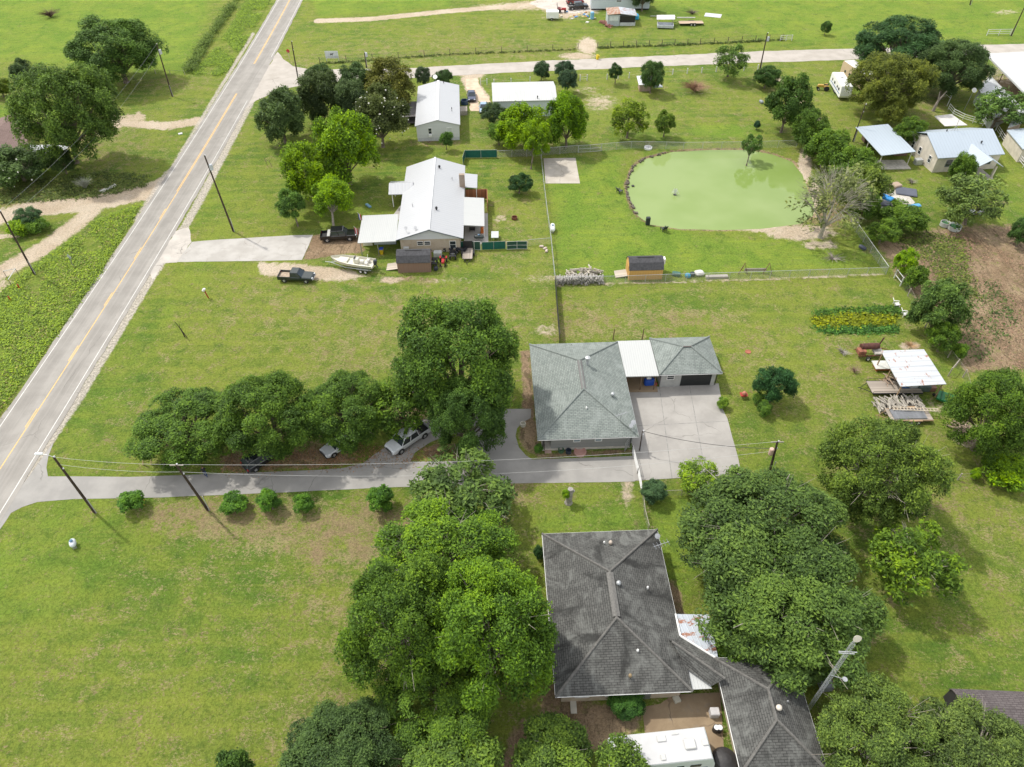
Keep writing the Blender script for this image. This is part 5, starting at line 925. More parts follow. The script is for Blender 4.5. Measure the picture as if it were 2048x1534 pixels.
lo,rz,_=head((942,178),(944,204),.7); car('car','navy sedan facing the viewer on the sandy lane beside the white home','car',lo,rz,NAVY,4.7,1.85,1.45)
lo,rz,_=head((968,203),(967,226),.7); car('car','light blue car half under the dark tree by the barn','car',lo,rz,LBLUE,4.6,1.85,1.45)
lo,rz,_=head((1134,14),(1178,11),.7); car('pickup_truck','black pickup with a white bed cap parked by the far mobile home','pickup truck',lo,rz,BLK,5.8,1.95,1.85,bed='short',hoodz=1.15,wr=.4,bedfill=M((.6,.6,.6),.5))
lo,rz,_=head((1128,3),(1172,0),.7); car('suv','red suv behind the far black pickup at the top edge','car',lo,rz,REDP,5.0,1.95,1.8,style='suv',hoodz=1.1,wr=.4)
# travel trailers
def camper(name,label,p,q,W,Hh,body,lenx=None,win_=True,stripe=None,roofthings=(),roofm=None):
    lo,rz,Ll=head(p,q,Hh); Ll=lenx or Ll; t=thing(name,label,'camper',lo,rz); l=Ll/2; h=W/2
    prof=[(-l,.55),(l-.25,.55),(l,1.0),(l-.12,Hh*.6),(l-.5,Hh-.06),(-l+.25,Hh-.06),(-l,Hh-.4)]
    MB().extr([(x,h,z) for x,z in prof],(0,-W,0)).build('body',body,t); MB().box((-.1,0,Hh-.03),(Ll-.9,W-.06,.09),b=.03).build('roof',roofm or WHITE,t)
    for s in(-1,1):
        for x in(-.45,.45): wheel(t,x,s*(h-.12),.34,.2,s=s)
        for k,x in enumerate(([-l*.62,-l*.2,l*.3,l*.6])): MB().box((x,s*(h+.01),1.85),(.9 if k%2 else .6,.04,.5)).build('window',GLASS,t)
        if stripe: MB().box((0,s*(h+.006),1.2),(Ll*.86,.02,.16)).build('stripe',stripe,t)
    MB().box((-l-.01,0,1.9),(.04,W*.5,.5)).build('window',GLASS,t)
    for x,y,sx,sy,sz in roofthings: MB().box((x,y,Hh+sz/2+.01),(sx,sy,sz),b=min(.05,sz/3)).build('roof_vent',M((.52,.52,.50),.5,0,.05),t)
    return t
camper('motorhome','long white motorhome with roof hatches parked beside the dark house patio',(1228,1505),(1424,1484),2.5,3.1,M((.55,.60,.60),.4,0,.06),lenx=8.6,stripe=M((.05,.12,.16),.4),roofthings=[(2.2,.0,.9,.8,.24),(3.5,0,.5,.45,.14),(.0,.65,.75,.5,.12),(-2.2,-.4,.45,.5,.14),(-.2,-.75,.4,.5,.12),(1.2,.9,.6,.12,.08)],roofm=M((.50,.50,.50),.45,0,.04))
camper('travel_trailer','white travel trailer with a blue stripe parked on the grass by the great dark crown',(1675,142),(1697,176),2.4,2.9,WHITE,lenx=9.0,stripe=M((.08,.15,.4),.4),roofthings=[(-1,0,.7,.6,.2),(2,0,.5,.5,.12)])
camper('travel_trailer','tan box motorhome tucked against the great dark crown',(1698,120),(1742,150),2.5,3.7,M((.55,.42,.28),.5,0,.05),lenx=9.5)
lo,rz,_=head((1092,31),(1118,31),1); ct=thing('cargo_trailer','small white enclosed cargo trailer on the grass by the red tractor','trailer',lo,R(-2))
MB().box((0,0,1.35),(3.4,1.9,1.8),b=.12).build('body',WHITE,ct); MB().tube([(1.7,.5,.45),(2.8,0,.45),(1.7,-.5,.45)],.05,6).build('tongue',STEEL,ct)
for s in(-1,1): wheel(ct,-.2,s*.98,.33,.2,s=s); MB().box((-.2,s*1.0,.75),(.95,.22,.08)).build('fender',WHITE,ct)
# boat on trailer
lo,rz,Lb=head((754,532),(660,520),1.0); bt=thing('boat_trailer','galvanised twin-axle trailer carrying the cream motorboat','trailer',lo,rz)
mb=MB(); 
for s in(-1,1): mb.tube([(-3.2,s*.85,.62),(1.2,s*.85,.62),(3.9,.0,.62)],.055,6); mb.tube([(-2.9,s*.45,.75),(2.0,s*.4,.8)],.06,5)
for x in(-2.8,-1.4,.2,1.8): mb.tube([(x,-.85,.6),(x,.85,.6)],.045,5)
mb.tube([(3.9,0,.62),(4.8,0,.6)],.055,6).tube([(3.6,0,.62),(3.5,0,1.4)],.05,6).tube([(4.2,0,.6),(4.2,0,.05)],.035,6).build('frame',GALV,bt)
for x in(-2.3,-1.5):
    for s in(-1,1): wheel(bt,x,s*1.05,.33,.2,WHITE,s)
for s in(-1,1): MB().box((-1.9,s*1.07,.76),(1.9,.28,.07)).build('fender',GALV,bt)
bo=thing('motorboat','cream centre-console motorboat with a black outboard resting on its trailer','boat',lo,rz)
CRM=M((.62,.60,.50),.4,0,.05); secs=[]; top=[]
for x,hw,zk,zg in[(-3.4,1.15,.72,1.55),(-1.5,1.2,.70,1.55),(.5,1.15,.72,1.6),(2.0,.9,.82,1.68),(3.1,.45,1.05,1.75),(3.65,.04,1.5,1.8)]:
    secs.append([(x,0,zk),(x,hw*.75,zk+.22),(x,hw,zg),(x,hw*.9,zg+.04),(x,hw*.84,zg-.35 if x<3.3 else zg-.02),(x,-hw*.84,zg-.35 if x<3.3 else zg-.02),(x,-hw*.9,zg+.04),(x,-hw,zg),(x,-hw*.75,zk+.22)])
MB().loft(secs).build('hull',CRM,bo); MB().box((1.6,0,1.42),(1.6,1.3,.22),b=.05).build('bow_deck',CRM,bo); MB().box((-.6,0,1.6),(.8,.8,.75),b=.08).build('console',CRM,bo); MB().box((-.38,0,2.05),(.1,.7,.3)).build('windscreen',GLASS,bo)
for x,y in((-1.6,.0),(-2.4,.45),(-2.4,-.45)): MB().box((x,y,1.5),(.5,.6,.5),b=.06).build('seat',M((.62,.60,.55),.6),bo)
MB().loft([[(-3.5,-.2,1.2),(-3.5,.2,1.2),(-3.9,.2,1.3),(-3.9,-.2,1.3)],[(-3.45,-.25,1.95),(-3.45,.25,1.95),(-4.05,.22,2.1),(-4.05,-.22,2.1)]]).tube([(-3.75,0,1.3),(-4.0,0,.75)],.1,8).build('outboard_motor',M((.03,.035,.05),.3),bo)
for y in(-.7,.7): MB().tube([(-2.2,y,1.5),(-2.3,y,2.5)],.03,5).build('rod_holder',WHITE,bo)
# flat trailers
def flatbed(name,label,p,q,W=2.0,deck=None,rails=True,axles=2,z=.6,frame=None,gate=False,loc=None,Ll=None,rz=None):
    lo,r_,l_=head(p,q,z); Ll=Ll or l_; t=thing(name,label,'trailer',lo,rz if rz is not None else r_); l=Ll/2; fr=frame or DARK
    MB().box((0,0,z),(Ll,W,.08)).build('deck',deck or mat_boards('deck_boards_%d'%len(COL.objects),(.36,.31,.26),.22,1),t)
    mb=MB(); 
    for s in(-1,1):
        mb.box((0,s*(W/2+.05),z-.05),(Ll,.08,.16))
        if rails: mb.tube([(-l,s*(W/2+.05),z),(-l,s*(W/2+.05),z+.4),(l,s*(W/2+.05),z+.4),(l,s*(W/2+.05),z)],.03,5)
    mb.tube([(l,-W*.4,z-.05),(l+1.2,0,z-.05),(l,W*.4,z-.05)],.05,5).tube([(l+1.2,0,z-.05),(l+1.5,0,z-.05)],.05,5).tube([(l+1.0,0,z-.05),(l+1.0,0,.05)],.03,5)
    if gate: mb.box((-l-.02,0,z+.7),(.06,W,1.3))
    mb.build('frame',fr,t)
    for x in ([-.25] if axles==1 else [-.75,.1]):
        for s in(-1,1): wheel(t,x,s*(W/2+.2),.32,.18,WHITE,s)
    for s in(-1,1): MB().box((-.3 if axles==2 else -.25,s*(W/2+.2),.72),(1.7 if axles==2 else .9,.24,.05)).build('fender',fr,t)
    return t
flatbed('utility_trailer','small utility trailer with a plank deck in front of the green gate',(935,494),(936,520),1.55,axles=1,z=.55,gate=True,Ll=3.0,rz=-PI/2)
flatbed('utility_trailer','grey flatbed trailer loaded with scrap sticking out of the pole shed',(1826,780),(1752,768),2.2,axles=2,Ll=6.4,rz=PI)
flatbed('utility_trailer','tan flatbed trailer with black wheels in the far yard',(1402,45),(1362,44),2.1,mat_boards('far_deck',(.50,.38,.26),.3,1),False,Ll=6.5,rz=PI)
lt=flatbed('utility_trailer','twin-axle trailer stacked with grey pipes by the log pile',(1852,828),(1784,830),1.9,axles=2,Ll=5.2,frame=M((.36,.24,.14),.7),rz=PI,rails=False)
for k in range(9):
    p=lt.location; o=MB().tube([(-2.1,0,0),(2.0,0,0)],.07,6).build('pipe',M((.30,.31,.33),.5,0,.15)); o.location=(p.x-.1,p.y-.75+k*.18,.74); tag(o,'grey pipe lying lengthways on the trailer by the log pile','pipe','grey pipes on the trailer')
o=MB(); 
for y in(-.22,.22): o.box((0,y,0),(5.6,.07,.06))
for k in range(14): o.box((-2.6+k*.4,0,0),(.06,.42,.05))
o=o.build('ladder',M((.58,.50,.38),.7)); o.location=(lt.location.x+.9,lt.location.y+.55,.98); o.rotation_euler=(0,0,R(-4)); tag(o,'long pale ladder lying across the pipes on the trailer','ladder')
def pile(name,label,cat,p,q,W,n,r,col,hgt,seed,bark=True):
    a=P(*p); b=P(*q); L_=(b-a).length; rz=math.atan2(b.y-a.y,b.x-a.x); rr=random.Random(seed); mb=MB()
    for k in range(n):
        x=rr.uniform(0,L_); z=rr.uniform(r,hgt*(1-abs(x/L_-.5)*.5)); y=rr.uniform(-W/2,W/2)*(1-z/hgt*.5); an=rr.gauss(PI/2,.35) if bark else rr.uniform(0,PI); l=rr.uniform(.25,.5)*W; dz=rr.uniform(-.08,.08)
        mb.tube([(x-math.cos(an)*l,y-math.sin(an)*l,max(r,z-dz)),(x+math.cos(an)*l,y+math.sin(an)*l,max(r,z+dz))],r*rr.uniform(.6,1.2),6)
    o=mb.build(name,M(col,.9,0,.35,3)); o.location=a; o.rotation_euler=(0,0,rz); return tag(o,label,cat)
pile('log_pile','messy pile of split logs behind the pipe trailer','log pile',(1750,816),(1842,812),2.0,150,.09,(.37,.34,.29),1.1,3)
pile('log_pile','long stacked firewood row against the fence corner by the yellow shed','log pile',(1113,566),(1206,563),1.1,330,.10,(.36,.34,.31),1.2,4)
pile('log_pile','loose crooked branches thrown on top of the firewood row','log pile',(1135,553),(1200,548),1.8,46,.12,(.42,.38,.31),1.3,5,False)
pile('scrap_pile','tangle of scrap timber on the flatbed under the pole shed','scrap',(1766,772),(1798,764),1.6,40,.06,(.36,.27,.20),1.5,6,False)
pile('scrap_pile','red and white debris heap at the corner of the far shack','scrap',(1203,44),(1222,56),1.6,60,.10,(.30,.14,.11),.6,7,False)
pile('scrap_pile','fallen timbers lying by the bare mud at the right edge','scrap',(1918,855),(1935,880),2.2,34,.14,(.30,.23,.17),.7,8,False)
# rusty smoker
lo,rz,_=head((1716,704),(1764,702),.8); sm=thing('barrel_smoker','rusty offset barrel smoker on a single-axle trailer left of the pole shed','smoker',lo,R(3))
MB().lathe([(.02,-1.25),(.42,-1.22),(.45,0),(.42,1.22),(.02,1.25)],(-.1,.35,1.45),14,ax='x').build('barrel',M((.10,.035,.025),.7,0,.4,2),sm); MB().box((-1.3,-.1,1.0),(1.0,1.0,.7),b=.05).build('firebox',M((.26,.10,.06),.8,0,.4,2),sm); MB().tube([(1.1,.35,1.6),(1.35,.35,2.9)],.1,8).build('chimney',M((.09,.04,.03),.8),sm)
mb=MB(); 
for s in(-1,1): mb.box((.2,s*.7,.65),(4.0,.1,.12)); 
mb.tube([(2.2,-.7,.62),(3.3,0,.6),(2.2,.7,.62)],.05,5); mb.build('frame',RUSTM,sm); MB().box((1.0,-.2,.85),(1.2,1.0,.25)).build('log_rack',M((.45,.42,.38),.7),sm)
for s in(-1,1): wheel(sm,-.5,s*.98,.34,.2,WHITE,s)
# mowing deck, tractors, mower, quad bikes
p=P(1894,801); gd=thing('mower_deck','bright green rotary mower deck on the grass beside the right-hand oak','mower deck',(p.x,p.y,0),R(-32))
GRN=M((.012,.17,.05),.5,0,.15); MB().prism([(-1.3,-.8),(.6,-.9),(1.3,-.4),(1.3,.5),(.7,.95),(-1.2,.85)],.25,.5).build('deck',GRN,gd); MB().box((0,0,.56),(.4,1.7,.1)).box((-.8,0,.56),(.12,1.6,.1)).box((.7,0,.56),(.12,1.5,.1)).build('brace',M((.01,.10,.035),.6),gd); MB().box((-.1,0,.72),(.35,.35,.25),b=.05).build('gearbox',DARK,gd); MB().tube([(1.3,-.3,.4),(2.1,-.3,.35)],.06,6).build('hitch_arm',M((.45,.2,.12),.7),gd); wheel(gd,-1.6,0,.22,.14)
def tractor(label,p,rz,col,small=False):
    q=P(*p); t=thing('tractor',label,'tractor',(q.x,q.y,0),rz); c=M(col,.4,0,.08); k=.75 if small else 1
    MB().box((.75*k,0,.95*k),(1.3*k,.6*k,.55*k),b=.08).build('hood',c,t); MB().box((-.35*k,0,.75*k),(1.0*k,.7*k,.3*k),b=.04).build('body',c,t); MB().box((-.5*k,0,1.08*k),(.5*k,.5*k,.12),b=.03).box((-.76*k,0,1.3*k),(.1,.5*k,.45*k),b=.03).build('seat',DARK,t); MB().tube([(.1,0,1.1*k),(-.05,0,1.45*k)],.03,5).build('steering_column',DARK,t)
    for s in(-1,1): wheel(t,-.55*k,s*.65*k,.55*k,.3*k,s=s); wheel(t,1.15*k,s*.55*k,.32*k,.18,s=s); MB().box((-.55*k,s*.65*k,1.15*k),(.8*k,.3*k,.06)).build('fender',c,t)
    return t
tr=tractor('red tractor with a raised front frame by the white cargo trailer',(1122,25),R(-5),(.35,.03,.03)); MB().tube([(-1.0,-.6,.8),(-1.2,-.6,2.4),(-1.2,.6,2.4),(-1.0,.6,.8)],.05,6).build('roll_bar',DARK,tr)
tractor('yellow tractor with a wide hood on the grass near the travel trailer',(1646,180),R(170),(.48,.30,.05))
tractor('red riding mower facing the viewer beside the brown shed',(887,526),-PI/2,(.42,.03,.035),True)
def quad(label,p,rz):
    q=P(*p); t=thing('quad_bike',label,'quad bike',(q.x,q.y,0),rz); c=M((.02,.022,.03),.45,0,.1)
    MB().box((0,0,.62),(1.1,.4,.3),b=.08).build('body',c,t); MB().box((-.15,0,.84),(.6,.34,.12),b=.04).build('seat',DARK,t); MB().tube([(.42,-.35,1.0),(.38,0,.95),(.42,.35,1.0)],.025,5).build('handlebar',STEEL,t)
    for s in(-1,1): MB().box((.55,s*.38,.68),(.55,.36,.05)).box((-.6,s*.38,.68),(.55,.36,.05)).build('fender',c,t); wheel(t,.58,s*.45,.28,.22,s=s); wheel(t,-.6,s*.45,.28,.24,s=s)
    for x in(.7,-.75): MB().box((x,0,.8),(.4,.7,.03)).build('rack',DARK,t)
quad('black quad bike nearest the red riding mower, parked behind it',(898,502),R(-20)); quad('black quad bike nose-on in the middle of the row by the brick wall',(906,515),-PI/2); quad('dark quad bike between the others and the plank-deck trailer',(923,505),R(160)); quad('small dark quad bike against the right side of the brown shed',(868,530),-PI/2)
def boxobj(name,label,cat,p,s,col,rz=0,b=.05,z=0,mats=None,rough=.6):
    q=P(*p); o=MB().box((0,0,s[2]/2),s,0,b).build(name,mats or M(col,rough,0,.1)); o.location=(q.x,q.y,z); o.rotation_euler=(0,0,rz); return tag(o,label,cat)
boxobj('storage_box','pale grey lidded deck box between brown shed and brick wall','box',(876,512),(1.3,.9,.9),(.50,.52,.50),.0,.1)
boxobj('dark_bin','dark round-edged bin by the right wall of the brown shed','bin',(872,540),(.6,.6,.6),(.03,.035,.05),0,.1)
p=P(990,477); o=MB().box((0,0,.75),(1.2,1.9,.08)).build('folding_table',M((.50,.53,.54),.5)); o.location=(p.x,p.y,0); tag(o,'pale folding table top on the grass right of the patio','table')
for x,y in((-.5,-.8),(.5,-.8),(-.5,.8),(.5,.8)): MB().tube([(x,y,.71),(x,y,0)],.03,5).build('leg',STEEL,o)
def bin_(label,p,body,lid,rz=0,tilt=0):
    q=P(*p); t=thing('wheelie_bin',label,'bin',(q.x,q.y,0),rz); MB().loft([[(-.22,-.25,.05),(.22,-.25,.05),(.22,.25,.05),(-.22,.25,.05)],[(-.3,-.35,1.0),(.3,-.35,1.0),(.3,.35,1.0),(-.3,.35,1.0)]]).build('body',M(body,.5),t); MB().box((0,0,1.05),(.66,.78,.08),b=.03).build('lid',M(lid,.5),t)
    for s in(-1,1): MB().lathe([(.12,-.03),(.12,.03)],(s*.28,.3,.12),10,ax='x').build('wheel',RUBBER,t)
    if tilt: t.rotation_euler=(0,tilt,rz)
    return t
bin_('yellow wheelie bin with a blue lid under the carport edge',(764,508),(.60,.42,.02),(.02,.06,.45)); bin_('all-yellow wheelie bin leaning at the edge of the county road',(1194,119),(.65,.50,.01),(.62,.48,.01),R(20),R(12))
def tank(name,label,p,r,L_,col,rz,cat='propane tank',legs=True,z0=.25):
    q=P(*p); t=thing(name,label,cat,(q.x,q.y,0),rz); z=r+z0; MB().lathe([(.01,-L_/2),(r*.6,-L_/2+.06),(r*.92,-L_/2+.22),(r,-L_/2+.4),(r,L_/2-.4),(r*.92,L_/2-.22),(r*.6,L_/2-.06),(.01,L_/2)],(0,0,z),16,ax='x').build('tank',M(col,.35,0,.04),t,True); MB().lathe([(.16,0),(.18,.15),(.02,.24)],(0,0,z+r-.03),10).build('valve_dome',M((.10,.20,.32),.4),t)
    for x in(-L_*.3,L_*.3): MB().box((x,0,z0/2+.05),(.12,r*1.1,z0+.1)).build('foot',STEEL,t)
tank('propane_tank','long white propane tank standing by the dividing chain-link fence',(1105,462),.42,2.0,(.72,.74,.74),R(88))
tank('propane_tank','short white propane tank alone on the near lawn',(150,1092),.34,1.05,(.66,.70,.74),R(-62))
# far yard junk
q=P(1330,55); ob_=thing('box_trailer_shell','white panel propped over a pale open metal box in the far yard','trailer',(q.x,q.y,0),R(-8)); MB().box((0,0,.4),(4.2,2.6,.1)).box((0,-1.3,.6),(4.2,.1,.6)).box((0,1.3,.6),(4.2,.1,.6)).box((-2.1,0,.6),(.1,2.5,.6)).box((2.1,0,.6),(.1,2.5,.6)).build('box',M((.50,.53,.56),.6),ob_); MB().loft([[(-2.4,.6,1.7),(2.4,.6,1.9),(2.4,3.6,2.1),(-2.4,3.6,1.9)],[(-2.4,.6,1.76),(2.4,.6,1.96),(2.4,3.6,2.16),(-2.4,3.6,1.96)]]).build('panel',M((.62,.60,.60),.6,0,.2,1),ob_)
for x in(-2,2): MB().tube([(x,.8,0),(x,.8,1.75)],.05,5).tube([(x,3.3,0),(x,3.3,1.9)],.05,5).build('post',GREYW,ob_)
boxobj('scrap_metal_piece','white flat sheet of metal lying in the far pasture','scrap metal',(1426,31),(4.5,3,.08),(.55,.55,.58),R(-20),0)
boxobj('aluminium_pole','long pale pole lying on the grass left of the far flatbed trailer','pole',(1326,33),(7,.14,.14),(.5,.5,.5),R(-6),0); boxobj('aluminium_pole','short pale beam lying behind the far flatbed trailer','pole',(1372,36),(5,.3,.2),(.55,.53,.5),R(-2),0)
q=P(1184,38); pt=thing('water_drum','tall blue plastic drum with a white band near the far black pickup','drum',(q.x,q.y,0)); MB().lathe([(.5,0),(.55,.3),(.5,.9),(.55,1.6),(.45,1.8),(.02,1.85)],(0,0,0),14).build('drum',M((.20,.45,.66),.4,0,.1),pt)
boxobj('blue_tarp','bright blue tarp bundle beside the far shack','tarp',(1273,38),(1.0,2.0,1.2),(.04,.35,.60),0,.2)
rr=random.Random(5)
for k in range(26):
    x,y=rr.gauss(1160,22),rr.gauss(31,6); c=rr.choice([(.6,.5,.2),(.62,.6,.55),(.55,.5,.4),(.5,.25,.1),(.1,.25,.5)])
    o=boxobj('scrap_piece','loose piece of pale litter strewn between the far pickup and the shack','litter',(x,y),(rr.uniform(.3,1.0),rr.uniform(.3,.8),rr.uniform(.08,.3)),c,rr.uniform(0,3),0); o['group']='litter strewn over the far yard'
# tarp pile right of hedge
TB=M((.02,.22,.55),.5,0,.2); q=P(1792,398)
sheet('rubbish_slab',[(1762,395),(1800,372),(1830,405),(1815,418),(1760,420)],.04,CONC,1,.1)
for lab,px_,py_,s,c,r_ in[('crumpled blue tarp in the middle of the rubbish slab',1772,398,(2.4,1.2,.5),(.02,.24,.60),-50),('small light blue tarp at the front edge of the rubbish slab',1826,414,(2.6,.9,.35),(.10,.35,.65),10),('dark flat panel at the right of the rubbish slab',1812,385,(3.6,2.8,.25),(.09,.10,.13),-20),('round black tarp at the lower left of the rubbish slab',1765,409,(2.8,1.6,.3),(.03,.035,.05),-10),('tan cardboard heap at the back of the rubbish slab',1790,374,(1.8,1.5,.6),(.40,.30,.22),20),('pale plastic sheet behind the blue tarp on the slab',1798,400,(2.6,1.8,.2),(.55,.52,.47),-15)]:
    boxobj('tarp' if 'tarp' in lab else 'junk_heap',lab,'tarp' if 'tarp' in lab else 'junk',(px_,py_),s,c,R(r_),.12,z=.05)
for lab,px_,py_,r_ in[('pale round water trough on the left of the pair by the ploughed field',1888,452,.75),('larger pale water trough with green water, right of the pair',1907,459,1.0)]:
    q=P(px_,py_); t=thing('water_trough',lab,'trough',(q.x,q.y,0)); MB().lathe([(r_*.8,0),(r_,.1),(r_*1.05,.8),(r_*.95,.8),(r_*.85,.5)],(0,0,0),18).build('tub',M((.50,.52,.50),.6),t); MB().lathe([(.01,.52),(r_*.9,.52),(r_*.9,.56),(.01,.56)],(0,0,0),18).build('water',M((.05,.14,.06),.1),t)
for lab,px_,py_ in[('white plastic drum lying under the wide shrub, left one',1940,430),('white plastic drum lying under the wide shrub, right one',1960,428)]: tank('plastic_drum',lab,(px_,py_),.5,1.3,(.6,.62,.64),R(30),'drum',z0=.0)
# chairs
def chair(label,p,rz,col=(.72,.72,.70)):
    q=P(*p); t=thing('garden_chair',label,'chair',(q.x,q.y,0),rz); m=M(col,.6)
    MB().loft([[(-.35,-.3,.30),(.35,-.3,.30),(.35,.3,.42),(-.35,.3,.42)][::1],[(-.35,-.3,.35),(.35,-.3,.35),(.35,.3,.47),(-.35,.3,.47)]]).build('seat',m,t)
    MB().loft([[(-.35,-.28,.3),(.35,-.28,.3),(.4,-.75,1.15),(-.4,-.75,1.15)],[(-.35,-.22,.3),(.35,-.22,.3),(.4,-.69,1.17),(-.4,-.69,1.17)]]).build('backrest',m,t)
    for s in(-1,1): MB().box((s*.42,-.05,.62),(.12,.8,.05)).build('armrest',m,t)
    for x in(-.4,.4):
        for y in(-.35,.32): MB().box((x,y,.3),(.07,.07,.6)).build('leg',m,t)
chair('white slatted garden chair, upper of two by the vegetable patch',(1792,612),R(-100)); chair('white slatted garden chair, lower of two by the vegetable patch',(1809,632),R(-100)); chair('dark chair facing the water on the near pond bank',(1327,461),R(20),(.04,.05,.05)); chair('dark chair on the left pond bank',(1239,385),R(-60),(.05,.06,.07)); chair('black patio chair under the patio roof of the brick house',(945,462),0,(.03,.03,.03))
q=P(966,462); o=boxobj('orange_cooker','orange outdoor cooker at the patio corner of the brick house','cooker',(965,466),(.6,.6,1.1),(.60,.16,.03),0,.08)
tank('barrel_grill','long dark barrel grill behind the green gate',(958,482),.32,1.7,(.05,.06,.06),R(-3),'grill',z0=.5)
def ring(name,label,cat,p,r,h,m,z=0,n=18,inner=None):
    q=P(*p); o=MB().lathe([(r*.8,0),(r,0),(r,h),(r*.8,h),(r*.78,.06)],(0,0,0),n).build(name,m); o.location=(q.x,q.y,z); return tag(o,label,cat)
ring('fire_pit','rusty round fire pit inside the chain-link yard','fire pit',(1029,438),.5,.45,RUSTM); ring('planter_ring','pink brick planting ring against the grey house wall','planter',(1160,905),.75,.25,M((.45,.26,.22),.8)); ring('well_ring','small white concrete ring on the bank behind the pond','ring',(1296,297),.8,.35,WHITE)
for i,(x,y) in enumerate([(1083,494),(1090,498),(1093,503)]): o=boxobj('stone_block','pale stone block on the grass beside the dividing fence','stone',(x,y),(.7,.4,.3),(.50,.42,.36),i*.7,.08); o['group']='stone blocks by the dividing fence'
bf=boxobj('pond_feeder','black box feeder standing on the near pond bank','feeder',(1295,449),(.7,.6,1.4),(.02,.03,.03),0,.05); boxobj('float_ring','small dark float on the pond surface','float',(1266,371),(.5,.5,.15),(.03,.03,.03),0,.04,z=-.12)
bc=boxobj('covered_grill','blue covered grill with a white top under the walkway roof','grill',(1297,770),(1.3,.8,1.0),(.01,.07,.38),R(5),.15,z=.12); q=P(1297,770); MB().box((-.1,.1,1.15),(.6,.5,.25),b=.06).build('top',WHITE,bc); boxobj('potted_plant_tub','small red planter beside the blue covered grill','planter',(1310,771),(.5,.4,.35),(.25,.06,.03),0,.05,z=.12)
boxobj('air_unit','pale air unit at the wing wall beside the patio','air unit',(1427,1429),(.8,.7,.8),(.52,.50,.50),0,.06)
for i,x in enumerate((1430,1437)): ring('white_topped_can','black can with a white lid by the wing gutter','can',(x,1461),.28,.7,DARK); o=COL.objects[-1]; o['group']='cans by the wing gutter'; MB().lathe([(.22,.70),(.22,.74),(.01,.75)],(0,0,0),12).build('lid',WHITE,o)
q=P(1447,1527); ts=thing('covered_tank','black domed cover beside the rear of the motorhome','cover',(q.x,q.y,0)); MB().lathe([(1.1,0),(1.15,.6),(.9,1.1),(.4,1.35),(.02,1.4)],(0,0,0),16).build('cover',M((.03,.028,.028),.6,0,.2),ts)
boxobj('air_conditioner','grey outdoor air conditioner at the foot of the lattice mast','air conditioner',(1648,1372),(1.1,1.1,.9),(.30,.31,.34),R(5),.08); boxobj('fuel_can','red fuel can beside the lattice mast','fuel can',(1661,1366),(.4,.3,.4),(.40,.02,.03),0,.05)
sl=boxobj('stepping_slab','pale concrete step in the brown yard','step',(1147,1415),(.55,1.1,.12),(.50,.47,.40),0,0); boxobj('propped_crate','pale crate by the hose on the patio edge','crate',(1353,1400),(.6,.6,.3),(.48,.46,.38),.3,.03)
q=P(1510,548); hf=thing('feed_rack','two brown A-shaped feed racks on the pond fence line','rack',(q.x,q.y,0))
for x in(-1.9,1.9): MB().tube([(x-.7,0,0),(x,.2,1.9),(x+.7,0,0)],.07,5).tube([(x,.2,1.9),(x+.1,1.2,.0)],.06,5).build('frame',M((.16,.08,.05),.8),hf)
MB().box((0,.3,.6),(3.4,.08,.5)).build('board',GREYW,hf)
boxobj('green_spools','dark green box on wheels left of the blue drums','cart',(1352,551),(1.3,.7,.6),(.05,.13,.10),R(-15),.1); boxobj('blue_tub','blue plastic tub on the pond fence line','tub',(1375,554),(.8,.8,.6),(.03,.25,.42),0,.15); boxobj('black_tub','black plastic tub touching the blue tub','tub',(1384,552),(.7,.7,.7),(.03,.05,.06),0,.15); boxobj('tarped_heap','white sheeted heap right of the tubs','heap',(1398,549),(1.4,1.2,.6),(.55,.53,.50),R(10),.2); boxobj('plank_stack','stack of grey planks along the pond fence','planks',(1433,555),(3.4,.6,.35),(.38,.35,.32),R(2),0)
boxobj('dark_barrel','two joined dark barrels by the pond fence','barrel',(1724,498),(.6,1.3,.6),(.06,.07,.10),R(30),.15)
boxobj('crushed_board','pale board lying by the grass clump left of the highway','board',(217,377),(1.0,3.2,.12),(.55,.53,.50),R(-35),0); boxobj('white_litter','scrap of white litter near the highway gravel drive','litter',(361,268),(.8,.6,.15),(.6,.6,.6),.5,0)
boxobj('blue_cart','light blue folded cart on the lawn by the brick house','cart',(737,413),(.5,1.4,.3),(.16,.30,.40),R(40),.05)
boxobj('black_barrel','dark barrel lying on the lawn near the hedge','barrel',(1522,206),(.6,1.1,.6),(.25,.28,.30),R(20),.15); ring('navy_barrel','navy steps of the manufactured home, round tub','tub',(929,208),.8,.9,M((.02,.05,.10),.5))
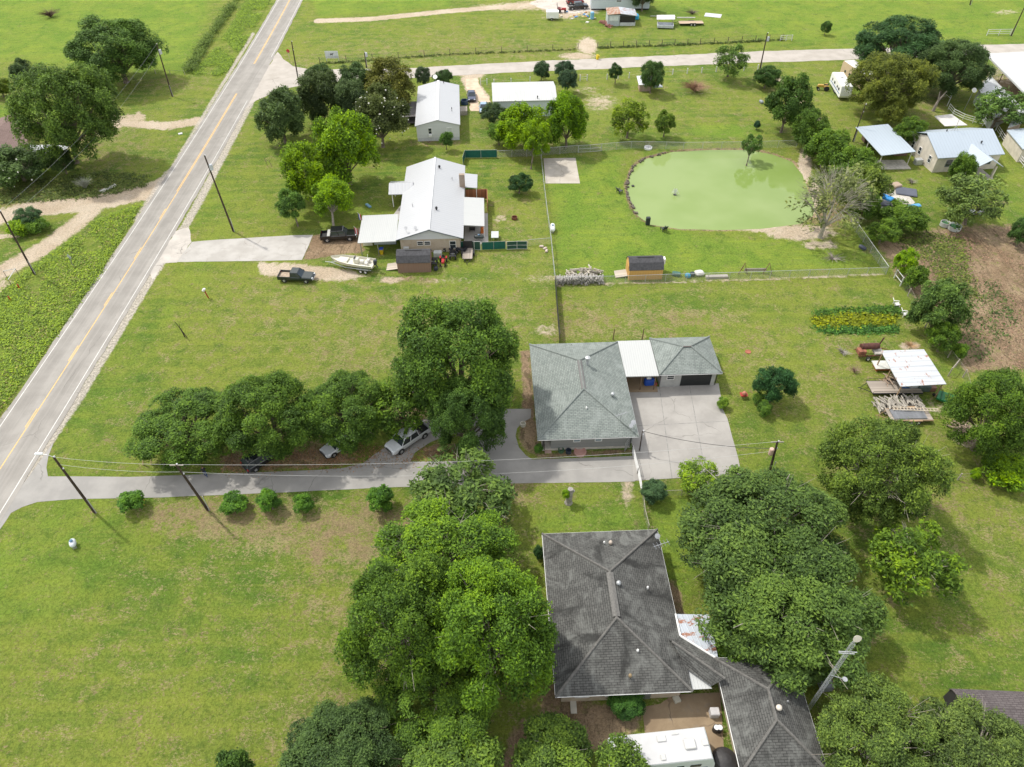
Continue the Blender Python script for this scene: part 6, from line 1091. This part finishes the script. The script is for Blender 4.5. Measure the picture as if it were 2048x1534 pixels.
# ---------------- poles, wires
def pole(label,base,topx,name='utility_pole',r=.16,hmin=3,hmax=20,gear='none',mat=None):
    b=P(*base); best=min((abs(hmin+k*.05-0)*0+(P(*topx,hmin+k*.05).xy-b.xy).length,hmin+k*.05) for k in range(int((hmax-hmin)/.05))); h=best[1]; tp=P(*topx,h); d=tp-b
    t=thing(name,label,'utility pole',(b.x,b.y,0)); MB().tube([(0,0,-.2),tuple(d*.5),tuple(d)],[r,r*.85,r*.68],10).build('pole',mat or POLEW,t)
    if 'x' in gear: MB().box(tuple(d*.985),(1.4,.1,.1)).build('crossarm',GREYW,t)
    if 'l' in gear: MB().tube([d,d+Vector((-.6,.1,.25)),d+Vector((-1.2,.2,.25))],.035,6).build('lamp_arm',STEEL,t); MB().box(tuple(d+Vector((-1.5,.25,.25))),(.8,.3,.16),b=.04).build('lamp_head',M((.68,.70,.72),.4),t)
    if 't' in gear: MB().lathe([(.24,-.45),(.27,-.4),(.27,.4),(.2,.5),(.02,.52)],tuple(d*.86+Vector((.38,-.1,0))),12).build('transformer',M((.52,.55,.58),.5),t)
    if 'T' in gear: MB().lathe([(.24,-.45),(.27,-.4),(.27,.1),(.27,.4),(.2,.5),(.02,.52)],tuple(d*.72+Vector((-.4,0,0))),12).build('transformer',M((.60,.42,.34),.6),t)
    for k,z in enumerate((1.0,.80)): MB().lathe([(.06,0),(.09,.05),(.06,.1),(.09,.15),(.02,.2)],tuple(d*z+Vector((.12,0,0 if k else -.02))),8).build('insulator',M((.6,.6,.62),.3),t)
    MB().tube([tuple(Vector((r+.02,-r*.3,0))),tuple(Vector((r+.02,-r*.3,2.6)))],.05,6).build('conduit',M((.4,.4,.42),.5),t)
    return t,tp
p1,t1=pole('tall pole with a street lamp arm at the driveway mouth',(190,1025),(107,914),gear='l'); p2,t2=pole('braced pole halfway along the near lawn edge of the driveway',(416,1020),(352,929),gear='x')
p3,t3=pole('pole beside the highway just above the concrete driveway',(467,463),(409,311),gear='t'); p4,t4=pole('pole across the highway beside the wide dark oak',(345,193),(313,88),gear='t'); p5,t5=pole('pole at the highway and county road corner',(598,167),(583,83)); p6,t6=pole('short pole with a transformer right of the parking pad',(1537,952),(1555,883),gear='xT')
p7,t7=pole('pole at the lane corner by the white post fence',(1518,147),(1535,66),gear='t'); p8,t8=pole('pole leaning at the top right corner above the pasture gate',(2022,72),(2052,8)); p9,t9=pole('pole in the weeds at the left edge of the highway strip',(69,548),(0,422)); p10,t10=pole('short pole behind the corner grove by the wire fence',(733,135),(729,105),gear='t'); p11,t11=pole('thin pole at the left corner of the open shed',(1705,283),(1731,209),r=.11)
p12,t12=pole('pole cut by the top edge in the far pasture',(1940,10),(1947,-22))
# yard masts
p13,t13=pole('black service mast at the corner of the grey house',(1279,901),(1285,862),r=.07,hmin=1.5)
def wire(label,a,b,sag,r=.014,n=14,m=None,name='overhead_wire'):
    a,b=Vector(a),Vector(b); pts=[a.lerp(b,i/n)-Vector((0,0,sag*4*(i/n)*(1-i/n))) for i in range(n+1)]; o=MB().tube(pts,r,5).build(name,m or WIREM); return tag(o,label,'wire')
LW=M((.50,.50,.48),.5,0,.05)
wire('upper pale wire between lamp pole and braced pole',t1,t2,.3,m=LW); wire('lower pale wire between lamp pole and braced pole',t1-Vector((0,0,1.2)),t2-Vector((0,0,1.2)),.4,m=LW)
wire('upper pale wire running above the driveway from the braced pole',t2,t6,1.3,.014,24,LW); wire('lower pale wire running along the driveway from the braced pole',t2-Vector((0,0,1.2)),t6-Vector((0,0,1.6)),2.2,.014,24,LW)
wire('black service wire from the grey house mast to the transformer pole',t13,t6-Vector((0,0,1.2)),.7,.03,16,M((.05,.05,.05),.6)); wire('thin wire crossing the yard above the big oak on the left',t4,t9,1.5,.011,24); wire('second thin wire crossing the yard above the big oak on the left',t4-Vector((0,0,1.5)),t9-Vector((0,0,1.5)),2.0,.011,24)
for lab,a,b in[('guy wire sloping left from the braced pole',t2-Vector((0,0,.2)),P(334,972)+Vector((0,0,3.2))),('second guy wire sloping from the middle of the braced pole',t2-Vector((0,0,1.3)),P(340,972)+Vector((0,0,1.5)))]: pass
# lattice mast
base=P(1612,1424); h=max(8,min(20,min(((P(1711,1279,z).xy-base.xy).length,z) for z in [8+.05*k for k in range(260)])[1])); tp=P(1711,1279,h); d=tp-base
lm=thing('lattice_mast','triangular lattice antenna mast leaning over the lawn beside the dark wing','mast',tuple(base))
mb=MB(); ax=d.normalized(); s1=ax.cross(Vector((0,1,0))).normalized(); s2=ax.cross(s1); cr=[(s1*math.cos(k*2*PI/3)+s2*math.sin(k*2*PI/3))*.23 for k in range(3)]; cr=[c*.78 for c in cr]; n=int(d.length/.5)
for k in range(3): mb.tube([cr[k],cr[k]+d*.96],.022,5)
for i in range(n):
    a=i/n*.96; b=(i+1)/n*.96
    for k in range(3): mb.tube([cr[k]+d*a,cr[(k+1)%3]+d*b],.010,4); mb.tube([cr[k]+d*b,cr[(k+1)%3]+d*b],.010,4)
mb.build('lattice',GALV,lm); MB().tube([d*.94,d],.04,6).build('top_pipe',STEEL,lm); MB().at(tuple(d*1.02),0,R(70)).lathe([(.34,.12),(.25,.03),(.01,-.02),(.24,.0),(.32,.1)],(0,0,0),14).build('dish',M((.70,.64,.56),.5),lm)
MB().tube([d*.86+Vector((-.7,0,0)),d*.86+Vector((.7,-.1,0))],.03,5).tube([d*.84+Vector((-.6,0,0)),d*.84+Vector((.6,-.1,0))],.03,5).build('antenna',CHROME,lm); MB().tube([d*.55,d*.55+Vector((.8,-.3,0))],.03,5).lathe([(.2,-.03),(.22,0),(.2,.03)],tuple(d*.55+Vector((1.0,-.35,0))),10).build('yard_light',STEEL,lm)
# ---------------- fences: each a thing with its posts, rails and mesh
_pm={}
def post_mesh(h,r,mat,square=False):
    k=(h,r,mat.name,square)
    if k not in _pm:
        mb=MB()
        if square: mb.box((0,0,h/2),(r*2,r*2,h))
        else: mb.tube([(0,0,0),(0,0,h)],r,6)
        o=mb.build('post',mat); _pm[k]=o.data; bpy.data.objects.remove(o)
    return _pm[k]
def fence(name,label,px,h=1.4,gap=3.0,pm=None,rails=(1.0,),rr_=.03,mesh=None,pr=.04,square=False,world=None,railm=None,cat='fence',toppx=False):
    pts=[P(*q) for q in px]; t=thing(name,label,cat,tuple(pts[0])); o0=pts[0]; pm=pm or GALV; loc=[p-o0 for p in pts]
    for a,b in zip(loc,loc[1:]):
        n=max(1,round((b-a).length/gap))
        for i in range(n+(1 if b is loc[-1] else 0)):
            p=a.lerp(b,i/n); o=bpy.data.objects.new('post',post_mesh(h,pr,pm,square)); COL.objects.link(o); o.parent=t; o.location=p
    for f in rails: MB().tube([p+Vector((0,0,h*f)) for p in loc],rr_,5).build('rail',railm or pm,t)
    if mesh:
        mb=MB()
        for a,b in zip(loc,loc[1:]): mb.poly([tuple(a+Vector((0,0,.03))),tuple(b+Vector((0,0,.03))),tuple(b+Vector((0,0,h*.97))),tuple(a+Vector((0,0,h*.97)))])
        mb.build('wire_mesh' if mesh is CHAIN else 'screen_panel',mesh,t)
    return t
GP=M((.005,.10,.075),.7,0,.15,2); GP2=M((.02,.07,.05),.7); PALE=M((.62,.62,.60),.6,0,.08); DKP=M((.09,.075,.06),.8,0,.3); LATT=mat_chain('field_wire',(.3,.3,.3),.0,4.0,.05)
fence('chain_link_fence','long chain-link fence dividing the brick house yard from the pond lawn',[(1082,318),(1088,380),(1094,430),(1101,480),(1106,530),(1110,568)],1.3,3.2,mesh=CHAIN,rr_=.035)
fence('screen_or_shade_fence','lower dividing fence, coloured dark for its shaded side, from the firewood row to the grey house',[(1110,569),(1114,625),(1119,686)],1.5,3.0,mesh=DARK,pm=DARK,rr_=.05)  # solid dark sheet paints in the shaded side of this dividing stretch
fence('chain_link_fence','chain-link fence along the far side of the pond',[(1083,311),(1156,305)],1.5,3.0,mesh=CHAIN); fence('chain_link_fence','chain-link fence curving behind the pond to the hedge',[(1203,302),(1262,297),(1366,299),(1480,298),(1592,295)],1.5,3.4,mesh=CHAIN)
fence('double_gate','wide chain-link double gate at the far left of the pond',[(1157,305),(1180,304),(1202,302)],1.5,2.3,rails=(.98,.5,.04),mesh=CHAIN,cat='gate',railm=M((.56,.58,.6),.5))
fence('chain_link_fence','chain-link fence along the near side of the pond lawn',[(1110,569),(1250,566),(1330,563),(1500,558),(1771,549)],1.35,3.2,mesh=CHAIN); fence('chain_link_fence','chain-link fence rising from the pond corner along the hedge',[(1771,549),(1740,505),(1712,465),(1692,425)],1.5,3.0,mesh=CHAIN,rr_=.035,railm=PALE)
fence('screen_or_shade_fence','dark green screened fence behind the brick house',[(926,330),(930,316),(994,315)],1.6,3.2,mesh=GP,rails=(1.0,)); fence('chain_link_fence','short chain-link run between green screen and pond corner',[(994,315),(1083,312)],1.4,3.0,mesh=CHAIN)
fence('screen_or_shade_fence','dark green screened panel against the brick house corner',[(922,499),(948,499)],1.5,2.2,mesh=GP); fence('screened_gate','narrow green screened gate behind the plank-deck trailer',[(949,500),(961,500)],1.6,1,mesh=GP2,rails=(1,.03),cat='gate',pm=PALE)
fence('screen_or_shade_fence','middle green screened panel right of the gate',[(964,500),(1011,498)],1.5,1.9,mesh=GP,pm=M((.35,.37,.33),.7)); fence('screened_gate','double green gate with pale frame at the right end of the screen fence',[(1014,499),(1034,498),(1054,498)],1.5,1.6,mesh=GP2,rails=(1,.5,.03),cat='gate',pm=PALE); fence('chain_link_fence','thin chain-link run from the green gate to the dividing fence',[(1056,492),(1103,488)],1.2,3,mesh=CHAIN)
fence('field_fence','dark-posted wire fence across the far yard left of the gap',[(640,127),(900,110),(1156,99)],1.5,6,pm=DKP,rails=(.95,.5),rr_=.012,mesh=LATT,pr=.07); fence('field_fence','dark-posted wire fence across the far yard right of the gap',[(1195,96),(1400,89),(1565,80)],1.5,3.4,pm=DKP,rails=(.95,.5),rr_=.015,mesh=LATT,pr=.08)
fence('post_fence','white post fence along the county road behind the barn',[(988,169),(1022,167),(1060,164)],1.2,3.2,pm=PALE,rails=(.6,),rr_=.012,pr=.10,square=True); fence('post_fence','white post fence along the county road from the gate to the corner pole',[(1214,159),(1258,156),(1345,149),(1432,144),(1515,140)],1.25,3.1,pm=PALE,rails=(.6,),rr_=.012,pr=.10,square=True)
fence('white_gate','small white bar gate left of the metal barn',[(961,171),(974,170)],1.5,2,pm=PALE,rails=(.65,),pr=.09,square=True,cat='gate'); fence('white_gate','white bar gate right of the grey tree pair',[(1160,162),(1174,161)],1.4,2,pm=PALE,rails=(.65,.3),pr=.10,square=True,cat='gate')
fence('pipe_gate','long pale pipe gate across the driveway between house and pad',[(1264,903),(1275,948),(1283,988)],1.15,6,pm=DKP,rails=(1,.75,.5,.25),rr_=.035,railm=PALE,cat='gate',pr=.08); fence('panel_gate','short blue-grey pipe gate at the grey house corner',[(1249,903),(1263,885)],1.6,3,pm=STEEL,rails=(1,.75,.5,.25,.05),rr_=.03,cat='gate')
fence('garden_fence','overgrown wire fence running from the pipe gate to the dark house',[(1284,990),(1288,1030),(1296,1062)],1.1,2.2,pm=GREYW,mesh=CHAIN); fence('garden_fence','low wire fence behind the pale-limbed tree',[(1330,992),(1395,990)],1.0,2.2,pm=GREYW,mesh=CHAIN)
fence('wire_fence','wire fence with wooden posts crossing the right-hand lawn',[(1835,966),(1858,964),(1915,960),(1980,955),(2060,951)],1.2,4.5,pm=GREYW,rails=(.9,.5),rr_=.010,pr=.08,mesh=LATT); fence('wire_fence','rusty wire fence running along the bare field past the pole shed',[(1790,548),(1815,592),(1850,655),(1895,715),(1925,755),(1935,790)],1.4,3.4,pm=GREYW,rails=(.98,),rr_=.012,pr=.08,mesh=LATT)
fence('brace_fence','white braced corner post set at the pond fence corner',[(1788,556),(1800,572)],1.6,1.8,pm=PALE,rails=(.95,.4),pr=.09,rr_=.05); fence('brace_fence','weathered braced posts behind the pole shed',[(1896,752),(1910,735)],1.5,2,pm=GREYW,rails=(.9,),pr=.08,rr_=.06)
fence('board_fence','curving white board fence behind the farmhouse',[(1896,219),(1905,230),(1925,240),(1945,246),(1965,252)],1.3,2.6,pm=PALE,rails=(.95,.62,.3),rr_=.05,pr=.07); fence('board_fence','white board fence descending past the cream outbuilding',[(1990,262),(2015,300),(2045,335),(2090,380)],1.4,2.6,pm=PALE,rails=(.95,.65,.35),rr_=.05,pr=.07); fence('board_fence','white board fence beside the open barn',[(1958,178),(1985,152),(2010,150)],1.3,2.6,pm=PALE,rails=(.95,.62,.3),rr_=.05,pr=.07); fence('board_fence','zigzag white rail chute by the bare forked trunk',[(1888,190),(1900,200),(1894,212)],1.3,2.2,pm=PALE,rails=(.95,.62,.3),rr_=.05,pr=.07)
fence('board_fence','low white board gate section in the top right pasture',[(1973,71),(2020,70)],1.5,2.6,pm=PALE,rails=(.95,.62,.3),rr_=.06,pr=.09); fence('board_fence','short white board panel at the end of the far dark fence',[(1560,82),(1583,81)],1.4,2,pm=PALE,rails=(.95,.62,.3),rr_=.06,pr=.09)
fence('field_gate','pale pole gate in the weeds left of the highway',[(14,555),(38,550),(24,572)],1.2,2.5,pm=DKP,rails=(1,),rr_=.06,cat='gate',railm=PALE); fence('wire_fence','old wire fence posts beside the wide dark oak',[(312,148),(370,150)],1.1,3,pm=GREYW,rails=(.9,),rr_=.02,pr=.06)
for lab,x,y in[('small red marker post by the pole gate',40,578),('lower red marker post in the left weeds',22,602)]:
    q=P(x,y); o=MB().box((0,0,.45),(.16,.1,.9)).build('marker_post',M((.40,.02,.015),.6)); o.location=q; tag(o,lab,'post')
# signs
q=P(580,122); st=thing('stop_sign','red stop sign at the county road corner','sign',(q.x,q.y,0),R(165)); MB().box((0,0,1.2),(.06,.05,2.4)).build('post',STEEL,st)
MB().at((0,-.05,2.35),0,PI/2).prism([(.45*math.cos(PI/8+k*PI/4),.45*math.sin(PI/8+k*PI/4)) for k in range(8)],-.015,.015).build('sign_plate',M((.42,.015,.02),.5),st)
def text(s,size,mat,parent,loc,rot,name='lettering',ext=.004):
    cu=bpy.data.curves.new(name,'FONT'); cu.body=s; cu.size=size; cu.align_x='CENTER'; cu.align_y='CENTER'; cu.extrude=ext; o=bpy.data.objects.new(name,cu); COL.objects.link(o); bpy.context.view_layer.update()
    dg=bpy.context.evaluated_depsgraph_get(); me=bpy.data.meshes.new_from_object(o.evaluated_get(dg)); bpy.data.objects.remove(o); me.materials.append(mat); o=bpy.data.objects.new(name,me); COL.objects.link(o); o.parent=parent; o.location=loc; o.rotation_euler=rot; return o
text('STOP',.32,WHITE,st,(0,-.07,2.35),(PI/2,0,0))
q=P(666,124); ws=thing('ranch_sign','white board sign with a black cow emblem on the far fence corner','sign',(q.x,q.y,0),R(0))
for x in(-1.5,1.5): MB().box((x,0,1.0),(.12,.12,2.0)).build('post',PALE,ws)
MB().box((0,-.05,1.75),(3.2,.06,1.7)).build('board',M((.60,.63,.65),.6),ws)
MB().box((-.05,-.10,1.9),(.62,.02,.26)).box((.34,-.10,2.02),(.22,.02,.18)).box((-.28,-.10,1.68),(.07,.02,.24)).box((.16,-.10,1.68),(.07,.02,.24)).build('cow_emblem',DARK,ws)
q=P(148,534); rs=thing('road_sign','back of a small grey diamond road sign in the left weeds','sign',(q.x,q.y,0),R(-25)); MB().box((0,0,.9),(.07,.06,1.8)).build('post',STEEL,rs); MB().at((0,.05,1.9),0,0,PI/4).box((0,0,0),(.75,.02,.75)).build('sign_plate',M((.50,.53,.56),.4,.3),rs)
q=P(417,596); mbx=thing('mailbox','white mailbox on a leaning red post near the highway','mailbox',(q.x,q.y,0)); MB().tube([(0,0,0),(-.25,.1,1.3)],.09,6).build('post',M((.35,.05,.02),.7),mbx); MB().box((-.3,.1,1.45),(.4,.7,.3),b=.08).box((-.1,-.1,1.7),(.35,.3,.2),b=.05).build('box',M((.66,.64,.62),.5),mbx)
q=P(370,674); bt_=thing('dead_sapling','thin dead dark sapling alone on the highway lawn','sapling',(q.x,q.y,0)); MB().tube([(0,0,0),(-.1,0,1.3),(-.5,0,2.8)],[.09,.07,.03],6).tube([(.35,-.1,0),(-.1,0,1.4)],[.05,.04],5).tube([(-.2,0,1.6),(.0,0,2.5)],[.04,.02],5).build('trunk',M((.06,.045,.035),.9),bt_)
q=P(536,333); bt_=thing('dead_sapling','pair of thin bare stakes on the lawn above the highway','sapling',(q.x,q.y,0)); MB().tube([(0,0,0),(-.3,0,1.9)],.04,5).tube([(.7,0,0),(.5,0,1.4)],.04,5).tube([(-.2,0,1.0),(.1,0,1.5)],.03,5).build('trunk',M((.12,.10,.08),.9),bt_)
q=P(1137,1005); sp=thing('stump','tall grey tree stump with bright sprouting leaves on the lawn between the houses','stump',(q.x,q.y,0)); MB().tube([(0,0,-.05),(.02,0,.3),(.08,.05,1.7),(.12,.1,2.35)],[.5,.36,.34,.30],10).tube([(.1,.05,1.5),(.5,.1,2.1)],[.2,.16],8).build('trunk',M((.34,.32,.29),.9,0,.3,3,.2,.6),sp)
me,_c=PR['small'][1]; o=bpy.data.objects.new('foliage',me); COL.objects.link(o); o.parent=sp; o.location=(-.35,-.1,1.75); o.scale=(.5,.5,.55); o.color=(.14,.26,.03,1)
q=P(1866,203); fk=thing('dead_forked_tree','bare forked grey trunk behind the farmhouse','tree',(*P(1866,222).xy,0)); MB().tube([(0,0,-.05),(.1,0,1.2),(.3,.1,2.2)],[.35,.28,.22],8).tube([(.3,.1,2.1),(-.1,.2,4.0)],[.2,.08],7).tube([(.3,.1,2.1),(1.3,.2,4.2)],[.2,.07],7).tube([(.8,.15,3.1),(1.5,0,3.2)],[.08,.03],5).build('trunk',M((.30,.26,.22),.9,0,.2,2),fk)
q=P(1927,222); sd=thing('satellite_dish','round white satellite dish on a slim pole by the board fence','dish',(q.x,q.y,0)); MB().tube([(0,0,0),(.3,.1,4.2)],.05,6).build('pole',STEEL,sd); MB().at((.3,0,4.4),0,R(50)).lathe([(.5,.1),(.35,.02),(.01,-.03),(.34,.0),(.48,.08)],(0,0,0),16).build('dish',PALE,sd)
q=P(1700,418); 
# flags on the carport
for lab,p_,cols in[('upper flag in blue, white and red on the carport corner',(723,438),[(.02,.03,.20),(.6,.6,.6),(.45,.02,.03)]),('lower flag striped red and white on the carport corner',(716,466),[(.45,.04,.05),(.6,.6,.6),(.45,.04,.05)])]:
    b=P(*p_,2.4); fl=thing('flag',lab,'flag',tuple(b)); MB().tube([(0,0,0),(-.45,-.1,1.3)],.03,5).build('flagpole',PALE,fl)
    for k,c in enumerate(cols): MB().loft([[(-.42+k*.14,-.1,1.15-k*.1),(-.28+k*.14,-.1,1.05-k*.1),(-.26+k*.14,-.12,-.1-k*.05),(-.40+k*.14,-.12,-.05-k*.05)],[(-.42+k*.14,-.07,1.15-k*.1),(-.28+k*.14,-.07,1.05-k*.1),(-.26+k*.14,-.09,-.1-k*.05),(-.40+k*.14,-.09,-.05-k*.05)]]).build('cloth',M(c,.8),fl)
# fountain in the pond
q=P(1350,388); fo=thing('fountain','small white fountain spray near the left of the pond','fountain',(q.x,q.y,-.16)); MB().lathe([(.3,-.02),(.3,.08),(.05,.1)],(0,0,0),12).build('float',DARK,fo); mb=MB(); rr=random.Random(2)
for k in range(46): a=rr.uniform(0,6.28); v=rr.uniform(.2,.75); mb.tube([(0,0,.1),(v*.5*math.cos(a),v*.5*math.sin(a),1.0+rr.uniform(-.2,.3)),(v*math.cos(a),v*math.sin(a),.35)],.012,3)
mb.build('spray',M((.75,.78,.72),.3),fo)
# ring of reeds and stones on the pond edge
mb=MB(); rr=random.Random(9)
for a,b in zip(POND,POND[1:]+POND[:1]):
    if not(a[0]<1300): continue
    for i in range(9): t=rr.random(); q=P(a[0]+(b[0]-a[0])*t,a[1]+(b[1]-a[1])*t); mb.at((q.x+rr.uniform(-.2,.2),q.y+rr.uniform(-.2,.2),-.1),rr.uniform(0,3)).box((0,0,.1),(rr.uniform(.3,.7),rr.uniform(.2,.5),.3),b=.06)
tag(mb.build('bank_stones',M((.13,.11,.085),.9,0,.3,3)),'dark stones lining the left pond bank','stones',None,'stuff')
# potted plants and small items round the grey house
for lab,x,y,c in[('dark round pot near the grey house window',1137,905,(.03,.04,.06)),('green pot left of the dark one',1122,903,(.05,.12,.06)),('small white lantern on the drive bed edge',1046,851,(.6,.58,.5))]: ring('plant_pot',lab,'pot',(x,y),.35,.45,M(c,.6))
boxobj('brick_step','pink brick step at the porch corner of the grey house','step',(1096,903),(.8,.6,.12),(.42,.30,.25),0,0)
q=P(1486,795); wp_=thing('flower_planter','red wheelbarrow planter with flowers beside the pad','planter',(q.x,q.y,0)); MB().loft([[(-.3,-.2,.3),(.3,-.2,.3),(.3,.2,.3),(-.3,.2,.3)],[(-.5,-.35,.6),(.45,-.35,.6),(.45,.35,.6),(-.5,.35,.6)]]).build('tray',M((.35,.04,.03),.5),wp_); MB().ball((0,0,.75),.3,8).build('flowers',M((.45,.18,.12),.8,0,.4,8),wp_)
ring('well_cover','small brown round cover in the right-hand lawn','cover',(1496,704),.4,.1,M((.35,.12,.07),.8))
for lab,x,y in[('dark stake standing behind the covered walkway, left',1226,680),('dark stake standing behind the covered walkway, right',1284,679)]:
    q=P(x,y); o=MB().tube([(0,0,0),(.05,0,2.0)],.07,6).build('fence_stake',M((.16,.10,.06),.8)); o.location=q; tag(o,lab,'post')
for lab,x,y in[('tan boundary stake left of two by the first driveway oak',286,930),('tan boundary stake right of two by the first driveway oak',302,929),('small yellow guard on the crape myrtle nearest the highway',288,1010)]:
    q=P(x,y); o=MB().box((0,0,.5),(.12,.12,1.0)).build('stake',M((.62,.48,.26) if 'tan' in lab else (.7,.5,.05),.7)); o.location=q; o.rotation_euler=(0,R(20),0); tag(o,lab,'stake')
# ---------------- person walking on the driveway
def person():
    q=P(413,953); t=thing('person','person in a black top and blue jeans walking on the driveway by the braced pole','person',(q.x,q.y,.03),R(20))
    J=dict(pel=(0,0,.95,.15),ch=(0,.03,1.3,.17),nk=(0,.03,1.5,.06),hd=(0,.05,1.66,.105),tp=(0,.05,1.78,.08),lh=(-.1,0,.90,.10),lk=(-.11,.16,.50,.065),la=(-.11,.05,.09,.045),lt=(-.11,.22,.05,.04),rh=(.1,0,.90,.10),rk=(.11,-.03,.50,.065),ra=(.11,-.28,.14,.045),rt_=(.11,-.12,.05,.04),ls=(-.21,.03,1.42,.06),le=(-.27,-.06,1.14,.045),lw=(-.25,.06,.90,.033),lf=(-.25,.11,.80,.03),rs=(.21,.03,1.42,.06),re=(.27,.10,1.15,.045),rw=(.24,.30,1.0,.033),rf=(.23,.38,.98,.03))
    E=[('pel','ch'),('ch','nk'),('nk','hd'),('hd','tp'),('pel','lh'),('lh','lk'),('lk','la'),('la','lt'),('pel','rh'),('rh','rk'),('rk','ra'),('ra','rt_'),('ch','ls'),('ls','le'),('le','lw'),('lw','lf'),('ch','rs'),('rs','re'),('re','rw'),('rw','rf')]
    ks=list(J); me=bpy.data.meshes.new('body'); me.from_pydata([J[k][:3] for k in ks],[(ks.index(a),ks.index(b)) for a,b in E],[]); o=bpy.data.objects.new('body',me); COL.objects.link(o)
    sk_=o.modifiers.new('s','SKIN'); o.modifiers.new('u','SUBSURF').levels=2; ly=me.skin_vertices[0].data
    for i,k in enumerate(ks): ly[i].radius=(J[k][3],J[k][3])
    ly[0].use_root=True; bpy.context.view_layer.update(); m2=bpy.data.meshes.new_from_object(o.evaluated_get(bpy.context.evaluated_depsgraph_get())); bpy.data.objects.remove(o)
    skin=M((.42,.26,.18),.6,0,.05); top_=M((.02,.02,.025),.8); jean=M((.03,.06,.16),.85,0,.1); shoe=M((.05,.05,.05),.7)
    for m in(skin,top_,jean,shoe): m2.materials.append(m)
    for p in m2.polygons:
        c=p.center; p.material_index=3 if c.z<.12 else 2 if c.z<.98 and abs(c.x)<.2 else 1 if (c.z<1.5 and not(abs(c.x)>.2 and c.z<1.1) and not (c.z<1.2 and c.y>.2)) else 0; p.use_smooth=True
    b=bpy.data.objects.new('body',m2); COL.objects.link(b); b.parent=t; MB().lathe([(.02,.10),(.09,.07),(.115,.0),(.10,-.06)],(0,.035,1.72),10).build('hair',M((.10,.06,.03),.8),t,True)
person()
